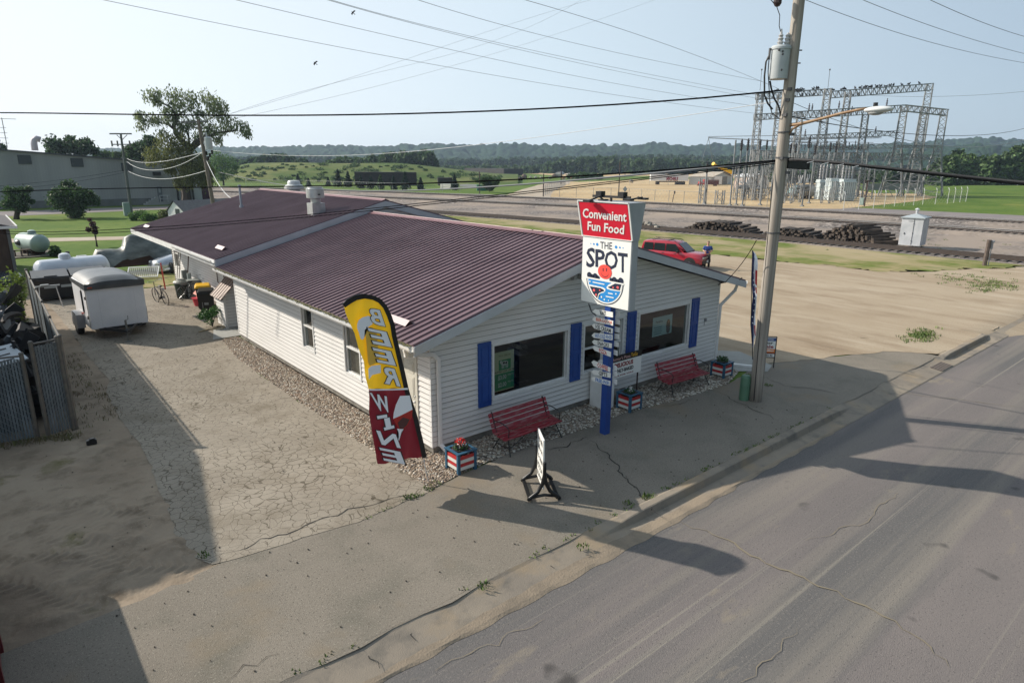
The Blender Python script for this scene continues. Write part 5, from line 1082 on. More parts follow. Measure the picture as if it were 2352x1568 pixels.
# --- folding metal stand
a=G(*SY(455,955)); st=thing('metal_stand','small folding metal stand in front of the black dumpster','stand',a)
g=MB()
for sx in(-1,1):
    for sy in(-1,1): g.tube([(sx*.42,sy*.22,0),(sx*.30,sy*.06,.98)],.014,5)
g.build('leg_set',GALV,st); g=MB(); g.box((0,0,1.0),(.9,.12,.05)); g.box((-.1,0,1.05),(.3,.2,.05)); g.build('top_bar',mat('stand_top',(.25,.27,.27),.5),st)
# --- horizontal tanks
def htank(label,p,az_,L,r,m_,zc,feet=True):
    t=thing('gas_tank',label,'tank',(p.x,p.y,0),az_); g=MB(); M=Matrix.Translation((0,0,zc))@Matrix.Rotation(math.pi/2,4,'Y')
    k=8; prof=[(max(.01,r*math.sin(i/k*math.pi/2)),-L/2-r*.6*math.cos(i/k*math.pi/2)) for i in range(k+1)]+[(max(.01,r*math.cos(i/k*math.pi/2)),L/2+r*.6*math.sin(i/k*math.pi/2)) for i in range(k+1)]
    g.lathe(prof,26,M); g.build('tank_shell',m_,t,autos=rad(40)); g=MB(); g.lathe([(.26,zc+r-.06),(.26,zc+r+.12),(.22,zc+r+.20),(.10,zc+r+.25),(.01,zc+r+.26)],18,Matrix.Translation((-.1*L,0,0))); g.build('dome',m_,t,autos=rad(40))
    g=MB()
    for s in(-1,1): g.box((s*L*.3,0,(zc-r)/2+.05),(.15,r*1.3,zc-r+.25))
    g.build('saddle',mat('saddle_rust',(.10,.06,.04),.8),t); return t
pa=PY(84,626,28.3); pb=PY(247,628,28.9)
htank('large silver white gas tank lying behind the black dumpster',(pa+pb)/2,math.atan2((pb-pa).y,(pb-pa).x),(pb-pa).length-.5,.60,mat('tank_silver',(.62,.66,.72),.3,col2=(.54,.58,.64),scale=2),.95)
p=G(*SY(395,492)); tk=htank('pale green gas tank on the lawn, seen end-on',p+Vector((-.5,1.3,0)),math.atan2(1,-.32),2.3,.62,mat('tank_green',(.36,.45,.43),.45,col2=(.30,.38,.36),scale=2),.85)
g=MB(); g.span((p.x-3.3,p.y-.6,0),(p.x+.8,p.y+3.2,.06)); o=g.build('tank_pad',mat('gravel_pad',(.10,.09,.07),.95),None,loc=(p.x,p.y,0)); o['kind']='structure'
# charcoal grill / picnic bits left of the tank
a=G(*SY(250,495)); o=thing('picnic_bench','small dark slatted bench beside the green tank','bench',a)
g=MB(); g.box((0,0,.45),(1.6,.4,.05)); g.build('seat',mat('wood_dark',(.06,.04,.03),.8),o); g=MB(); [g.box((x_,0,.22),(.08,.36,.44)) for x_ in(-.7,-.35,0,.35,.7)]; g.build('slat_side',mat('wood_dark',(.06,.04,.03),.8),o,fix=False)
a=G(*SY(212,480)); o=thing('kettle_grill','black kettle grill left of the green tank','grill',a); g=MB(); g.ell((0,0,.85),(.42,.42,.25),14,8); g.build('bowl',SCR[1],o,smooth=True); g=MB(); [g.tube([(0,0,.8),(.35*math.cos(q_),.35*math.sin(q_),0)],.02,5) for q_ in(0,2.1,4.2)]; g.build('leg_set',BLACK,o)
# --- tarped boat on a trailer
tp=thing('covered_boat','boat under a draped grey green tarp on a rusty flat trailer','boat',G(*SY(1230,600)),0)
B0=G(*SY(1230,600)); ux=Vector((.92,.39,0)).normalized(); ux=Vector((1,0.1,0)).normalized(); uy=Vector((-ux.y,ux.x,0))
TARP=mat('tarp_grey',(.05,.062,.06),.5,col2=(.13,.15,.145),scale=1.6,detail=8,bump=1.,bscale=2.5,stretch=(1,.5,2))
prof=[(-3.0,.40,.1),(-2.6,.75,.4),(-2.25,1.2,.7),(-2.0,1.62,.85),(-1.3,1.60,.95),(-.75,1.55,1.0),(-.45,1.72,1.0),(-.25,2.35,.85),(.1,2.5,.85),(.9,2.45,.9),(1.3,2.3,.95),(1.9,1.75,1.0),(2.5,1.25,1.05),(3.0,.95,1.0),(3.2,.85,.8)]
g=MB(); vs=[];n_=12
for j,(x,zt_,wd) in enumerate(prof):
    for i in range(n_+1):
        u=-1+2*i/n_; zb_=(.50 if x<-1.2 else 1.05)+.10*math.sin(j*1.7+i); z=zb_+(zt_-zb_)*(1-abs(u)**2.6) if abs(u)<1 else max(.30,zb_-.12+.14*math.sin(j*2.3)); y=u*wd*(1+.12*(abs(u)>.8)); vs.append((x+.05*math.sin(i*2.1+j),y+.04*math.sin(j*3.1+i),z+.03*math.sin(i*3+j*2)))
g.add(vs,[(j*(n_+1)+i,j*(n_+1)+i+1,(j+1)*(n_+1)+i+1,(j+1)*(n_+1)+i) for j in range(len(prof)-1) for i in range(n_)]); g.build('tarp',TARP,tp,smooth=True)
g=MB()
for s in(-1,1): g.beam((-3.6,s*.75,.50),(3.3,s*.85,.50),.08,.12)
for x in(-3.5,-2,-.5,1,2.5): g.beam((x,-.8,.5),(x,.8,.5),.08)
g.box((0,0,.42),(6,1.4,.05)); g.box((1,0,.78),(4.2,1.3,.5)); g.box((2.4,0,.9),(1.2,1.5,.5)); g.build('trailer_frame',mat('frame_rust',(.07,.04,.03),.8),tp)
for s in(-1,1):
    for x in(1.2,): g=MB(); M=Matrix.Translation((x,s*.95,.36))@Matrix.Rotation(s*math.pi/2,4,'Y'); g.lathe([(.15,-.1),(.32,-.1),(.36,-.06),(.36,.08),(.32,.11),(.1,.09)],18,M); g.build('wheel',MATS['tyre_black'],tp)
g=MB(); g.tube([(-3.6,0,.5),(-3.65,0,1.5)],.06,8); g.box((-3.65,0,1.55),(.22,.18,.14)); g.beam((-3.6,0,1.3),(-2.9,0,.55),.06); g.build('winch_post',BLACK,tp)
g=MB(); g.box((-3.0,.1,1.0),(.9,.7,.35)); g.box((-2.9,0,1.2),(.6,.5,.18)); g.build('cooler_box',mat('cooler_pale',(.40,.43,.45),.5),tp,bevel=.03)
tp.location=PY(*SY(1245,600),31.5); tp.location.z=0; tp.location=G(*SY(1180,622)); tp.scale=(.86,.86,.86)
# aluminium pallet stack, silver car nose, lattice crate
a=G(*SY(830,640)); o=thing('crate_stack','low stack of slatted grey crates between the silver tank and the covered boat','crates',a)
g=MB()
for z in(.1,.32,.54): 
    g.box((0,0,z-.06),(1.9,1.2,.04)); g.box((0,0,z+.06),(1.9,1.2,.025))
    for k in range(7): g.box((-.9+k*.3,0,z),(.06,1.2,.12))
g.build('slats',mat('crate_grey',(.26,.28,.28),.6,island=.3),o,fix=False)
a=G(*SY(1470,640)); cr=thing('silver_car','low silver car nose poking out between the boat trailer and the shop','car',a+Vector((.6,.3,0)),rad(8))
g=MB(); vs=[];R_=[(-1.35,.45,.30),(-1.25,.72,.62),(-.9,.86,.72),(-.3,.97,.76),(.4,1.03,.78),(1.2,1.08,.78),(2.0,1.1,.78)]
n_=10
for x,z,wd in R_:
    for i in range(n_+1): u=-1+2*i/n_; vs.append((x,u*wd,.25+(z-.25)*(1-abs(u)**5)))
g.add(vs,[(j*(n_+1)+i,j*(n_+1)+i+1,(j+1)*(n_+1)+i+1,(j+1)*(n_+1)+i) for j in range(len(R_)-1) for i in range(n_)]); g.box((.35,0,.35),(3.2,1.4,.35)); g.build('body',mat('car_silver',(.45,.48,.53),.2,metal=.6),cr,autos=rad(50))
g=MB(); 
for s in(-1,1): g.ell((-1.18,s*.45,.62),(.12,.2,.09))
g.build('headlight',mat('headlight_clear',(.7,.72,.7),.1),cr,smooth=True)
for s in(-1,1):
    for x in(-.5,): g=MB(); M=Matrix.Translation((x,s*.70,.32))@Matrix.Rotation(s*math.pi/2,4,'Y'); g.lathe([(.1,-.08),(.28,-.08),(.32,-.05),(.32,.07),(.27,.1),(.1,.08)],16,M); g.build('wheel',MATS['tyre_black'],cr)
a=G(*SY(1270,690)); o=thing('wire_crate','white wire lattice crate panel propped on the ground behind the trailer','crate',a,rad(-20))
g=MB(); w_,h_=1.5,1.0; M=Matrix.Translation((0,0,.35))@Matrix.Rotation(rad(-65),4,'X')
for k in range(16): g.box((-w_/2+w_*k/15,0,0),(.012,.012,h_),M=M)
for k in range(10): g.box((0,0,-h_/2+h_*k/9),(w_,.012,.012),M=M)
for a_,b_ in(((-w_/2,0),(0,h_)),): pass
g.build('lattice',WTRIM,o,fix=False); g=MB()
for s in(-1,1): g.box((0,0,s*h_/2),(w_+.06,.05,.05),M=M); g.box((s*w_/2,0,0),(.05,.05,h_),M=M)
g.build('frame',WTRIM,o)
# --- bins beside the lean-to
def cart(label,pos,rz,lidm,tint):
    t=thing('wheelie_bin',label,'bin',pos,rz,'wheeled bins by the shop wall'); w1,d1,w2,d2,h=.46,.50,.60,.74,1.0
    g=MB(); g.add([(-w1/2,-d1/2,.05),(w1/2,-d1/2,.05),(w1/2,d1/2,.05),(-w1/2,d1/2,.05),(-w2/2,-d2/2,h),(w2/2,-d2/2,h),(w2/2,d2/2,h),(-w2/2,d2/2,h)],[(0,1,5,4),(1,2,6,5),(2,3,7,6),(3,0,4,7),(3,2,1,0),(4,5,6,7)]); g.box((0,0,h-.03),(w2+.05,d2+.05,.06)); g.build('bin_body',tint,t,bevel=.015)
    g=MB(); g.add([(-.33,-.43,h),(.33,-.43,h),(.33,.42,h),(-.33,.42,h),(-.27,-.34,h+.09),(.27,-.34,h+.09),(.27,.36,h+.12),(-.27,.36,h+.12)],[(0,1,5,4),(1,2,6,5),(2,3,7,6),(3,0,4,7),(4,5,6,7)]); g.build('lid',lidm,t,bevel=.015)
    for s in(-1,1): g=MB(); M=Matrix.Translation((s*.24,.27,.11))@Matrix.Rotation(math.pi/2,4,'Y'); g.lathe([(.03,-.03),(.10,-.03),(.10,.03),(.03,.03)],12,M); g.build('wheel',BLACK,t)
    g=MB(); g.tube([(-.2,.44,h-.05),(-.2,.48,h+.0),(.2,.48,h+.0),(.2,.44,h-.05)],.014,5); g.build('handle',BLACK,t); 
    g=MB(); g.box((0,-.335,.55),(.16,.012,.10)); g.tube([(-.15,-.31,.30),(-.15,-.33,.62)],.014,5); g.build('badge',mat('badge_grey',(.3,.3,.3),.5),t); return t
BINB=mat('bin_plastic_black',(.013,.014,.015),.38); BING=mat('bin_plastic_green',(.012,.03,.022),.4); YEL=mat('lid_yellow',(.72,.42,.02),.4)
pc=G(*SZ(1130,1520)); cart('black wheeled bin with a black lid beside the lean-to',(pc.x+.10,pc.y+.35,0),rad(-18),BINB,BINB)
pc2=G(*SZ(1040,1470)); cart('dark wheeled bin with a yellow lid behind the black one',(pc2.x+.35,pc2.y+.75,0),rad(-14),YEL,BINB)
a=G(*SZ(710,1285)); o=thing('rubbish_can','round dark green rubbish can with a pale dished lid by the rear wall','rubbish can',(a.x+.3,a.y+.35,0))
g=MB(); g.lathe([(.24,0),(.31,.72),(.33,.74)],18); g.build('can_body',BING,o); g=MB(); g.lathe([(.35,.72),(.35,.78),(.28,.84),(.18,.86),(.16,.92),(.01,.93)],18); g.build('lid',mat('lid_pale',(.30,.31,.28),.5),o)
def bike(label,pos,rz,lean):
    t=thing('bicycle',label,'bicycle',pos,rz,'bicycles behind the shop'); t.rotation_euler=(lean,0,rz); r=.335
    for x in(-.52,.52):
        g=MB(); g.tube([(x+r*math.cos(a),0,r+r*math.sin(a)) for a in np.linspace(0,2*math.pi,25)],.019,5,caps=False); wh=g.build('wheel',BLACK,t); g=MB()
        for k in range(8): a=k*math.pi/8; g.beam((x-r*math.cos(a),0,r-r*math.sin(a)),(x+r*math.cos(a),0,r+r*math.sin(a)),.004)
        g.build('spokes',GALV,wh,fix=False)
    g=MB()
    for a_,b_ in(((-.52,0,r),(-.13,0,.30)),((-.13,0,.30),(-.25,0,.80)),((-.25,0,.72),(.36,0,.78)),((-.13,0,.30),(.38,0,.70)),((-.52,0,r),(-.24,0,.70)),((.52,0,r),(.34,0,.98))): g.tube([a_,b_],.017,6)
    g.build('frame',SCR[1],t); g=MB(); g.ell((-.26,0,.86),(.14,.08,.05)); g.build('saddle',BLACK,t); g=MB(); g.tube([(.22,.30,1.05),(.36,.22,1.04),(.34,0,1.0),(.36,-.22,1.04),(.22,-.30,1.05)],.013,6); g.build('handlebar',GALV,t); g=MB(); g.box((-.5,0,.75),(.34,.14,.02)); g.build('rack',BLACK,t); g=MB(); g.tube([(-.13,-.1,.30),(-.13,.1,.30)],.06,8); g.build('crank',BLACK,t); return t
pb_=G(*SZ(575,1370)); bike('dark bicycle standing upright on the driveway near the trailer',(pb_.x-.1,pb_.y+.7,0),rad(100),rad(-6))
a=G(*SZ(800,1290)); bike('old bicycle leaning on the round rubbish can',(a.x+.55,a.y+.15,0),rad(5),rad(12))
g=MB(); a=G(*SZ(535,1140)); g.tube([a,a+Vector((-.05,.0,1.35))],.035,8); o=g.build('red_post',mat('post_red',(.45,.04,.02),.5),None,loc=a); tag(o,'thin red steel post standing behind the upright bicycle','post')
g=MB(); a=G(*SZ(950,1385)); M=Matrix.Translation((a.x+.25,a.y+.2,0)); g.lathe([(.22,0),(.30,.34),(.33,.36)],16,M); o=g.build('red_tub',mat('tub_red',(.45,.03,.05),.45),None,loc=a); tag(o,'red plastic tub on the ground beside the bins','tub')
g=MB(); a=PX(*SZ(1110,1120),.75); g.add([(a.x-.5,a.y-.6,a.z-.28),(a.x+.2,a.y-.6,a.z-.28),(a.x+.2,a.y+.5,a.z-.28),(a.x-.5,a.y+.5,a.z-.28),(a.x-.1,a.y+.25,a.z+.22)],[(0,1,4),(1,2,4),(2,3,4),(3,0,4),(0,1,2,3)]); g.add([(a.x-.4,a.y-.5,0),(a.x+.1,a.y-.5,0),(a.x+.1,a.y+.4,0),(a.x-.4,a.y+.4,0),(a.x-.4,a.y-.5,a.z-.29),(a.x+.1,a.y-.5,a.z-.29),(a.x+.1,a.y+.4,a.z-.29),(a.x-.4,a.y+.4,a.z-.29)],[(0,1,5,4),(1,2,6,5),(2,3,7,6),(3,0,4,7)]); o=g.build('clay_hutch',mat('clay_pink',(.42,.15,.11),.7),None,loc=a); tag(o,'small terracotta coloured box with a pitched top against the rear wall','box')
g=MB(); a=G(*SZ(860,1270)); a=Vector((.75,a.y+.2,0)); g.box((a.x,a.y,.4),(.5,.5,.8)); g.box((a.x,a.y,.83),(.54,.54,.05)); g.tube([(a.x,a.y+.5,0),(a.x,a.y+.5,1.1)],.10,8); g.box((a.x-.1,a.y+.9,.6),(.25,.2,1.2)); o=g.build('stored_gear',mat('gear_grey',(.22,.25,.24),.6,island=.4),None,loc=a); tag(o,'grey boxes and a cylinder stored along the rear wall','stored gear',kind='stuff')
# ladder and pole leaning on rear wall
ld=thing('ladder','slim pale ladder leaning on the rear wall by its window','ladder',(.6,24.2,0)); g=MB()
for dy in(0,.38): g.tube([(.55,24.2+dy,0),(1.02,24.2+dy,2.7)],.025,5)
for k in range(9): g.tube([(.60+k*.05,24.2,.3+k*.28),(.60+k*.05,24.58,.3+k*.28)],.014,5)
g.build('frame',mat('ladder_alu',(.35,.34,.32),.4),ld,world=True,fix=False)
g=MB(); g.tube([(.55,22.6,0),(.95,22.7,2.4)],.025,6); g.beam((.9,22.3,2.0),(.9,23.1,2.0),.03); o=g.build('leaning_pole',mat('pole_rust',(.09,.05,.035),.7),None,loc=(.55,22.6,0)); tag(o,'rusty pole with a short crossbar leaning on the rear wall','pole')
# rubber mats, hose
sheet('rubber_mat',[G(*SY(1690,1025)),G(*SY(1770,1015)),G(*SY(1840,1060)),G(*SY(1800,1080))],.016,mat('mat_black',(.03,.03,.03),.8)); 
for o in [bpy.data.objects['rubber_mat']]: o['kind']='thing'; tag(o,'small black rubber mat lying before the bins','mat')
g=MB(); a=G(*SY(1990,1130)); g.tube([a+Vector((-1.0,-.1,.03)),a+Vector((-.6,.1,.03)),a+Vector((-.2,-.15,.03)),a+Vector((.1,.15,.03)),a+Vector((-.2,.4,.03))],.03,6); o=g.build('garden_hose',mat('hose_tan',(.35,.28,.17),.5),None,loc=a); tag(o,'short tan hose end on the concrete by the lean-to','hose')
def bush(name,label,cat,pos,r,h,n,s,m_,stem=True,group=None,seed=1):
    random.seed(seed); t=thing(name,label,cat,pos,0,group); g=MB(); 
    for k in range(max(3,int(n/60))):
        c=(random.gauss(0,r*.42),random.gauss(0,r*.42),h*random.uniform(.35,.85)); leaves(g,c,(r*.5,r*.5,h*.24),60,s,.8)
    g.build('foliage',m_,t,fix=False)
    if stem: g=MB(); [g.tube([(0,0,0),(random.gauss(0,r*.3),random.gauss(0,r*.3),h*.7)],[.03*h,.012*h],5) for _ in range(4)]; g.build('stem',MATS.get('bark') or mat('bark',(.06,.045,.035),.9),t,fix=False)
    return t
LF1=mat('leaf_dark',(.05,.10,.03),.6,island=.45); LF2=mat('leaf_mid',(.06,.12,.025),.6,island=.4); LF3=mat('leaf_yellowgreen',(.13,.19,.03),.6,island=.35); LF4=mat('leaf_olive',(.085,.11,.03),.6,island=.4); LFP=mat('leaf_plum',(.075,.035,.04),.6,island=.4)
for m_ in(LF1,LF2,LF3,LF4,LFP): translucent(m_,.4)
a=G(*SY(1880,1120)); bush('leafy_weed','bright green leafy plant growing against the lean-to wall','plant',(a.x,a.y+.1,0),.42,.75,700,.055,mat('leaf_bright',(.06,.16,.03),.5,island=.3),seed=3)
a=G(*SQ(140,300)); 
for k,(px,py,hh,r) in enumerate(((48,650,3.2,1.0),(62,700,2.6,.8))):
    a=Vector((FE.x+.0-.3*k,FE.y-.8-2.5*k,0)); bush('fence_vine',('tall yellow green vine at the far end of the slatted fence','lower yellow green shrub leaning over the slatted fence')[k],'vine',(a.x-.35,a.y+1.5,0),.32,2.5-.3*k,500,.07,LF3,seed=5+k)
# ================================================================ FAR SIDE: vegetation, warehouse, yard, substation
BARK=mat('bark',(.06,.045,.035),.9)
def cloud(name,cents,rads,per,size,m,parent=None,seed=1,kind=None,flat=1.,shell=.35,off=None,droop=0.):
    "leaf-sized faces scattered through blobs; one mesh"
    R=np.random.default_rng(seed); Cc=np.array(cents,float); Rr=np.array(rads,float); 
    if Rr.ndim==1: Rr=np.stack([Rr,Rr,Rr*.8],1)
    idx=np.repeat(np.arange(len(Cc)),per); n=len(idx)
    d=R.normal(size=(n,3)); d/=np.linalg.norm(d,axis=1)[:,None]; rr=(shell+(1-shell)*R.random(n))**.6*(1+R.normal(size=n)*.22)
    P=Cc[idx]+d*rr[:,None]*Rr[idx]
    if droop: P[:,2]-=droop*R.random(n)
    sz=(size if np.isscalar(size) else np.array(size)[idx])*R.uniform(.6,1.4,n)
    a=R.normal(size=(n,3)); a[:,2]*=flat; a/=np.linalg.norm(a,axis=1)[:,None]; b=np.cross(a,R.normal(size=(n,3))); b/=np.linalg.norm(b,axis=1)[:,None]
    if droop: a[:,2]-=1.2; a/=np.linalg.norm(a,axis=1)[:,None]
    a*=sz[:,None]; b*=sz[:,None]*.55
    V=np.stack([P-a,P+b,P+a,P-b],1).reshape(-1,3)
    if off is not None: V=V-np.array(off)
    me=bpy.data.meshes.new(name); me.vertices.add(len(V)); me.vertices.foreach_set('co',V.ravel()); me.loops.add(n*4); me.loops.foreach_set('vertex_index',np.arange(n*4)); me.polygons.add(n); me.polygons.foreach_set('loop_start',np.arange(n)*4); me.polygons.foreach_set('loop_total',np.full(n,4)); me.materials.append(m); me.update(calc_edges=True)
    o=bpy.data.objects.new(name,me); C.objects.link(o)
    if parent is not None: o.parent=parent
    if kind: o['kind']=kind
    return o
def tree_px(name,label,base_px,blobs,m,per,size,limbs=(),trunk=.35,top=None,group=None,seed=1,base=None,cat='tree',droop=0,sq=.85,depth=1.,rs_=1.12):
    "blobs in sight coordinates (x,y,r) on the plane through the base"
    b=base if base is not None else G(*base_px); t=thing(name,label,cat,b,0,group); R=random.Random(seed)
    dist=(b-Vector(CAM)).dot(nh); k=dist/FPX; cs=[];rs=[]
    for x,y,r in blobs:
        p=PV(b,x,y)+nh*R.uniform(-1,1)*r*k*1.2*depth; cs.append(tuple(p)); rs.append((r*k*rs_,r*k*1.1*rs_,r*k*sq*rs_))
    cloud('crown',cs,rs,per,size,m,t,seed,off=tuple(b),droop=droop)
    g=MB()
    if top is not None:
        tp_=PV(b,*top); g.tube([b,b.lerp(tp_,.5)+Vector((R.uniform(-.2,.2),0,0)),tp_],[trunk,trunk*.75,trunk*.45],8)
    for lb in limbs:
        pts=[PV(b,*q_) for q_ in lb[:-1]]; g.tube(pts,[max(.04,lb[-1]*(1-.7*i/max(1,len(pts)-1))) for i in range(len(pts))],6)
    if g.v: g.build('trunk',BARK,t,world=True)
    return t
LD=mat('far_leaf_dark',(.038,.075,.030),.7,island=.45); LM=mat('far_leaf_mid',(.055,.10,.035),.7,island=.4); LW=mat('willow_leaf',(.17,.21,.10),.6,island=.4); LY=mat('olive_willow_leaf',(.14,.155,.045),.65,island=.35); LC=mat('conifer_leaf',(.022,.042,.028),.7,island=.4); LB=mat('bright_leaf',(.075,.15,.035),.65,island=.35)  # the olive willow has its own yellower leaf colour
for m_ in(LD,LM,LW,LY,LC,LB): translucent(m_,.42)
SW_=SR(380,220,3.5625)
def w(x,y,r): a=SW_(x,y); return (a[0],a[1],r/3.5625/1.306)
def wp2(x,y): return SW_(x,y)
tree_px('willow_tree','big open willow with a leaning crown behind the shop roof','',[w(*b) for b in ((240,220,50),(320,200,45),(300,270,35),(480,200,60),(560,220,60),(500,290,70),(570,310,60),(460,360,60),(540,390,60),(410,410,50),(690,230,50),(740,290,45),(690,350,50),(820,220,50),(900,270,55),(960,290,60),(1010,330,40),(900,350,65),(860,420,50),(980,410,45),(780,400,40),(190,440,45),(260,480,45),(180,540,40),(130,430,25),(340,480,35),(470,480,45),(540,500,40),(380,620,40),(1020,480,60),(1100,520,60),(1180,540,60),(1260,570,50),(1290,620,35),(1000,580,60),(930,620,50),(960,690,35),(800,620,60),(740,660,40),(860,540,50),(640,560,35),(690,500,40),(780,520,45),(580,600,35))],LW,165,.20,
 limbs=[(wp2(640,1350),wp2(620,1200),wp2(660,1000),wp2(680,820),wp2(520,640),wp2(505,560),.75),(wp2(505,580),wp2(520,430),wp2(480,370),wp2(330,290),.28),(wp2(500,590),wp2(430,540),wp2(280,520),.20),(wp2(520,540),wp2(560,440),wp2(640,390),.22),(wp2(680,820),wp2(740,730),wp2(860,690),wp2(960,640),wp2(1180,610),.42),(wp2(700,800),wp2(790,740),wp2(860,640),wp2(900,540),.34),(wp2(670,760),wp2(660,660),wp2(620,560),.2),(wp2(620,1200),wp2(720,1160),wp2(850,1230),.2)],seed=11,base=G(wp2(640,0)[0],473),droop=.8,rs_=1.45)
tree_px('willow_tree','olive willow with weeping branches hanging before the warehouse end','',[w(*b) for b in ((420,700,90),(540,700,100),(600,760,100),(430,800,100),(330,850,80),(520,850,110),(620,860,90),(400,900,80),(560,950,90),(650,980,80),(520,780,100),(690,900,80),(740,1000,90),(820,1050,80),(880,1130,70),(600,1080,80),(680,1130,70),(780,1120,60),(720,1060,80),(250,900,50),(470,990,50),(560,1150,45),(760,900,60),(850,950,60),(900,1020,60))],LY,420,.17,limbs=[(wp2(640,1358),wp2(630,1250),wp2(640,1150),.7)],seed=12,base=G(wp2(650,0)[0],475),droop=.9,rs_=1.15)
tree_px('leafy_tree','rounded dark tree left of the olive willow behind the warehouse roof','',[w(*b) for b in ((60,820,50),(130,790,60),(100,870,60),(210,740,60),(270,760,60),(190,840,70),(290,840,60),(320,740,40),(230,710,40),(160,900,50),(50,880,40))],LD,420,.28,seed=13,base=PD(330,440,118)*1,sq=.9)
tree_px('leafy_tree','fresh green round tree just right of the leaning utility pole','',[w(*b) for b in ((980,880,60),(950,940,60),(1040,920,70),(1090,980,70),(1000,1020,70),(1130,1040,60),(1060,1080,60),(960,1080,55),(1170,1000,40),(920,1000,45),(1010,1110,50))],LB,420,.20,limbs=[(wp2(1038,1215),wp2(1030,1100),wp2(1020,1000),.3)],seed=14,base=G(*wp2(1038,1200)))
tree_px('leafy_tree','wide dark tree rising behind the middle of the warehouse roof','',[(118,340,14),(135,332,15),(155,328,15),(170,335,14),(185,332,14),(200,338,12),(208,345,9),(145,342,14),(175,345,14),(112,348,8)],LD,430,.34,seed=15,base=PD(160,420,125))
tree_px('leafy_tree','dark treetop showing above the warehouse roof beside the antenna','',[(-6,335,12),(4,340,9),(-14,342,14)],LD,200,.34,seed=16,base=PD(0,420,125))
tree_px('leafy_tree','low distant tree line clump right behind the warehouse gutter','',[(225,356,8),(240,355,8),(255,357,8),(270,356,8),(285,355,9),(240,362,8),(262,362,8)],LM,160,.4,seed=17,base=PD(250,420,150))
# two lawn trees, hedge, sapling, shrubs
SL=SR(0,200,2.94)
def l_(x,y,r): a=SL(x,y); return (a[0],a[1],r/2.94/1.306)
tree_px('lawn_tree','smaller upright multi-stemmed tree on the lawn at the far left',SL(145,1345),[l_(*b) for b in ((120,1100,45),(190,1100,45),(90,1170,45),(150,1190,60),(230,1150,40),(130,1240,50),(180,1250,40),(255,1080,22),(280,1190,20),(210,1200,40),(100,1210,40))],LF1,420,.13,limbs=[(SL(145,1345),SL(150,1270),SL(155,1180),.35),(SL(150,1330),SL(180,1260),.2)],seed=21)
tree_px('lawn_tree','larger bushy multi-stemmed tree on the lawn in front of the warehouse',SL(640,1335),[l_(*b) for b in ((580,1060,50),(600,1110,60),(540,1130,55),(640,1150,70),(720,1120,60),(560,1200,70),(660,1220,70),(750,1180,55),(800,1180,45),(520,1180,45),(590,1260,50),(690,1280,50),(640,1290,50),(830,1200,25),(760,1130,45),(560,1040,30))],LF1,520,.14,limbs=[(SL(640,1335),SL(620,1260),SL(600,1150),.3),(SL(650,1335),SL(690,1250),SL(720,1160),.25),(SL(630,1335),SL(650,1230),.25)],seed=22)
tree_px('hedge','low glossy green hedge beside the small white shed',SL(1250,1358),[l_(*b) for b in ((1150,1320,32),(1200,1310,36),(1250,1310,40),(1310,1320,38),(1350,1330,30),(1180,1340,28),(1280,1340,30))],LB,420,.10,seed=23,cat='hedge')
tree_px('shrub','dark fuzzy shrub against the end of the small white shed',SL(1440,1350),[l_(*b) for b in ((1430,1300,38),(1460,1310,36),(1440,1335,30))],LF4,360,.10,seed=24,cat='shrub')
tree_px('sapling','staked young tree with plum coloured leaves on the lawn',SY(860,412),[(SY(x,y)[0],SY(x,y)[1],r/3.84) for x,y,r in ((790,175,14),(800,215,22),(820,250,24),(790,260,20),(830,285,20),(815,225,16))],LFP,120,.09,limbs=[(SY(860,412),SY(835,300),SY(795,170),.05),(SY(850,410),SY(845,310),.03)],seed=25)
tree_px('shrub','rounded dark shrub right of the green gas tank',SY(480,495),[(SY(x,y)[0],SY(x,y)[1],r/3.84) for x,y,r in ((470,430,28),(500,440,28),(480,465,26),(515,470,16))],LF1,300,.08,seed=26,cat='shrub')
# warehouse
wh=thing('warehouse','long grey windowless warehouse across the lawn','building',(7,104,0))
WHM=mat('warehouse_panel',(.38,.385,.38),.6,col2=(.29,.30,.30),scale=.35,detail=8,stretch=(1,1,.15))
pl_=G(-70,484); pr_=G(392,470); Yw=104.0
xl=PY(-70,400,Yw).x; xr=PY(400,400,Yw).x; zl=PY(-70,338,Yw).z; zr=PY(400,375,Yw).z
g=MB(); g.add([(xl,Yw,0),(xr,Yw,0),(xr,Yw,zr),(xl,Yw,zl),(xl,Yw+50,0),(xr,Yw+50,0),(xr,Yw+50,zr),(xl,Yw+50,zl)],[(0,1,2,3),(5,4,7,6),(1,5,6,2),(4,0,3,7),(3,2,6,7)])
n_=70
for k in range(n_): x=xl+(xr-xl)*k/n_; z=zl+(zr-zl)*k/n_; g.span((x,Yw-.05,1.1),(x+.12,Yw,z-.35))
g.build('wall',WHM,wh,world=True)
g=MB(); g.beam((xl,Yw-.1,zl),(xr,Yw-.1,zr),.35,.22); g.build('roof_edge',mat('roof_edge_dark',(.07,.075,.08),.6),wh,world=True)
g=MB(); g.span((xl,Yw-.12,0),(xr-3,Yw-.02,1.0)); g.build('foundation',mat('warehouse_base',(.16,.17,.17),.8,col2=(.12,.13,.12),scale=1),wh,world=True)
for a,b in((145,780),(615,808),(1060,850)):
    p=PY(*SL(a,b),Yw); g=MB(); g.box((p.x+.8,Yw-.08,p.z-.6),(1.5,.1,1.2)); g.build('louvre',mat('louvre_dark',(.05,.06,.065),.6),wh,world=True)
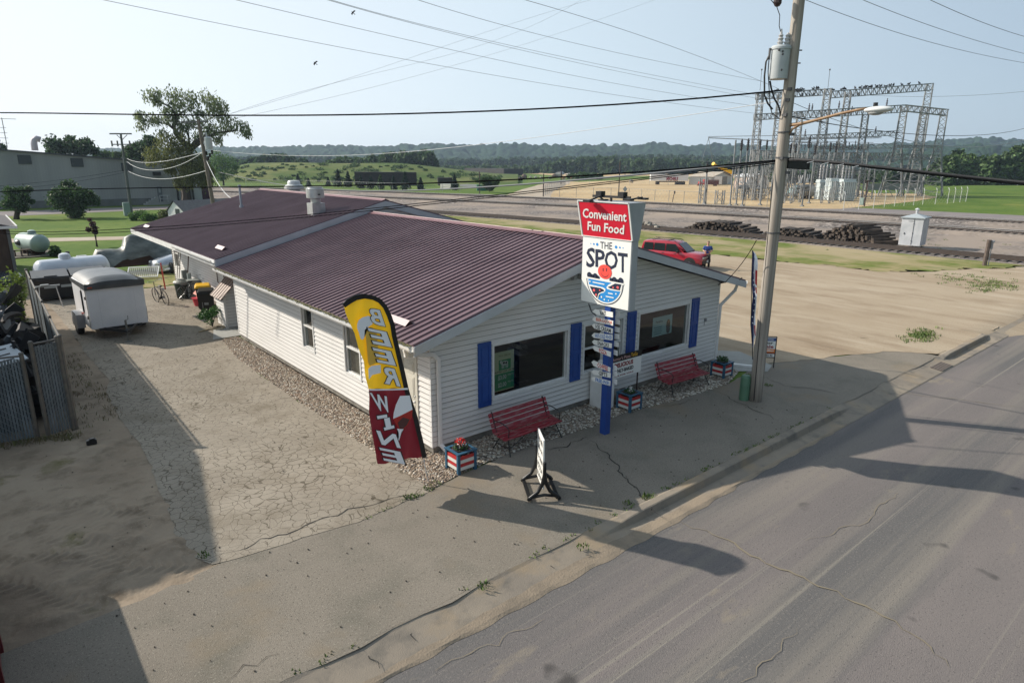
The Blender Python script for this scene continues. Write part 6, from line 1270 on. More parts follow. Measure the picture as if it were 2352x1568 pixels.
p=PY(*SL(1380,1060),Yw); q_=PY(*SL(1440,1190),Yw); g=MB(); g.span((p.x,Yw-.12,q_.z),(q_.x,Yw-.02,p.z)); dr=g.build('door',mat('door_grey',(.12,.14,.15),.5),wh,world=True); g=MB(); g.span((p.x+.2,Yw-.14,p.z-.9),(q_.x-.2,Yw-.12,p.z-.25)); g.build('sign_panel',mat('panel_pale',(.30,.33,.33),.5),dr,world=True)
g=MB(); a=Vector((p.x-.5,Yw-.1,q_.z)); 
for k in range(5): g.span((p.x-2.2+.4*k,Yw-1.4,0),(p.x-1.8+.4*k,Yw-.1,.25+.25*k))
g.span((p.x-.2,Yw-1.4,0),(q_.x+.4,Yw-.1,q_.z)); g.build('stoop',mat('stoop_pale',(.30,.31,.31),.8),wh,world=True)
g=MB()
for z in(.5,1.0): g.tube([(p.x,Yw-1.4,q_.z+z),(q_.x+.8,Yw-1.4,q_.z+z)],.04,4)
for x in(p.x,q_.x+.4): g.tube([(x,Yw-1.4,q_.z),(x,Yw-1.4,q_.z+1)],.04,4)
g.build('railing',GALV,wh,world=True)
g=MB(); a=PY(*SL(1378,945),Yw); g.box((a.x,Yw-.3,a.z),(1.1,.5,.55)); g.build('wall_lamp',BLACK,wh,world=True)
a=PY(*SL(310,740),Yw+3); g=MB(); g.tube([a,a+Vector((0,0,.9)),a+Vector((.1,0,1.4)),a+Vector((.45,0,1.65)),a+Vector((.85,0,1.5))],.42,12); g.build('vent_hood',mat('vent_galv',(.45,.42,.45),.5),wh,world=True,smooth=True)
a=PY(*SL(65,715),Yw+4); g=MB(); g.tube([a,a+Vector((0,0,4))],.05,4); g.beam(a+Vector((-1.6,0,3.9)),a+Vector((1.6,0,3.9)),.06); 
for k in range(4): g.beam(a+Vector((-.8,0,.6+k*.7)),a+Vector((.3,0,.6+k*.7)),.05)
g.tube([a+Vector((-.8,0,0)),a+Vector((-.8,0,3))],.04,4); g.build('antenna',mat('antenna_grey',(.25,.25,.25),.5),wh,world=True)
# lower white dock wing with downpipes
g=MB(); x2=PY(462,430,Yw+2).x; g.add([(xr-.1,Yw+2,0),(x2,Yw+2,0),(x2,Yw+2,6.2),(xr-.1,Yw+2,6.6),(xr-.1,Yw+30,0),(x2,Yw+30,0),(x2,Yw+30,6.2),(xr-.1,Yw+30,6.6)],[(0,1,2,3),(1,5,6,2),(3,2,6,7),(0,3,7,4)]); g.build('dock_wing',mat('dock_white',(.48,.50,.50),.6),wh,world=True)
g=MB()
for x in(xr-.2,xr+.5,PY(440,430,Yw).x,PY(447,430,Yw).x): g.span((x,Yw+1.8,.3),(x+.25,Yw+2,5.6))
g.build('downpipe',mat('pipe_black',(.02,.02,.02),.5),wh,world=True,fix=False)
a=G(*SL(1770,1180)); g=MB(); g.box((a.x,a.y+1,1.5),(4.2,2.2,2.8)); g.box((a.x,a.y+1,2.95),(4.4,2.4,.15)); o=g.build('maroon_container',mat('container_maroon',(.07,.02,.03),.6),None,loc=a,bevel=.1); tag(o,'dark maroon container beside the white dock end of the warehouse','container')
# small white shed with grey roof
a=PD(*SL(1490,1345),62); b0=G(*SL(1490,1352)); 
ws=thing('white_shed','small white gabled shed with a grey shingle roof behind the shop','shed',b0)
c0=G(*SL(1490,1352)); d0=G(*SL(1600,1352)); wdt=(d0-c0); wdt.z=0; Wd=wdt.length; ex=wdt.normalized(); ex=Vector((.38,-.925,0)).normalized(); Wd=3.0; wdt=ex*Wd; ey=Vector((.925,.38,0)); 
hz=HT(c0,*SL(1480,1270)); hr=HT(c0+wdt*.35,*SL(1522,1192)); Lb=12
P=lambda u,v,z:tuple(c0+ex*u+ey*v+Vector((0,0,z)))
g=MB(); g.add([P(0,0,0),P(Wd,0,0),P(Wd,0,hz*.8),P(Wd*.4,0,hr),P(0,0,hz),P(0,Lb,0),P(Wd,Lb,0),P(Wd,Lb,hz*.8),P(Wd*.4,Lb,hr),P(0,Lb,hz)],[(0,1,2,3,4),(1,6,7,2),(0,4,9,5)]); g.build('wall',WTRIM,ws,world=True,fix=False)
g=MB(); e_=.12; g.add([P(-.3,-e_,hz-.15),P(Wd*.4,-e_,hr+e_),P(Wd+.3,-e_,hz*.8-.15),P(-.3,Lb,hz-.15),P(Wd*.4,Lb,hr+e_),P(Wd+.3,Lb,hz*.8-.15)],[(0,1,4,3),(1,2,5,4)]); g.build('roof',mat('shingle_grey',(.13,.12,.12),.9,col2=(.17,.16,.155),scale=4),ws,world=True,fix=False)
g=MB(); g.add([P(Wd*.45,-.03,.7),P(Wd*.7,-.03,.7),P(Wd*.7,-.03,1.3),P(Wd*.45,-.03,1.3)],[(0,1,2,3)]); g.build('window',mat('window_dark',(.05,.06,.06),.3),ws,world=True,fix=False)
# pad box near left pole
a=G(*SL(1125,1315)); g=MB(); g.box((a.x,a.y,.8),(.7,.6,1.6)); o=g.build('meter_cabinet',mat('cabinet_green',(.22,.30,.28),.5),None,loc=a,bevel=.04); tag(o,'slim grey green metal cabinet at the foot of the left utility pole','cabinet')
# ------------------------------------------------ grass mound, yard ground
def hump(name,xs_,d0,d1,hf,m,nx=90,ny=24):
    g=MB(); vs=[]
    for j in range(ny+1):
        d=d0+(d1-d0)*j/ny
        for i in range(nx+1):
            x=xs_[0]+(xs_[1]-xs_[0])*i/nx; r=ray(x,390); r2=np.array([r[0],r[1]]); p=CAM[:2]+r2*d/ (r@_f); vs.append((p[0],p[1],hf(i/nx,j/ny,x,d)))
    g.add(vs,[(j*(nx+1)+i,j*(nx+1)+i+1,(j+1)*(nx+1)+i+1,(j+1)*(nx+1)+i) for j in range(ny) for i in range(nx)]); o=g.build(name,m,smooth=True); o['kind']='structure'; return o
def sst(a,b,t): t=min(1,max(0,(t-a)/(b-a))); return t*t*(3-2*t)
M_MND=surf('mound_grass',(.055,.095,.018),[((.10,.125,.035),.06,.42,.6,None,6),((.055,.10,.02),.25,.5,.68,None,7),((.15,.16,.055),.03,.52,.65,None,5)],bump=.6,bscale=2)
hump('grass_mound',(470,1190),215,420,lambda u,v,x,d:-.2+(5.6*sst(0,.30,v)*(1-sst(.7,1,v)))*sst(0,.16,u)*(1-sst(.60,1.0,u))*(1+.02*math.sin(x*.03))+1.4*sst(0,.12,v)*(1-sst(.8,1,v)),M_MND)
sheet('sand_yard',[G(1160,452),G(1235,425),G(1330,413),G(1290,404),G(1185,397),G(1150,391.5),G(1500,388.5),G(1740,389),G(1765,405),G(1900,425),G(2010,444),G(2195,446),G(2100,463),G(1930,480),G(1800,479),G(1480,464),G(1250,452)],.016,M_YARD,jag=0)
sheet('access_road',[G(1150,453),G(1200,435),G(1265,418),G(1310,414),G(1310,420),G(1270,440),G(1262,456)],.022,M_PATH)
sheet('yard_verge',[G(1255,414),G(1340,406),G(1520,404),G(1760,413),G(1760,418),G(1520,410),G(1330,418)],.024,M_GRASS)
hump('lawn_bank',(2085,2560),118,205,lambda u,v,x,d:-.05+.9*sst(0,.9,v)*sst(0,.35,u)*(1-sst(.93,1,v)*.2),M_GRASS,50,16)
# ------------------------------------------------ far hills with tree-covered surface
def hills(name,prof,d0,d1,seed,bump,cell,m,nx=900,ny=34):
    R=np.random.default_rng(seed); xs_=np.linspace(prof[0][0],prof[-1][0],nx); px_=[p[0] for p in prof]; py_=[p[1] for p in prof]
    ytop=np.interp(xs_,px_,py_); ytop+= np.convolve(R.normal(size=nx+60),np.ones(61)/61,'valid')*4
    D=np.linspace(0,1,ny)
    XX=np.zeros((ny,nx));YY=np.zeros((ny,nx));ZZ=np.zeros((ny,nx))
    dirs=np.array([ray(x,379) for x in xs_]); 
    for j,v in enumerate(D):
        d=d0+(d1-d0)*v; P=CAM+dirs*d; XX[j]=P[:,0];YY[j]=P[:,1]
        h=(379-ytop)/FPX*d1+6.2
        rid=.5+.5*np.sin(xs_*.035+1.3*np.sin(xs_*.011)+v*2.2); env=np.clip(v*1.02,0,1)**.8
        ZZ[j]=h*(env*(1-.20*rid*np.sin(v*3.14)))-2
    # crown bumps: distance to jittered grid points
    gx=np.floor(XX/cell);gy=np.floor(YY/cell); best=np.full(XX.shape,9e9); hb=np.zeros(XX.shape)
    def h2(a,b,s): q=np.sin(a*127.1+b*311.7+s*74.7)*43758.5453; return q-np.floor(q)
    for ax in(-1,0,1):
        for ay in(-1,0,1):
            cx_=gx+ax;cy_=gy+ay; qx=(cx_+h2(cx_,cy_,1))*cell; qy=(cy_+h2(cx_,cy_,2))*cell; dd=(XX-qx)**2+(YY-qy)**2; k=dd<best; best=np.where(k,dd,best); hb=np.where(k,h2(cx_,cy_,3),hb)
    ZZ+=bump*(.5+.8*hb)*np.clip(1-best/(cell*.75)**2,0,1)**.6
    co=np.stack([XX,YY,ZZ],2).reshape(-1,3); me=bpy.data.meshes.new(name); q=np.arange((ny-1)*(nx-1)); j=q//(nx-1);i=q%(nx-1); F=np.stack([j*nx+i,j*nx+i+1,(j+1)*nx+i+1,(j+1)*nx+i],1)
    me.vertices.add(len(co)); me.vertices.foreach_set('co',co.ravel()); me.loops.add(F.size); me.loops.foreach_set('vertex_index',F.ravel()); me.polygons.add(len(F)); me.polygons.foreach_set('loop_start',np.arange(len(F))*4); me.polygons.foreach_set('loop_total',np.full(len(F),4)); me.materials.append(m); me.update(calc_edges=True)
    o=bpy.data.objects.new(name,me); C.objects.link(o); o['kind']='structure'; return o
M_HILL=surf('hill_forest',(.014,.036,.020),[((.022,.050,.024),.02,.42,.6,None,6),((.018,.038,.018),.06,.5,.66,None,5)],bump=.3,bscale=.4)
hills('hills',[(200,352),(420,350),(520,346),(600,345),(700,342),(800,343),(900,341),(1000,337),(1090,339),(1180,336),(1260,338),(1330,340),(1420,336),(1500,333),(1580,337),(1640,334),(1760,338),(1900,334),(2000,332),(2100,328),(2160,324),(2250,318),(2352,322),(2500,316),(2700,330)],1150,1500,3,9,15,M_HILL)
hills('near_hills',[(1850,372),(1950,362),(2050,352),(2150,340),(2230,333),(2300,338),(2352,336),(2500,330),(2700,345)],720,900,5,8,13,M_HILL,nx=420,ny=26)
# tree belts
def belt(name,pts,dist,m,seed,per=150,size=1.0,step=6,rows=2,low=0.):
    "pts (x, ytop) sight profile at a distance"
    R=random.Random(seed); cs=[];rs=[]; xs_=[p[0] for p in pts]; ys_=[p[1] for p in pts]; x=xs_[0]
    while x<xs_[-1]:
        y=float(np.interp(x,xs_,ys_)); d=dist*(1+R.uniform(-.04,.06)); r=ray(x,390); p=CAM+r*d
        h=(379-y)/FPX*d+6.2; h*=R.uniform(.82,1.04)
        k=R.uniform(.8,1.25)*step*d/FPX
        cs.append((p[0],p[1],h-k*1.0)); rs.append((k*1.1,k*1.1,k*1.1)); z=h-k*2.1
        while z>0: cs.append((p[0]+R.uniform(-k,k)*.6,p[1]+R.uniform(-k,k)*.6,z)); rs.append((k*1.2,k*1.2,k*1.1)); z-=k*1.2
        x+=step*R.uniform(.7,1.3)
    o=cloud(name,cs,rs,per,size,m,None,seed,kind='stuff',shell=.7); return o
def lbl(o,s,c='trees'): return tag(o,s,c)
lbl(belt('tree_belt',[(480,372),(520,368),(560,372),(600,362),(640,358),(690,364),(720,380)],330,LD,31,120,1.0,7),'dark tree belt behind the left end of the grass mound')
lbl(belt('tree_belt',[(750,374),(800,360),(850,358),(900,352),(950,350),(990,346),(1000,372)],330,LM,32,120,1.0,7),'taller green tree belt behind the middle of the grass mound')
lbl(belt('tree_belt',[(980,378),(1050,382),(1120,380),(1190,382),(1240,380),(1290,366),(1340,362),(1400,360),(1460,364),(1520,362),(1600,366),(1680,368),(1780,366)],520,LM,33,90,1.5,6),'long green tree belt along the back of the sand yard')
lbl(belt('tree_belt',[(520,364),(700,362),(900,366),(1100,366),(1290,362),(1500,356),(1700,358),(2200,356)],800,LD,34,60,2.6,5),'far wooded strip at the foot of the hills')
lbl(belt('tree_belt',[(2140,378),(2165,352),(2185,342),(2210,350),(2240,352),(2270,360),(2300,345),(2330,332),(2352,328),(2420,322),(2500,330)],230,mat('right_leaf',(.050,.095,.022),.7,island=.4),35,260,.75,12),'big leafy trees beyond the lawn at the right edge')
lbl(belt('tree_belt',[(1780,392),(1860,388),(1960,390),(2060,385),(2150,388)],260,LM,36,150,.9,8),'green trees seen through the substation')
lbl(belt('bush_row',[(1310,398),(1340,394),(1380,398)],300,LM,37,120,.7,6),'low bushes at the back of the yard','bushes')
_cs=[];_rs=[];_R=random.Random(61)
for k in range(150):
    x=_R.uniform(540,1150); d=_R.uniform(222,262); r=ray(x,390); p=CAM+r*d/(r@_f); u=(x-470)/720.; v=(d-215)/205.; z=5.6*sst(0,.30,v)*sst(0,.16,u)*(1-sst(.60,1.0,u))+1.2*sst(0,.12,v); s_=_R.uniform(.4,1.3); _cs.append((p[0],p[1],z+s_*.3)); _rs.append((s_*1.6,s_*1.2,s_*.7))
lbl(cloud('mound_scrub',_cs,_rs,60,.35,LM,None,62,kind='stuff',shell=.3),'low rough scrub dotted over the face of the grass mound','scrub')
# ------------------------------------------------ conifers by the fence
def conifer(label,px,py,pt,m=LC,seed=1):
    b=G(px,py); h=HT(b,px,pt); t=thing('conifer',label,'conifer',b,0,'young conifers behind the highway fence'); cs=[];rs=[]; n_=7
    for k in range(n_): u=k/(n_-1); cs.append((b.x,b.y,h*(.12+.82*u))); rs.append(((1-u*.9)*h*.33,(1-u*.9)*h*.33,h*.11))
    cloud('crown',cs,rs,110,.26,m,t,seed,off=tuple(b),shell=.5); g=MB(); g.tube([b,b+Vector((0,0,h*.97))],[.14,.02],5); g.build('trunk',BARK,t,world=True); return t
S3=SR(640,400,2.0276)
for k,(x,yb_,yt_,lb) in enumerate(((518,322,250,'first young conifer from the left behind the highway fence'),(580,325,275,'low conifer beside the leftmost one'),(700,322,270,'conifer with a blunt top left of the tall pair'),(762,328,225,'tallest conifer left of the black stacks'),(822,328,235,'conifer just left of the long black stack'),(900,335,262,'conifer at the left end of the black stack'),(960,338,265,'slim conifer before the black stack'),(1018,340,258,'pale loose conifer before the black stack'),(1098,342,265,'slim conifer before the right half of the stack'),(1168,345,242,'tall conifer before the right end of the stack'),(1262,345,275,'squat conifer right of the black stack'),(1468,345,255,'conifer standing apart before the small black shed'))):
    conifer(lb,S3(x,0)[0],S3(0,yb_)[1],S3(0,yt_)[1],LC if k!=7 else LM,40+k)
tree_px('leafy_tree','round green bush tree behind the green bin at the yard entrance',S3(1690,360),[(S3(x,y)[0],S3(x,y)[1],r) for x,y,r in ((1640,285,7),(1680,280,8),(1720,290,8),(1660,310,8),(1700,315,9),(1680,335,8))],LM,200,.3,seed=55)
# black stacks and things in the yard
def boxthing(name,label,cat,pa,pb,depth,zt_px,m,group=None,zb=0,slats=0):
    a=G(*pa);b=G(*pb); d=(b-a); n2=Vector((-d.y,d.x,0)).normalized(); n2=n2 if n2.dot(nh)>0 else -n2; h=HT(a,pa[0],zt_px); o=MB(); L=d.length; az_=math.atan2(d.y,d.x)
    M=Matrix.Translation(a)@Matrix.Rotation(az_,4,'Z'); s_=1 if (Matrix.Rotation(az_,4,'Z')@Vector((0,1,0))).dot(n2)>0 else -1
    o.box((L/2,s_*depth/2,(h+zb)/2),(L,depth,h-zb),M=M)
    for k in range(slats): o.box((L*(k+.5)/slats,-s_*.05,(h+zb)/2),(L/slats*.35,.12,h-zb-.1),M=M); 
    q_=o.build(name,m,None,loc=a); tag(q_,label,cat,group); return q_
SBK=mat('stack_black',(.014,.012,.013),.7,col2=(.03,.022,.02),scale=1.5)
boxthing('pipe_stack','long tall black stack of material behind the conifers','stack',S3(862,318),S3(1238,318),6,S3(0,236)[1],SBK,slats=40)
boxthing('pipe_stack','short black stack right of the long one','stack',S3(1368,318),S3(1455,318),4,S3(0,270)[1],SBK,slats=9)
boxthing('pipe_stack','long dark stack at the foot of the mound by the sand yard','stack',S3(1530,248),S3(1768,256),14,S3(0,212)[1],SBK,slats=26)
boxthing('pallet_stack','dark open pallet stack on top of the mound end','stack',S3(1550,240),S3(1622,240),12,S3(0,196)[1],SBK,slats=10)
boxthing('white_building','pale low building behind the dark stacks','building',S3(1470,236),S3(1560,240),20,S3(0,208)[1],mat('far_white',(.55,.58,.60),.6))
boxthing('green_bin','green bin with a pale lid by the yard entrance','bin',S3(1605,350),S3(1665,350),2,S3(0,313)[1],mat('bin_green',(.03,.13,.08),.6))
boxthing('white_planks','stack of white planks by the small black stack','planks',S3(1380,335),S3(1450,338),2.5,S3(0,308)[1],mat('planks_white',(.50,.50,.47),.6,col2=(.2,.2,.19),scale=3,stretch=(.1,.1,4)),slats=0)
boxthing('grey_container','grey low container right of the last conifer','container',S3(1500,325),S3(1600,330),2.5,S3(0,310)[1],mat('container_grey',(.16,.17,.18),.6))
S11=SR(1400,400,2.613)
random.seed(99)
for k,(x,y,s_,c_) in enumerate(((720,325,1.9,0),(800,325,1.6,0),(690,330,1.3,1),(745,310,1.6,2),(880,325,1.0,0),(760,345,1.0,3),(450,340,1.6,1),(540,340,.8,0),(500,335,.7,0),(580,345,.8,0),(420,355,1.2,4),(830,345,1.2,1),(960,340,1.2,4),(340,355,.6,4),(650,345,.9,0),(1290,375,1.0,0))):
    p=G(*S11(x,y+14)); g=MB(); g.ell((0,0,s_*.5),(s_*(1.6 if k<4 else 1.),s_*.8,s_*.8),8,5,j=.25); g.box((s_*.4,0,s_*.7),(s_*.8,s_*.6,s_*.5))
    o=g.build('yard_heap',[mat('heap_pale',(.46,.42,.36),.8),mat('heap_brown',(.18,.12,.09),.8),mat('heap_blue',(.30,.36,.40),.7),mat('heap_orange',(.40,.20,.08),.7),SBK][c_],None); o.location=p; tag(o,'pale or dark heap of stored material scattered in the far sand yard','heap','material heaps in the far yard')
# semi trailer with lettering, hall, barn, crane boom, truck
def vthing(name,label,cat,base): return thing(name,label,cat,base)
a=G(*S11(1440,402)); b=G(*S11(1735,404)); se=vthing('semi_trailer','long white semi trailer with dark red lettering parked in the yard','trailer',a)
d=(b-a); L=d.length; az_=math.atan2(d.y,d.x); se.rotation_euler=(0,0,az_); zt_=HT(a,*S11(1440,322)); s_=1 if (Matrix.Rotation(az_,4,'Z')@Vector((0,1,0))).dot(nh)>0 else -1
g=MB(); g.box((L/2,s_*1.3,(zt_+1.3)/2),(L,2.6,zt_-1.3)); g.build('box_body',mat('far_trailer_white',(.72,.72,.72),.4),se); g=MB()
for x in(L*.2,L*.72,L*.8,L*.88): g.box((x,s_*1.3,.55),(1.1,2.4,1.1))
g.box((L*.5,s_*1.3,1.0),(L*.5,2,.3)); g.build('running_gear',SBK,se,fix=False)
M=Matrix.Rotation(az_,4,'Z'); ex_=M@Vector((1,0,0)); o_=a-nh*.15
if ex_.dot(Vector(_r))>0: lx0,lx1=L*.42,L*.72
fit('MICHELS',o_+ex_*lx0+Vector((0,0,zt_-2.0)),o_+ex_*lx1+Vector((0,0,zt_-2.0)),o_+ex_*lx0+Vector((0,0,zt_-.9)),mat('letter_maroon',(.25,.01,.03),.5),se,bold=.05)
for ch in se.children:
    if ch.name.startswith('lettering'): ch.matrix_local=Matrix.Rotation(-az_,4,'Z')
def hall(name,label,pa,pb,pe,zt_,zr_,wallm,roofm,depth):
    "front-left, front-right base px; gable faces right-front"
    a=G(*pa);b=G(*pb); c_=G(*pe); t=thing(name,label,'building',a); h=HT(a,*zt_); hr=HT(b.lerp(c_,.5),*zr_); n_=(c_-b); 
    d_=a+n_; g=MB(); A=[a,b,c_,d_]; up=Vector((0,0,h)); R1=b.lerp(c_,.5)+Vector((0,0,hr)); R0=a.lerp(d_,.5)+Vector((0,0,hr))
    vs=A+[p+up for p in A]+[R0,R1]; g.add(vs,[(0,1,5,4),(1,2,6,9,5),(2,3,7,6),(3,0,4,8,7)]); g.build('wall',wallm,t,world=True,fix=False)
    g=MB(); e_=(b-a).normalized()*.6; v=[A[0]+up-e_,A[1]+up+e_,R1+e_,R0-e_,A[2]+up+e_,A[3]+up-e_]; v=[p+Vector((0,0,.2)) for p in v]; g.add(v,[(0,1,2,3),(3,2,4,5)]); g.build('roof',roofm,t,world=True,fix=False); return t
hall('white_hall','white hall with a tan patchy gabled roof behind the red truck',S11(1742,402),S11(1912,404),S11(2078,398),S11(1742,345),S11(2000,306),mat('hall_white',(.62,.62,.60),.6),mat('hall_roof_tan',(.42,.34,.25),.8,col2=(.50,.45,.38),scale=1.2),10)
bg_=MB(); a=G(*S11(1912,404)); b=G(*S11(2078,398)); o=bg_
hall('pale_barn','pale pinkish barn with a white roof partly behind the substation',S11(2090,430),S11(2210,436),S11(2350,425),S11(2090,345),S11(2240,322),mat('barn_pink',(.42,.33,.28),.7),mat('barn_roof',(.60,.60,.60),.6),10)
a=G(*S11(1815,412)); tk_=thing('pickup_truck','small red pickup truck parked beside the white hall','truck',a); g=MB(); g.box((1.4,0,.9),(2.6,2,.9)); g.box((2.2,0,1.6),(1.3,1.8,.8)); g.build('body',mat('truck_red',(.45,.03,.04),.4),tk_,bevel=.1); g=MB(); g.box((4.6,0,1.2),(3.4,2,1.5)); g.box((.2,0,.35),(.8,2.1,.7)); g.box((5.4,0,.4),(.8,2.1,.8)); g.build('load_bed',mat('truck_maroon',(.10,.03,.03),.6),tk_,fix=False)
tk_.rotation_euler=(0,0,az_)
a=PD(*S11(1940,248),210); b=PD(*S11(2082,308),212); g=MB(); g.tube([a,b],[.4,.65],6); g.tube([a+Vector((-.6,0,.4)),a+Vector((.5,0,-.2))],.6,6); base_=Vector((b.x,b.y,0)); g2=MB(); g2.box((b.x+3,b.y+6,1.6),(3,3,2.6)); cr_=thing('yellow_crane','yellow crane with its boom raised over the white hall','crane',(b.x,b.y,0)); g.build('boom',mat('crane_yellow',(.85,.50,.01),.5),cr_,world=True); g2.build('cab',mat('crane_grey',(.2,.2,.2),.5),cr_,world=True)
# ------------------------------------------------ poles in the yard
YPOLE=mat('yard_pole',(.05,.04,.035),.8)
for k,(bx,by,ty,lb) in enumerate(((1190,500,215,'tall dark pole rising behind the sign in the yard'),(600,497,318,'thin dark pole at the left yard corner'),(102,475,300,'thin dark pole left of the green bin'),(740,400,290,'short dark pole among the yard heaps'),(1240,345,255,'distant wooden pole near the far tree line'))):
    p=G(*S11(bx,by)); q_=HT(p,*S11(bx,ty)); g=MB(); g.tube([p,p+Vector((0,0,q_))],.11 if k<3 else .2,6); o=g.build('yard_pole',YPOLE,None,loc=p); tag(o,lb,'pole')
p=G(*S11(1612,540)); q_=HT(p,*S11(1625,450)); g=MB(); g.tube([p,p+Vector((.2,-.2,q_))],.07,5); g.box((p.x+.2,p.y-.2,q_-.3),(.3,.1,.5)); o=g.build('marker_post',YPOLE,None,loc=p); tag(o,'small leaning marker post beside the highway','post')
p=G(*S11(1238,520)); q_=HT(p,*S11(1238,425)); g=MB(); g.tube([p,p+Vector((0,0,q_))],.05,5); M=Matrix.Translation((p.x,p.y,q_-.3))@Matrix.Rotation(rad(-50),4,'Z'); g.prism([(0,-.55),(.42,0),(0,.55),(-.42,0)],.05,M@Matrix.Rotation(math.pi/2,4,'X')); o=g.build('diamond_sign',mat('sign_back',(.28,.32,.33),.5),None,loc=p); tag(o,'grey diamond road sign seen from behind above the sign top','road sign')
# ------------------------------------------------ fences of chain link
FWIRE=mat('far_fence_wire',(.30,.31,.31),.5,metal=.4)
def cfence(label,pts,h,step=3.,tags=0,barb=0):
    P=[G(*p) if len(p)==2 else Vector(p) for p in pts]; t=thing('chain_link_fence',label,'fence',P[0]); posts=[]; gp=MB(); gw=MB()
    for a,b in zip(P[:-1],P[1:]):
        L=(b-a).length; n_=max(1,int(L/step)); d=(b-a)
        for k in range(n_+(b is P[-1])):
            p=a+d*(k/n_); posts.append(p)
        gw.tube([a+Vector((0,0,h)),b+Vector((0,0,h))],.025,4)
        m_=int(L/.9)
        for k in range(m_): u=k/m_; v=min(1,u+h/L); gw.beam(a+d*u+Vector((0,0,.05)),a+d*v+Vector((0,0,h*(min(1,(v-u)*L/h)))),.012); u2=max(0,u-h/L); gw.beam(a+d*u+Vector((0,0,.05)),a+d*u2+Vector((0,0,h*(min(1,(u-u2)*L/h)))),.012)
    gw.build('wire_mesh',FWIRE,t,world=True,fix=False)
    for i,p in enumerate(posts[:95]):
        g=MB(); g.tube([p,p+Vector((0,0,h+.05))],.045,5); 
        if barb: g.beam(p+Vector((0,0,h)),p+Vector((.25,.25,h+.45)),.09,.05)
        g.build('post',mat('fence_post_white',(.6,.6,.58),.5) if barb else FWIRE,t,world=True)
    return t
cfence('long chain link fence behind the highway in front of the conifers',[S3(200,325),S3(560,330),S3(860,343),S3(1090,352),S3(1500,358)],1.9,4.)
cfence('chain link fence along the sand yard behind the sign',[S11(600,496),S11(1270,515),S11(1700,548),S11(2352,578)],2.0,3.2)
cfence('chain link fence at the near left corner of the sand yard, running back',[S11(600,496),S11(775,410)],2.2,5.)
cfence('chain link fence crossing the back of the sand yard',[S11(800,410),S11(1430,405),S11(1740,420),S11(2040,425)],2.0,7.)
SB_=SR(2450,330,3.781)
cfence('substation fence topped with pale slanted arms beside the lawn bank',[SB_(300,1140),SB_(640,1120),SB_(880,1095),SB_(1200,1075),SB_(1480,1062),SB_(1690,1040)],2.3,3.2,barb=1)
cfence('far chain link fence along the foot of the big trees at the right edge',[(PD(*SB_(1550,905),190)-Vector((0,0,1.5))),(PD(*SB_(2000,920),190)-Vector((0,0,1.5))),(PD(*SB_(2352,930),180)-Vector((0,0,1.5)))],2.2,4.)
# ------------------------------------------------ substation
STL=mat('lattice_steel',(.25,.26,.265),.5,metal=.25,col2=(.17,.18,.185),scale=.6,island=.25); STD=mat('lattice_steel_dark',(.10,.10,.11),.6)
ST=SR(2230,220,3.7935)
def lat(g,a,b,w0,w1,n,m=.10,dn=None,hh=None):
    "four-legged lattice from a to b, width w0->w1"
    a=Vector(a);b=Vector(b); d=(b-a).normalized(); 
    u=Vector((1,0,0)) if abs(d.z)>.7 else Vector((0,0,1)); x=d.cross(u).normalized(); y=d.cross(x)
    if abs(d.z)>.7: x=Vector((math.cos(.25),math.sin(.25),0)); y=Vector((-math.sin(.25),math.cos(.25),0))
    def pt(t,i): w_=w0+(w1-w0)*t; sx,sy=((-1,-1),(1,-1),(1,1),(-1,1))[i]; return a.lerp(b,t)+x*sx*w_/2+y*sy*(hh or w_)/2
    for i in range(4): g.beam(pt(0,i),pt(1,i),m*1.2)
    for k in range(n):
        t0,t1=k/n,(k+1)/n
        for i in range(4):
            j=(i+1)%4; g.beam(pt(t0,i),pt(t1,j),m*.7) if (k+i)%2 else g.beam(pt(t0,j),pt(t1,i),m*.7)
            if k%2==0: g.beam(pt(t0,i),pt(t0,j),m*.7)
sub=thing('substation_gantry','tall galvanised lattice gantry of the electrical substation lined with perched birds','gantry',G(*ST(1000,1420)))
DROW=lambda y:G(*ST(1000,y))
COL=[((100,1380),(195,235),1.6,1.1),((330,1375),(425,232),1.4,1.0),((800,1390),(965,172),1.9,1.2),((1055,1385),(1195,208),1.5,1.1),((1900,1370),(2125,118),1.9,1.3),((545,1400),(640,512),1.3,1.0),((1290,1400),(1392,470),1.4,1.1)]
def topof(base,px): b=G(*ST(*base)); return b,Vector((b.x,b.y,HT(b,*ST(*px))))
tops=[]
for bp__,tp__,w0,w1 in COL:
    b=G(*ST(*bp__)); q_=PV(b,*ST(*tp__)); tt=Vector((b.x,b.y,q_.z)); 
    # correct the base so that the vertical column passes the top
    b2=Vector((q_.x,q_.y,0)); g=MB(); lat(g,b2,q_,w0,w1,int(q_.z/1.1),.13); g.build('lattice_column',STL,sub,world=True,fix=False); tops.append(q_)
for bp__,tp__ in (((1640,1395),(1835,370)),((2060,1395),(2290,420)),((1830,1395),(2060,395))):
    b=G(*ST(*bp__)); q_=PV(b,*ST(*tp__)); kn=q_.z*.52; g=MB(); lat(g,(q_.x,q_.y,0),(q_.x,q_.y,kn),4.6,1.5,6,.15); lat(g,(q_.x,q_.y,kn),q_,1.5,1.2,int((q_.z-kn)/1.1),.13); g.build('lattice_column',STL,sub,world=True,fix=False); tops.append(q_)
def lbeam(pa,pb,by,h_px,n,m=.12,w_=1.0,dz=0):
    base=DROW(by); a=PV(base,*ST(*pa)); b=PV(base,*ST(*pb)); k=(a-Vector(CAM)).dot(nh)/FPX; hh=h_px/3.7935/1.306*k; a=a-Vector((0,0,hh/2));b=b-Vector((0,0,hh/2)); g=MB(); lat(g,a,b,w_,w_,n,m,hh=hh); g.build('lattice_beam',STL,sub,world=True,fix=False); return a,b,hh
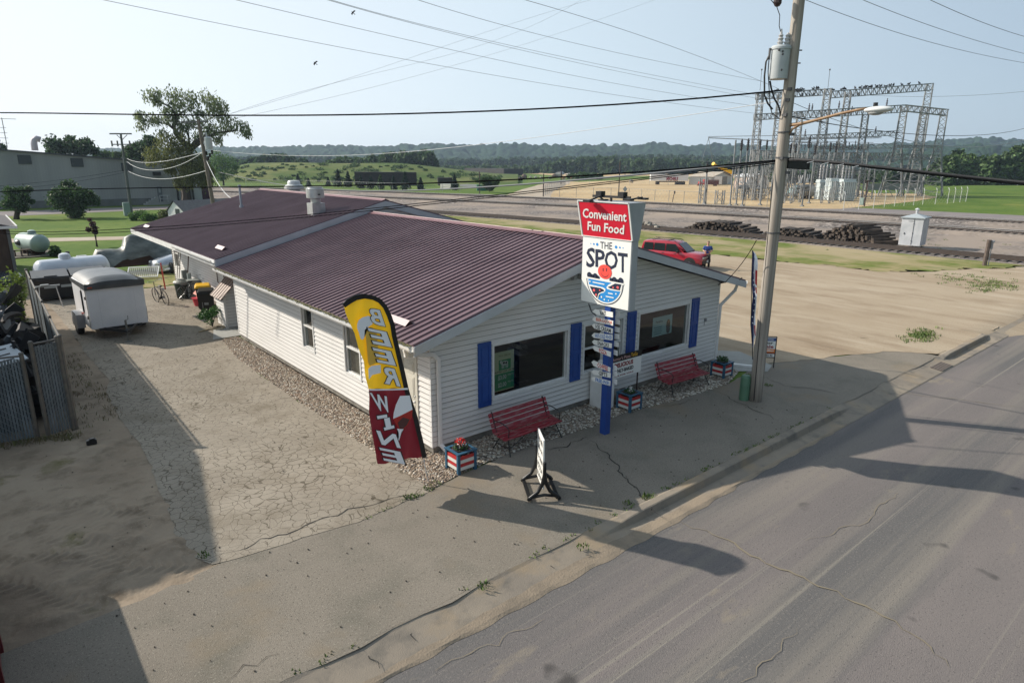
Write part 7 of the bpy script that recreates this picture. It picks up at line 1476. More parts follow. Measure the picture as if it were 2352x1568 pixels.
ba=lbeam((150,235),(1005,178),1385,58,26); bb=lbeam((1000,208),(2155,118),1380,66,34)
lbeam((130,470),(700,432),1388,58,18); lbeam((590,440),(1840,362),1398,72,38); lbeam((1830,362),(2320,415),1396,60,14)
lbeam((560,712),(1760,655),1398,46,36,.10); lbeam((500,912),(1710,908),1398,64,34,.12); lbeam((1380,1050),(1670,1050),1398,48,9); lbeam((580,1075),(1380,1105),1398,22,22,.09); lbeam((1750,920),(2210,935),1396,50,14); lbeam((380,740),(1560,722),1385,14,20,.07)
lbeam((1740,820),(2250,825),1396,22,14); lbeam((840,835),(1420,840),1396,26,18); lbeam((100,880),(600,890),1398,40,14)
# strain insulators hanging under the beams
g=MB()
for x,y in ((745,425),(780,430),(980,490),(1085,400),(1230,460),(1520,450),(1630,370),(700,720),(1400,700),(1500,690)):
    p=PV(DROW(1396),*ST(x,y)); g.lathe([(.08,0),(.22,.1),(.08,.2),(.22,.4),(.08,.5),(.22,.7),(.08,.8),(.22,1.0),(.08,1.1),(.1,1.5)],7,Matrix.Translation(p))
g.build('insulator_group',mat('insulator_brown',(.10,.09,.10),.4),sub,world=True,fix=False)
for bx,tx in(((192,170),(210,-40)),((965,150),(985,-40))):
    base=DROW(1385); a=PV(base,*ST(*bx)); b=PV(base,*ST(*tx)) 
    g=MB(); g.tube([a-Vector((0,0,.5)),b],.05,4); g.ell(b,(.18,.18,.22),6,4); g.build('lightning_mast',STD,sub,world=True)
# bus posts
BIN=mat('insulator_dark',(.02,.018,.02),.4)
for k,(bx,by,tx,ty,ins) in enumerate(((40,1510,62,740,1),(-30,1500,-12,745,1),(-100,1505,-85,760,0),(205,1500,232,1095,0),(690,1515,762,715,1),(790,1480,828,800,1),(-430,1490,-405,1010,1),(470,1440,545,795,1),(560,1440,605,790,1),(960,1420,1000,780,1),(1030,1420,1065,790,1),(160,1440,200,750,1),(240,1430,275,755,1))):
    b=G(*ST(bx,by)); q_=PV(b,*ST(tx,ty)); t=thing('bus_post','galvanised bus post with a dark insulator in the substation yard','post',(q_.x,q_.y,0),0,'substation bus posts'); z1=q_.z-(1.9 if ins else 0)
    g=MB(); g.tube([(0,0,0),(0,0,z1)],.13,7); g.box((0,0,.1),(.5,.5,.2)); g.build('tube',STL,t)
    if ins: g=MB(); g.lathe([(.09,z1)]+[(.24 if i%2 else .12,z1+.15+i*.15) for i in range(11)]+[(.08,q_.z)],8); g.build('insulator',BIN,t)
for pa,pb,by,r in(((-400,735),(60,755),1500,.07),((-400,722),(1000,700),1440,.05),((60,750),(830,800),1440,.06),((200,765),(1100,800),1430,.05),((500,770),(1480,790),1420,.05),((500,890),(1400,905),1400,.06),((-180,1010),(240,1010),1480,.05)):
    base=DROW(by); g=MB(); g.tube([PV(base,*ST(*pa)),PV(base,*ST(*pb))],r,5); g.build('bus_bar',STL,sub,world=True)
# hanging triangle frame at far left of the bus
b=G(*ST(-430,1490)); g=MB(); A=PV(b,*ST(-395,740))
for x in(-470,-350): g.beam(A,PV(b,*ST(x,1000)),.06)
g.beam(PV(b,*ST(-490,1000)),PV(b,*ST(-330,1005)),.09); g.build('switch_frame',STL,sub,world=True,fix=False)
# low stub lattices and switchgear
for bx,by,ty,w_ in((-470,1480,1190,1.0),(-275,1490,1330,1.2),(150,1450,1090,1.4),(500,1480,1330,1.2),(600,1470,1260,1.2),(930,1480,1310,1.3),(1060,1470,1230,1.3),(60,1440,1150,1.5),(1340,1410,1100,1.8),(-60,1440,1060,1.6),(360,1440,1120,1.4)):
    b=G(*ST(bx,by)); h=HT(b,*ST(bx,ty)); g=MB(); lat(g,b,b+Vector((0,0,h)),w_,w_,max(2,int(h/1.0)),.10); g.build('stub_lattice',STL,sub,world=True,fix=False)
# dense lower framework
for x,yt_ in((480,905),(590,905),(700,905),(850,905),(1010,905),(1180,905),(1390,905),(1480,1045),(260,885),(150,885),(1110,1060),(930,1060)):
    b=G(*ST(x-40,1425)); q_=PV(b,*ST(x,yt_)); b3=Vector((q_.x,q_.y,0)); g=MB(); lat(g,b3,q_,1.1,.9,max(4,int(q_.z/1.2)),.10); g.build('frame_column',STL,sub,world=True,fix=False)
for xa,xb,ya in((480,590,1100),(700,850,1000),(850,1010,1120),(1010,1180,1010),(1180,1390,1120),(590,700,1180),(150,260,1010),(260,480,1100),(1390,1700,830),(500,1300,1180)):
    base=DROW(1425); g=MB(); a=PV(base,*ST(xa,ya));b=PV(base,*ST(xb,ya)); lat(g,a,b,.8,.8,max(3,int((b-a).length/1.2)),.09); g.build('frame_beam',STL,sub,world=True,fix=False)
    g=MB(); g.beam(PV(base,*ST(xa,ya)),PV(base,*ST(xb,1400)),.09); g.beam(PV(base,*ST(xb,ya)),PV(base,*ST(xa,1400)),.09); g.build('cross_brace',STL,sub,world=True,fix=False)
g=MB()
for k in range(26):
    x=520+k*36; p=PV(DROW(1400),*ST(x,800+18*(k%3))); g.lathe([(.05,-.6),(.14,-.4),(.05,-.3),(.14,-.1),(.05,0),(.14,.2),(.05,.6)],6,Matrix.Translation(p))
g.build('disconnect_row',STD,sub,world=True,fix=False)
random.seed(5)
for k in range(9):
    x=random.choice([120,180,250,320,20,-40,560,620,700]); b=G(*ST(x,1430)); z=random.uniform(2.2,3.2); t=thing('breaker_unit','grey breaker unit with white bushings in the substation yard','breaker',b,0,'substation breaker units')
    g=MB(); g.box((0,0,z/2),(.9,.9,.16)); g.ell((0,0,z*.75),(.8,.45,.45),8,5); [g.beam((sx*.4,sy*.4,0),(sx*.4,sy*.4,z*.75),.08) for sx in(-1,1) for sy in(-1,1)]; g.build('tank',STL,t,fix=False); g=MB()
    for s_ in(-1,0,1): g.tube([(s_*.4,0,z),(s_*.9,0,z+1.6)],[.12,.07],6); g.ell((s_*.45,0,z+.1),(.2,.2,.2),6,4)
    g.build('bushing',mat('bushing_white',(.6,.6,.6),.3),t,fix=False)
TG=mat('transformer_grey',(.55,.60,.61),.45,col2=(.46,.52,.53),scale=.6)
for (x0_,x1_,yt_,yb_,lab,nb_) in ((840,945,1215,1440,'left pale grey power transformer with tall bushings',2),(955,1075,1200,1450,'middle finned grey power transformer',1),(1095,1250,1210,1455,'right large pale power transformer with ribbed sides',3)):
    a=G(*ST(x0_,yb_));b=G(*ST(x1_,yb_)); h=HT(a,*ST(x0_,yt_)); w_=(b-a).length; t=thing('power_transformer',lab,'transformer',a.lerp(b,.5),math.atan2((b-a).y,(b-a).x)); 
    g=MB(); g.box((0,w_*.3,h/2+.1),(w_*.92,w_*.8,h)); 
    for k in range(4): g.box((0,w_*.3,h*(.15+k*.25)),(w_,w_*.9,h*.05))
    for k in range(7): g.box((-w_*.42+w_*.84*k/6,-w_*.14,h*.5),(.10,.4,h*.8))
    g.build('tank',TG,t,fix=False); g=MB()
    for k in range(nb_+1): x=-w_*.35+w_*.7*k/max(1,nb_); g.lathe([(.16,h)]+[(.18 if i%2 else .12,h+.2+i*.25) for i in range(10)]+[(.08,h+2.9)],8,Matrix.Translation((x,w_*.3,0)))
    g.build('bushing',mat('bushing_grey',(.33,.33,.34),.4),t,fix=False)
b=G(*ST(715,1425)); htank('white round ended tank standing between the substation posts',b,math.atan2(nh.y,nh.x)+.5,2.2,1.05,mat('tank_cream',(.60,.55,.48),.4),1.5)
b=G(*ST(600,1400)); g=MB(); g.box((0,0,1.2),(4.5,2,1.3)); g.box((.5,0,2.1),(2,1.7,.6)); o=g.build('pale_blue_truck',mat('truck_paleblue',(.35,.52,.56),.4),None,bevel=.15); o.location=b; tag(o,'pale blue vehicle parked behind the cream tank in the substation','vehicle')
b=G(*ST(1480,1330)); g=MB(); g.box((0,0,.9),(16,.5,1.8)); o=g.build('retaining_wall',mat('retaining_tan',(.20,.20,.19),.8),None); o.location=b+Vector((6,-3,0)); o.rotation_euler=(0,0,rad(-42)); tag(o,'low concrete retaining wall behind the tapered gantry legs','wall')
b=G(*ST(1375,1515)); h=HT(b,*ST(1400,1220)); g=MB(); g.tube([b,b+Vector((0,0,h))],.10,6); g.beam(b+Vector((-.5,.3,h-.1)),b+Vector((.5,-.3,h-.1)),.15); o=g.build('wooden_post',mat('post_darkbrown',(.06,.03,.025),.8),None,loc=b); tag(o,'dark wooden post with a short crossarm before the substation','post')
g=MB(); p=G(*ST(1350,1500)); g.box((p.x,p.y,.6),(.9,.7,1.2)); o=g.build('ground_box',mat('cabinet_green',(.22,.30,.28),.5),None,loc=p,bevel=.05); tag(o,'small green ground cabinet beside the dark wooden post','cabinet')
# birds perched on the top beams, two flying
BRD=mat('bird_black',(.012,.011,.012),.7); random.seed(8)
g=MB(); g.ell((0,0,.14),(.09,.17,.10),7,5); g.ell((0,.14,.27),(.06,.07,.06),6,4); g.add([(-.05,-.1,.12),(.05,-.1,.12),(.03,-.34,.02),(-.03,-.34,.02)],[(0,1,2,3)]); g.add([(-.012,.2,.27),(.012,.2,.27),(0,.27,.26)],[(0,1,2)])
b0=g.build('perched_bird',BRD,None); first=True
for (A_,B_,hh),n_,u0 in((ba,26,.2),(bb,34,.0)):
    for k in range(n_):
        u=min(.98,max(0,random.choice([random.gauss(.55,.12),random.random(),random.gauss(.2,.12)])))
        if A_ is ba[0]: u=.25+.75*u
        else: u=u*.92
        p=A_.lerp(B_,u)+Vector((0,0,hh/2+.06))
        if random.random()<.22: p-=Vector((0,0,hh+.02-.0))
        o=b0 if first else b0.copy()
        if not first: C.objects.link(o)
        first=False; s_=random.uniform(1.5,2.3); o.scale=(s_,s_,s_); o.location=p; o.rotation_euler=(0,0,random.uniform(0,6.3)); tag(o,'black bird perched on the high lattice beams of the substation','bird','birds perched on the substation')
SK=SR(200,0,1.568)
for (x,y,lb,sz) in((1168,297,'black bird flying in the open sky above the willow',.26),(1346,60,'black bird flying high above the shop roof',.26)):
    p=PD(*SK(x,y),38); g=MB(); g.ell((0,0,0),(.05,.16,.05),7,5); g.add([(-.03,.06,0),(-.03,-.06,0),(-.30,-.10,.12),(-.22,.04,.10)],[(0,1,2,3)]); g.add([(.03,.06,0),(.03,-.06,0),(.25,-.14,-.06),(.24,.02,-.02)],[(0,1,2,3)]); g.add([(-.03,-.14,0),(.03,-.14,0),(.05,-.28,0),(-.05,-.28,0)],[(0,1,2,3)])
    o=g.build('flying_bird',BRD,None); o.location=p; o.scale=(.6,.6,.6); o.rotation_euler=(.6,.4,1.9 if sz else 0); tag(o,lb,'bird')
# ------------------------------------------------ by the siding: white cabinet, ties, post, rocks
a=G(*SR(2200,560,2.697)(1330,495)); b=G(*SR(2200,560,2.697)(1500,505)); d=(b-a); az_=rad(-84); wd_=d.length*1.05; h=HT(a,*SR(2200,560,2.697)(1345,240))-.05
t=thing('signal_cabinet','white sheet metal railway cabinet with a hipped roof and small chimney beside the track','cabinet',a.lerp(b,.5),az_)
s_=1 if (Matrix.Rotation(az_,4,'Z')@Vector((0,1,0))).dot(nh)>0 else -1; WC=mat('cabinet_white',(.56,.57,.59),.45,col2=(.42,.44,.46),scale=1.3,detail=7)
g=MB(); g.box((0,s_*wd_*.60,h/2+.12),(wd_,wd_*1.2,h-.24)); g.build('box_body',WC,t); e_=wd_/2+.10
g=MB(); z=h; cy=s_*wd_*.60; f_=wd_*.6+.1; g.add([(-e_,cy-f_,z),(e_,cy-f_,z),(e_,cy+f_,z),(-e_,cy+f_,z),(0,cy,z+.28),(-e_,cy-f_,z-.06),(e_,cy-f_,z-.06),(e_,cy+f_,z-.06),(-e_,cy+f_,z-.06)],[(0,1,4),(1,2,4),(2,3,4),(3,0,4),(0,1,6,5),(1,2,7,6),(2,3,8,7),(3,0,5,8),(5,6,7,8)]); g.build('roof',mat('cabinet_roof',(.36,.40,.42),.5),t)
g=MB(); g.lathe([(.09,z+.18),(.09,z+.55),(.20,z+.57),(.05,z+.68),(.01,z+.69)],12,Matrix.Translation((0,cy,0))); g.build('chimney',WC,t)
g=MB(); g.box((.12,-s_*.012,h/2+.1),(.02,.03,h-.4)); [g.box((.12,-s_*.02,h*k),(.08,.03,.05)) for k in(.25,.5,.8)]; g.box((-.45,-s_*.02,h*.48),(.05,.04,.14)); g.box((-.1,-s_*.02,h*.88),(.35,.01,.02)); g.build('door_hardware',STD,t,fix=False)
g=MB(); [g.box((x,s_*y,.07),(.12,.12,.15)) for x in(-wd_*.44,0,wd_*.44) for y in(.1,wd_*.8)]; g.build('footing',CONC,t,fix=False)
a=G(*SR(2200,560,2.697)(2030,638)); h=HT(a,*SR(2200,560,2.697)(2060,430)); t=thing('switch_post','short weathered wooden post with a small meter beside the siding track','post',a)
g=MB(); g.tube([(0,0,0),(.05,.0,h)],.13,8); g.build('wood_post',mat('wood_weathered',(.13,.10,.085),.9,col2=(.08,.06,.05),scale=4),t); g=MB(); g.tube([(.25,-.15,0),(.28,-.12,h)],.03,5); g.box((.26,-.14,h-.35),(.14,.10,.5)); g.box((.26,-.16,h-.1),(.2,.16,.14)); g.build('meter_box',mat('meter_grey',(.30,.31,.33),.5),t,fix=False)
random.seed(21)
def tiepile(label,pa,pb,layers,x_in):
    "a stack of ties lying crosswise to the track, ends to the camera"
    a=G(*pa);b=G(*pb); a.x+=x_in;b.x+=x_in; d=(b-a); L=d.length; d/=L; az_=math.atan2(d.y,d.x); n0=layers[0]; w_=L/n0
    for j,cnt in enumerate(layers):
        for k in range(cnt):
            if random.random()<.04 and j: continue
            u=(n0-cnt)*w_*.5+(k+.5+random.uniform(-.18,.18))*w_+random.uniform(-.05,.05); p=a+d*u; o=tie0.copy() if tie0['used'] else tie0; 
            if tie0['used']: C.objects.link(o)
            tie0['used']=1
            o.location=(p.x+random.uniform(-.25,.25)+1.25,p.y,.10+j*.185+random.uniform(0,.03)); o.rotation_euler=(random.uniform(-.15,.15) if j else random.uniform(-.05,.05),random.uniform(-.05,.05),az_+math.pi/2+random.gauss(0,.07)); tag(o,label[0],'railway tie',label[1])
def mk():
    g=MB(); g.box((0,0,0),(2.55,.235,.18)); return g.build('railway_tie',TIE_,None)
TIE_=mat('tie_wood',(.030,.022,.017),.85,col2=(.085,.065,.050),scale=2.5,stretch=(.3,3,3),bump=.4)
_n=TIE_.node_tree; _oi=_n.nodes.new('ShaderNodeObjectInfo'); _mr=_n.nodes.new('ShaderNodeMapRange'); _mr.inputs[3].default_value=.5; _mr.inputs[4].default_value=1.5; _n.links.new(_oi.outputs['Random'],_mr.inputs[0]); _mm=_n.nodes.new('ShaderNodeMix'); _mm.data_type='RGBA'; _mm.blend_type='MULTIPLY'; _mm.inputs[0].default_value=1; _bs=_n.nodes['Principled BSDF']; _src=_bs.inputs['Base Color'].links[0].from_socket; _n.links.new(_src,_mm.inputs[6]); _n.links.new(_mr.outputs[0],_mm.inputs[7]); _n.links.new(_mm.outputs[2],_bs.inputs['Base Color'])
tie0=mk(); tie0['used']=0
tiepile(('dark old railway tie in the left pile behind the red car','railway ties in the left pile'),(1566,527),(1718,540),[24,22,19,15,9],.4)
tiepile(('dark old railway tie in the low middle pile behind the utility pole','railway ties in the middle pile'),(1748,541),(1868,552),[19,17,14,9],.4)
tiepile(('dark old railway tie in the tallest pile next to the white cabinet','railway ties in the tall right pile'),(1888,549),(2022,567),[21,20,18,16,13,10,7,4],.4)
del tie0['used']
g=MB()
random.seed(4)
pr=G(*S11(1400,735))
for k in range(26):
    s_=random.uniform(.16,.34); g=MB(); g.ell((0,0,0),(s_,s_*.8,s_*.7),6,4,j=.25); x,y=random.gauss(0,.55),random.gauss(0,.9); o=g.build('pale_rock',mat('rock_pale',(.36,.33,.28),.85,col2=(.26,.23,.19),scale=2),None); o.location=(pr.x+x,pr.y+y,s_*.5+max(0,.45-abs(x)*.5-abs(y)*.35)); tag(o,'pale broken rock in the small pile beside the siding','rock','rocks piled beside the siding')
# ================================================================ POLES, WIRES
S10=SR(2250,0,2.8); SH=SR(2000,0,2.178); SK=SR(200,0,1.568)
WOODP=mat('pole_wood',(.37,.335,.29),.85,col2=(.24,.21,.18),scale=1.6,detail=8,stretch=(9,9,.35),bump=.5,bscale=3)
PB=G(1734,919); Hp=12.2
up=thing('utility_pole','thick weathered wooden utility pole carrying a grey transformer and a street lamp','utility pole',PB)
g=MB(); n_=14; g.tube([(0,0,-.05+Hp*i/n_) for i in range(n_+1)],[.168-.045*i/n_+.003*math.sin(i*2.3) for i in range(n_+1)],20); g.build('pole_shaft',WOODP,up,smooth=True)
def U(x,y,s=S10): p=PV(PB,*s(x,y)); return p
tc=U(247,540); rr_=74/2.8/1.306*((PB-Vector(CAM)).dot(nh))/FPX; zt_=U(250,402).z; zb_=U(240,668).z
CAN=mat('transformer_can',(.46,.49,.50),.4,col2=(.40,.43,.44),scale=3)
g=MB(); g.lathe([(rr_*.93,zb_),(rr_*.95,zb_+.03),(rr_*.95,zt_-.05),(rr_*1.03,zt_-.045),(rr_*1.03,zt_),(rr_*.9,zt_+.04),(.02,zt_+.06)],28,Matrix.Translation((tc.x,tc.y,0))); can=g.build('transformer',CAN,up,world=True,autos=rad(35))
ldir=Vector((-_r[0],-_r[1],0)).normalized()
g=MB()
for p,h in((U(252,385),.42),(U(310,380),.34)): g.lathe([(.05,0),(.085,.05),(.05,.08),(.08,.13),(.045,.16),(.07,.21),(.04,.24),(.06,.28),(.03,.31),(.015,h)],10,Matrix.Translation((p.x,p.y,zt_-.01)))
g.build('bushing',mat('bushing_grey2',(.42,.42,.42),.35),can,world=True)
g=MB()
for z in(.22,.72): p=tc.lerp(PB,.5); zz=zb_+(zt_-zb_)*z; g.beam(Vector((tc.x,tc.y,zz)),Vector((PB.x,PB.y,zz)),.10,.06)
for px,py in((215,432),(245,445),(245,468),(235,598)): p=U(px,py)-nh*rr_*.9; g.ell(p,(.03,.03,.03),6,4)
p=U(165,445); g.tube([p+Vector((0,0,.10)),p+Vector((0,0,-.15))],.03,6)
g.build('bracket',mat('bracket_dark',(.08,.08,.085),.5),can,world=True,fix=False)
cab=[([U(160,470),U(135,520),U(122,640),U(122,800),U(150,870),U(190,918)],.022),([U(168,680),U(178,740),U(205,830),U(240,890),U(262,980)],.022),([U(160,500),U(152,600),U(160,740),U(170,900),U(185,950),U(250,1000)],.012),([U(255,320),U(258,270),U(245,220),U(250,130),U(225,60),U(175,0),U(120,-30)],.010),([U(312,325),U(340,360),U(345,380)],.008)]
g=MB()
for pts,r in cab: g.tube(pts,r,5)
g.build('drop_cable',BLACK,up,world=True,fix=False)
p=U(232,15); g=MB(); g.ell(p,(.10,.10,.12),8,5); g.box(p+Vector((.05,0,.1)),(.08,.06,.12)); g.build('fuse_holder',mat('fuse_dark',(.04,.02,.02),.5),up,world=True)
for px,py in((318,755),(395,765),(300,845),(280,970),(335,1130),(250,1330),(300,1450)):
    p=U(px,py)-nh*.12; g=MB(); g.box(p,(.09,.09,.07)); g.tube([p-nh*.05,p+nh*.2],.02,5); g.build('clamp',MATS['bracket_dark'],up,world=True,fix=False)
for px,py in((425,424),(412,532)): g=MB(); g.tube([U(px-15,py),U(px+12,py)],.016,5); g.build('step_bolt',MATS['bracket_dark'],up,world=True)
for z in(4.55,7.0,6.4): g=MB(); g.lathe([(.165,z),(.165,z+.03)],16,Matrix.Translation((PB.x,PB.y,0))); g.build('steel_band',MATS['bracket_dark'],up,world=True)
g=MB(); g.tube([PB+Vector((-.17,-.06,.05)),U(185,1568),U(262,1230),U(300,1000)-nh*.0,U(345,700)],.012,5); g.build('ground_wire',BLACK,up,world=True)
# street lamp on its arm, reaching over the street
XQ=PB.x
Q=lambda x,y,s=S10:PX(*s(x,y),XQ)
g=MB(); A_=Vector((XQ,PB.y-.13,Q(345,1050).z)); arm=[A_,Q(430,1040),Q(600,998),Q(760,955),Q(1290,420,ST),Q(1400,402,ST)]
g.tube(arm,[.045,.04,.035,.032,.03,.03],8); g.tube([Vector((XQ,PB.y-.13,Q(335,1130).z)),Q(355,1085),Q(430,1040)],.03,7); ar=g.build('lamp_arm',mat('arm_rust',(.26,.15,.08),.6,col2=(.33,.22,.13),scale=6),up,world=True,smooth=True)
ha=Q(1385,412,ST); hb=Q(1710,425,ST); hd=(hb-ha); Lh=hd.length; hc=(ha+hb)/2; ang=math.atan2(hd.y,hd.x)
g=MB(); M=Matrix.Translation(hc)@Matrix.Rotation(ang,4,'Z'); g.ell((-.02*Lh,0,.01),(Lh*.52,.15,.075),16,10,M=M); lh=g.build('lamp_head',mat('lamp_shell',(.62,.64,.64),.4),ar,world=True,smooth=True)
g=MB(); g.ell((-.1*Lh,0,-.05),(Lh*.28,.11,.06),12,8,M=M); g.build('lens',mat('lens_grey',(.35,.36,.36),.2),lh,world=True,smooth=True); g=MB(); g.tube([hc+Vector((0,0,.05))-hd*.15,hc+Vector((0,0,.15))-hd*.15],.05,8); g.build('photocell',BLACK,lh,world=True)
# splice box hanging under the cable bundle
a_=ST(500,1020);b_=ST(722,1035); pa=PV(PB,*a_);pb=PV(PB,*b_); g=MB(); g.beam(pa,pb,.14,.24); 
for k in range(16): p=pa.lerp(pb,k/15); g.box(p+Vector((0,0,-.0)),(.02,.16,.26))
o=g.build('splice_box',mat('splice_black',(.02,.02,.02),.6),up,world=True,fix=False)
def wire(label,pts,r,col='wire_black',n=26,group=None,name='power_line',wig=0):
    "pts: 3 or more (x,y,depth) or Vectors; smooth curve through them"
    P=[Vector(p) if isinstance(p,Vector) else PD(p[0],p[1],p[2]) for p in pts]
    if len(P)==2: P=[P[0],(P[0]+P[1])/2-Vector((0,0,(P[1]-P[0]).length*.008)),P[1]]
    ts=[0]; 
    for a,b in zip(P[:-1],P[1:]): ts.append(ts[-1]+(b-a).length)
    ts=np.array(ts)/ts[-1]; deg=min(len(P)-1,3) ; cf=[np.polyfit(ts,[p[i] for p in P],deg if len(P)<=4 else 3,w=[3]+[1]*(len(P)-2)+[3]) for i in range(3)]
    T=np.linspace(0,1,n); L=[Vector([np.polyval(c_,t) for c_ in cf]) for t in T]
    g=MB(); g.tube(L,r,5); o=g.build(name,MATS[col],None,loc=L[0]); tag(o,label,'wire',group); return o
mat('wire_black',(.008,.008,.009),.95,spec=.0); mat('wire_grey',(.20,.21,.22),.9,spec=.05); mat('wire_pale',(.50,.52,.54),.6); mat('wire_mid',(.06,.06,.062),.9,spec=.05)
dP=float((PB-Vector(CAM)).dot(Vector(_f)))
at=lambda x,y,s=S10:PV(PB,*s(x,y))
wire('thick black cable crossing the whole sky from the left edge to the utility pole',[(-60,259,22),(430,265.5,18.5),(1000,257,16.5),(1450,241,15.6),at(310,755)],.020)
wire('thick black cable sagging low across the left to the utility pole above the roof',[(-60,443,26),(612,430,22),(903,421.5,20),(1362,404,17),at(300,1340)],.020)
wire('pale lashed cable bundle running from the leaning pole to the thick utility pole',[(505,396,52),(603,419,44),(905,438,30),(1362,408,19),at(290,1345)],.028,'wire_grey')
wire('upper of two thin black cables passing low over the rear roof',[(-60,523,30),(450,513,22),(903,480,20),(1362,415,17.5),at(295,1350)],.012)
wire('lower of two thin black cables passing low over the rear roof',[(-60,527,30),(450,519,22),(903,485,20),(1362,419,17.5),at(295,1365)],.012)
wire('thin white service wire dipping below the hill line on its way to the pole',[(490,346,52),(698,358.5,42),(1056,336,28),(1298,308,22),at(205,855)],.010,'wire_pale')
wire('thin pale wire leaving the pole to the right edge',[at(320,847),(2000,302,16.5),(2420,294,20)],.008,'wire_pale')
wire('twisted dark wire sagging behind the lamp arm to the right edge',[at(350,980),SH(1000,795)+(20,),SH(1400,860)+(26,),SH(1800,885)+(34,),SH(2420,812)+(48,)],.014,'wire_mid')
wire('thick lashed cable bundle going from the pole down to the right edge',[at(330,1345),SH(1100,1062)+(14.2,),SH(1600,1115)+(13.4,),SH(2420,1200)+(12.4,)],.030,'wire_mid')
wire('dark cable under the lashed bundle right of the pole',[at(330,1355),SH(1100,1070)+(14.2,),SH(1600,1127)+(13.4,),SH(2420,1214)+(12.4,)],.014)
g=MB()
for k in range(15):
    x=960+k*98; y=np.interp(x,[900,1100,1600,2420],[1048,1066,1121,1207]); p=PD(*SH(x,y),13.8); q_=PD(*SH(x-42,y+11),13.8); g.tube([p,q_],.007,4)
o=g.build('lashing_tail',MATS['wire_pale'],None,fix=False); tag(o,'short pale tie tails hanging along the lashed cable bundle','wire ties',kind='stuff')
for k,(pts,r,l) in enumerate((
 ([(236,0),(236,0)],.0,''),
 ([SK(170,0)+(60,),SK(760,122)+(70,),SK(1500,262)+(85,),SK(2352,412)+(105,),(1745,262,128)],.034,'lowest long grey line descending from the upper left to the substation'),
 ([SK(795,0)+(60,),SK(1500,165)+(78,),SK(2352,350)+(105,),(1750,246,128)],.034,'second long grey line from the upper left to the substation'),
 ([SK(1225,0)+(62,),SK(1700,130)+(80,),SK(2352,285)+(105,),(1748,228,128)],.034,'lower of a close pair of grey lines crossing the sky'),
 ([SK(1240,0)+(62,),SK(1700,124)+(80,),SK(2352,272)+(105,),(1760,222,128)],.034,'upper of a close pair of grey lines crossing the sky'),
 ([SK(1650,0)+(62,),SK(2352,195)+(92,),(1750,187,125)],.034,'grey line starting above the roof ridge and falling to the substation'),
 ([(1205,0,62),(1500,92,84),(1790,205,115)],.034,'short steep grey line reaching the transformer height'),
 ([SH(905,0)+(40,),SH(1600,242)+(52,),SH(2420,425)+(70,)],.026,'lowest dark line falling to the right from the pole top'),
 ([SH(1280,0)+(42,),SH(1800,195)+(52,),SH(2420,372)+(66,)],.026,'middle dark line falling to the upper right edge'),
 ([SH(1720,0)+(42,),SH(2420,262)+(56,)],.026,'short dark line in the upper right corner'),
 ([SH(1290,622)+(120,),SH(1700,632)+(118,),SH(2420,590)+(115,)],.035,'faint line leaving the tall gantry to the right edge'),
 ([(462,280,54),SK(1100,424)+(60,),SK(1500,325)+(66,),SK(2352,25)+(80,),(1380,-6,82)],.016,'upper faint wire rising from the leaning pole to the top of the sky'),
 ([(470,283,54),SK(1100,432)+(60,),SK(1500,334)+(66,),SK(2352,38)+(80,),(1340,-2,80)],.016,'lower faint wire rising from the leaning pole to the top of the sky'),
 ([(478,284,54),SK(1200,470)+(62,),SK(1900,285)+(72,),SK(2352,145)+(80,),(1520,-6,88)],.016,'faintest wire rising from the leaning pole across the middle of the sky'))):
    if r: wire(l,pts,r*.72,'wire_grey' if k<11 else 'wire_pale')
# two wooden poles at the left with their service wires
LPM=mat('left_pole_wood',(.20,.165,.135),.85,col2=(.13,.11,.09),scale=2,stretch=(6,6,.4))
b1_=G(302,489); t1=thing('utility_pole','left wooden pole on the lawn with two crossarms','utility pole',b1_); q1=PV(b1_,277,306)
g=MB(); g.tube([b1_,q1],[.19,.12],10); g.build('pole_shaft',mat('pole_greygreen',(.11,.12,.115),.85),t1,world=True)
g=MB(); g.beam(PV(b1_,252,307.5),PV(b1_,302,307.5),.16,.16); g.beam(PV(b1_,268,310),PV(b1_,280,321),.06); g.beam(PV(b1_,292,310),PV(b1_,281,321),.06); g.beam(PV(b1_,257,332),PV(b1_,298,332),.12,.12)
for x,y in((257,330),(270,330),(298,330)): p=PV(b1_,x,y); g.tube([p+Vector((0,0,-.35)),p+Vector((0,0,.35))],.10,6)
g.build('crossarm',mat('arm_grey',(.14,.14,.14),.8),t1,world=True,fix=False)
b2_=G(505,556); t2=thing('utility_pole','leaning brown wooden pole with a small transformer before the willow','utility pole',b2_); q2_=PV(b2_,455,274)
g=MB(); g.tube([b2_,q2_],[.17,.12],10); g.build('pole_shaft',LPM,t2,world=True)
g=MB(); g.beam(PV(b2_,416,281),PV(b2_,478,279),.12,.12); g.beam(PV(b2_,425,282),PV(b2_,457,296),.05); g.beam(PV(b2_,475,280),PV(b2_,459,296),.05); g.build('crossarm',mat('arm_grey',(.14,.14,.14),.8),t2,world=True)
p=PV(b2_,479,330); g=MB(); g.lathe([(.29,-.45),(.29,.42),(.31,.43),(.2,.5),(.02,.52)],18,Matrix.Translation(p)); g.tube([p+Vector((-.1,0,.5)),p+Vector((-.1,0,.85))],.05,6); g.beam(p,PV(b2_,466,330),.12); g.build('transformer',CAN,t2,world=True,autos=rad(35))
g=MB()
for x,y in((474,352),(482,357),(487,350),(478,364)): p=PV(b2_,x,y); g.box(p,(.14,.12,.3))
g.build('cutout',BLACK,t2,world=True,fix=False); g=MB(); g.tube([PV(b2_,468,345),PV(b2_,476,400),PV(b2_,487,470)],.03,5); g.build('conduit',mat('conduit_tan',(.30,.22,.10),.6),t2,world=True)
D2=52.
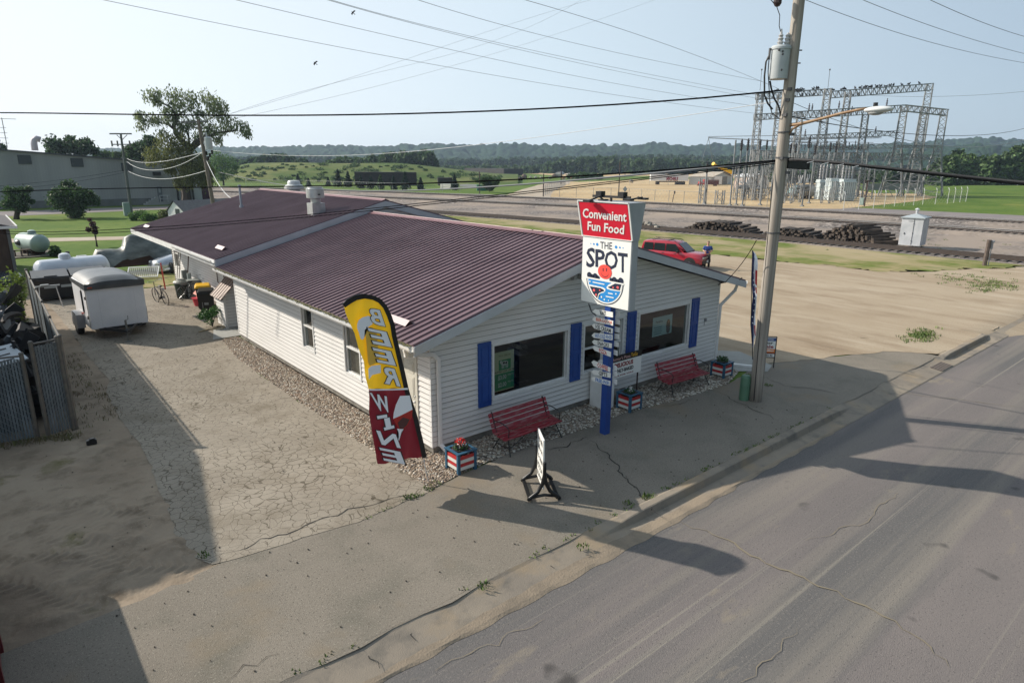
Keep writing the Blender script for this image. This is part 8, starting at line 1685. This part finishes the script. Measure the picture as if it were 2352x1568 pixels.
for l,pts in (('upper pale service wire looping from the lawn pole to the leaning pole',[PV(b1_,291,364),(355,373,70),(420,362,60),PV(b2_,466,350)]),('middle pale service wire looping from the lawn pole to the leaning pole',[PV(b1_,291,371),(350,391,70),(410,380,60),PV(b2_,462,352)]),('lowest pale service wire sagging from the lawn pole to the leaning pole',[PV(b1_,294,393),(360,411,70),(420,406,60),PV(b2_,477,391)]),
  ('pale guy wire slanting from the leaning pole down to the rear roof',[PV(b2_,474,368),(500,420,48),(544,462,42)]),):
    wire(l,pts,.022,'wire_pale')
wire('thin dark wire from the left edge up to the lawn pole',[(-20,428,60),(150,412,72),PV(b1_,291,390)],.014,'wire_mid'); wire('second thin dark wire from the left edge up to the lawn pole',[(-20,434,60),(150,421,72),PV(b1_,291,395)],.014,'wire_mid')
wire('slanting service cable from the roof corner up towards the utility pole',[S6(930,415)+(17.5,),S6(1060,270)+(17.0,),S6(1195,60)+(16.4,)],.010)
# ================================================================ RED SUV
a=G(1489,597); b=G(1604,628); d=(b-a); az_=math.atan2(d.y,d.x)
LC_=4.55; CR=G(1548,612)
CPAINT=mat('car_red',(.36,.012,.03),.25,coat=.8); CGL=mat('car_glass',(.02,.028,.030),.08,spec=.8); CBL=mat('car_black',(.012,.012,.013),.5)
az_=rad(-76)
car=thing('red_suv','red sport utility car with black roof rails parked on the gravel lot behind the shop','car',CR,az_)
def loft(st,n=10,ex=4.):
    "stations: (x, half width, z0, z1, top inset)"
    g=MB(); vs=[]
    for x,hw_,z0,z1,ins in st:
        pr=[(-hw_*.96,z0),(-hw_,z0+.18),(-hw_,z1-.16),(-hw_+ins*.4,z1-.04),(-hw_+ins,z1),(0,z1+.02),(hw_-ins,z1),(hw_-ins*.4,z1-.04),(hw_,z1-.16),(hw_,z0+.18),(hw_*.96,z0)]
        vs+=[(x,y,z) for y,z in pr]
    k=11; g.add(vs,[(i*k+j,i*k+(j+1)%k,(i+1)*k+(j+1)%k,(i+1)*k+j) for i in range(len(st)-1) for j in range(k)]+[tuple(range(k))[::-1],tuple((len(st)-1)*k+j for j in range(k))]); return g
g=loft([(-2.2,.84,.42,1.02,.06),(-2.1,.90,.36,1.10,.06),(-1.2,.93,.34,1.12,.06),(.6,.93,.34,1.10,.06),(1.0,.93,.34,1.10,.10),(1.6,.92,.36,1.08,.14),(2.05,.88,.38,1.02,.16),(2.22,.80,.42,.90,.12)]); g.build('body',CPAINT,car,autos=rad(35))
g=loft([(-2.18,.70,1.0,1.30,.10),(-2.05,.72,1.0,1.70,.14),(-1.6,.73,1.0,1.78,.14),(-.5,.74,1.0,1.80,.14),(.25,.73,1.0,1.76,.14),(.45,.72,1.0,1.66,.12),(1.10,.74,1.0,1.12,.08)]); g.build('cabin',CPAINT,car,autos=rad(35))
g=MB()
for s in(-1,1):
    for x0_,x1_,t0,t1 in((-2.0,-1.28,-1.92,-1.28),(-1.20,-.42,-1.20,-.42),(-.34,.72,-.34,.30)):
        g.add([(x0_,s*.795,1.13),(x1_,s*.795,1.13),(t1,s*.745,1.62),(t0,s*.745,1.62)],[(0,1,2,3)])
g.add([(.50,-.62,1.665),(.50,.62,1.665),(1.13,.68,1.135),(1.13,-.68,1.135)],[(0,1,2,3)]); g.add([(-2.14,-.6,1.2),(-2.14,.6,1.2),(-2.085,.55,1.62),(-2.085,-.55,1.62)],[(0,1,2,3)]); g.build('window',CGL,car,fix=False)
g=MB()
for s in(-1,1): g.tube([(-1.85,s*.60,1.79),(-1.7,s*.60,1.86),(.1,s*.60,1.85),(.3,s*.60,1.77)],.022,6)
for x in(-1.4,-.3): g.box((x,0,1.83),(.05,1.2,.025))
for s in(-1,1): g.box((.55,s*1.0,1.16),(.14,.20,.14)); g.span((-2.1,s*.90,.30),(2.1,s*.95,.46))
for s in(-1,1):
    for x in(-1.38,1.38): M=Matrix.Translation((x,s*.86,.36))@Matrix.Rotation(s*math.pi/2,4,'Y'); g.lathe([(.44,-.02),(.46,.08),(.40,.09)],22,Matrix.Translation((x,s*.84,.40))@Matrix.Rotation(-s*math.pi/2,4,'X'))
g.build('trim',CBL,car,fix=False)
for s in(-1,1):
    for x in(-1.38,1.38):
        M=Matrix.Translation((x,s*.80,.35))@Matrix.Rotation(-s*math.pi/2,4,'X'); g=MB(); g.lathe([(.2,-.10),(.33,-.10),(.35,-.06),(.35,.12),(.32,.155),(.2,.15)],22,M); wl=g.build('wheel',MATS['tyre_black'],car); g=MB(); g.lathe([(.02,.155),(.10,.165),(.21,.15),(.21,.12)],14,M); g.build('rim',mat('rim_dark',(.20,.20,.21),.3,metal=.7),wl)
g=MB(); g.box((2.215,0,.80),(.06,1.30,.24)); g.box((2.20,0,.52),(.12,1.5,.22)); g.build('grille',CBL,car,bevel=.01)
g=MB(); g.box((2.25,0,.82),(.02,1.05,.06)); g.build('grille_bar',mat('bar_silver',(.5,.5,.5),.3,metal=.6),car)
for s in(-1,1): g=MB(); g.box((2.225,s*.60,.82),(.06,.26,.13)); g.build('headlight',mat('headlight_pale',(.62,.66,.66),.1),car,bevel=.02)
g=MB(); g.box((2.275,.12,.55),(.015,.32,.16)); g.build('number_plate',mat('plate_white',(.65,.66,.66),.5),car)
for s in(-1,1): g=MB(); g.box((-2.15,s*.78,1.05),(.12,.14,.30)); g.build('tail_light',mat('tail_red',(.35,.01,.01),.2),car)
g=MB(); [g.box((x,s*.94,1.02),(.16,.02,.03)) for x in(-.5,.35) for s in(-1,1)]; g.build('door_handle',CBL,car,fix=False)
car.scale=(.93,.93,.93)
# ================================================================ PERSON beside the car
def skin(name,nodes,edges,m,parent,sub=2,root=0):
    me=bpy.data.meshes.new(name); me.from_pydata([n_[:3] for n_ in nodes],edges,[]); me.materials.append(m); o=bpy.data.objects.new(name,me); C.objects.link(o); o.parent=parent
    md=o.modifiers.new('skin','SKIN'); md.use_smooth_shade=True
    for i,n_ in enumerate(nodes):
        r=n_[3] if isinstance(n_[3],tuple) else (n_[3],n_[3]); me.skin_vertices[0].data[i].radius=r; me.skin_vertices[0].data[i].use_root=(i==root)
    s_=o.modifiers.new('sub','SUBSURF'); s_.levels=sub; s_.render_levels=sub; return o
SKN=mat('skin_tone',(.50,.28,.20),.5); SHIRT=mat('shirt_blue',(.018,.055,.24),.7); TRS=mat('trousers_charcoal',(.030,.030,.030),.8); HAIR=mat('hair_sandy',(.20,.14,.09),.7)
PP=G(1622,617.5); tocam=Vector(CAM)-PP; pers=thing('person','person in blue polo shirt and dark trousers looking down at a phone beside the car','person',PP,math.atan2(tocam.y,tocam.x)+math.pi/2)
# local: facing -Y towards the viewer, x is right
N=[(0,0,.98,(.17,.12)),(0,0,1.15,(.17,.13)),(0,.01,1.34,(.18,.12)),(0,.0,1.46,(.07,.07)),(0,-.01,1.54,.055),(0,-.03,1.63,(.075,.085)),(0,-.02,1.72,(.075,.085)),
 (-.20,.0,1.41,.062),(-.27,-.02,1.16,.050),(-.17,-.24,1.12,.036),(-.07,-.33,1.17,.026),(.20,.0,1.41,.062),(.27,-.02,1.16,.050),(.17,-.24,1.12,.036),(.07,-.33,1.17,.026),
 (-.10,0,.90,.10),(-.11,-.01,.50,.068),(-.11,.01,.10,.048),(-.12,-.10,.05,.042),(.10,0,.90,.10),(.12,-.03,.50,.068),(.13,.01,.10,.048),(.14,-.10,.05,.042)]
E_=[(0,1),(1,2),(2,3),(3,4),(4,5),(5,6),(2,7),(7,8),(8,9),(9,10),(2,11),(11,12),(12,13),(13,14),(0,15),(15,16),(16,17),(17,18),(0,19),(19,20),(20,21),(21,22)]
body=skin('body',N,E_,SKN,pers)
sh_=[(0,0,.92,(.185,.145)),(0,0,1.15,(.195,.155)),(0,.01,1.36,(.20,.135)),(0,.0,1.44,(.09,.08)),(-.20,.0,1.41,.080),(-.265,-.02,1.20,.070),(.20,.0,1.41,.080),(.265,-.02,1.20,.070)]
skin('shirt',sh_,[(0,1),(1,2),(2,3),(2,4),(4,5),(2,6),(6,7)],SHIRT,pers)
tr_=[(0,0,.94,(.17,.13)),(-.10,0,.86,.115),(-.115,-.01,.50,.085),(-.115,.01,.09,.072),(.10,0,.86,.115),(.125,-.03,.50,.085),(.135,.01,.09,.072)]
skin('trousers',tr_,[(0,1),(1,2),(2,3),(0,4),(4,5),(5,6)],TRS,pers)
g=MB(); g.ell((0,.01,1.70),(.088,.095,.085),14,9); hr_=g.build('hair',HAIR,pers,smooth=True)
g=MB(); 
for s in(-1,1): g.box((s*.12,-.06,.04),(.10,.28,.08))
g.build('shoe',CBL,pers,bevel=.02)
for s in(-1,1):
    base=(s*.062,-.345,1.175)
    for k in range(4): 
        y=-.345-.008*k; skin('finger',[(base[0],base[1],base[2]+.012*k,.011),(base[0]-s*.035,base[1]-.03,base[2]+.012*k+.006,.009),(base[0]-s*.055,base[1]-.012,base[2]+.012*k+.01,.007)],[(0,1),(1,2)],SKN,body,1)
    skin('thumb',[(base[0],base[1]+.01,base[2]+.03,.012),(base[0]-s*.03,base[1]-.01,base[2]+.055,.009)],[(0,1)],SKN,body,1)
g=MB(); 
for s in(-1,1): g.ell((s*.03,-.105,1.655),(.012,.006,.008),6,4)
g.build('eye',CBL,body); g=MB(); g.ell((0,-.118,1.625),(.013,.018,.022),6,4); g.build('nose',SKN,body); g=MB(); g.box((0,-.108,1.585),(.04,.01,.008)); g.build('mouth',mat('lip',(.35,.12,.10),.5),body)
g=MB(); [g.ell((s*.082,-.02,1.64),(.012,.02,.03),6,4) for s in(-1,1)]; g.build('ear',SKN,body)
ph=MB(); ph.box((0,-.37,1.20),(.16,.02,.09)); o=ph.build('phone',CBL,None,bevel=.008); o.location=PP; o.rotation_euler=(0,0,pers.rotation_euler.z); tag(o,'small dark phone held in both hands by the person','phone')
pers.scale=(.98,.98,.98)
random.seed(31)
# dry weed litter along the fence and driveway edge
g=MB()
for k in range(90):
    t_=random.random(); p=G(176,985).lerp(G(100,830),t_); blades(g,p.x+random.uniform(.05,1.0),p.y+random.uniform(-.6,.6),0,7,.18,.09,.008)
for k in range(70): p=G(0,1015).lerp(G(180,990),random.random()); blades(g,p.x,p.y-random.uniform(.05,.5),0,7,.18,.10,.008)
o=g.build('dry_weeds',mat('dry_weed',(.17,.12,.07),.9,col2=(.10,.12,.04),scale=3,island=.4),None,fix=False); tag(o,'dry brown weeds and litter at the foot of the slatted fence','weeds',kind='stuff')
g=MB(); p=G(211,1020); g.box((p.x,p.y,.06),(.20,.13,.12)); g.box((p.x+.02,p.y,.13),(.12,.1,.03)); o=g.build('black_block',SCR[0],None,loc=p,bevel=.02); tag(o,'small black chunk of rubber lying alone on the dirt','block')
g=MB(); random.seed(77)
for (cx_,cy_,rx,ry,n) in ((2125,770,42,14,60),(2280,655,70,16,80),(2200,640,80,12,40),(2030,560,200,14,60)):
    for k in range(n): p=G(cx_+random.gauss(0,rx*.5),cy_+random.gauss(0,ry*.5)); blades(g,p.x,p.y,0,12,.20,.10,.014)
o=g.build('grass_tufts',WEED,None,fix=False); tag(o,'green grass tufts scattered in the gravel lot','grass',kind='stuff')
# ================================================================ HAZE
g=MB(); g.span((-70,-60,-1.2),(1750,1750,75)); g.f=g.f
hz=g.build('haze',None if False else mat('haze_tmp',(1,1,1)),None); hz.data.materials.clear()
hm=bpy.data.materials.new('haze_air'); hm.use_nodes=True; n=hm.node_tree.nodes; n.remove(n['Principled BSDF']); v=n.new('ShaderNodeVolumePrincipled'); v.inputs['Color'].default_value=(.62,.78,1,1); v.inputs['Density'].default_value=.00019; v.inputs['Anisotropy'].default_value=.2
hm.node_tree.links.new(v.outputs[0],n['Material Output'].inputs['Volume']); hz.data.materials.append(hm); hz['kind']='stuff'
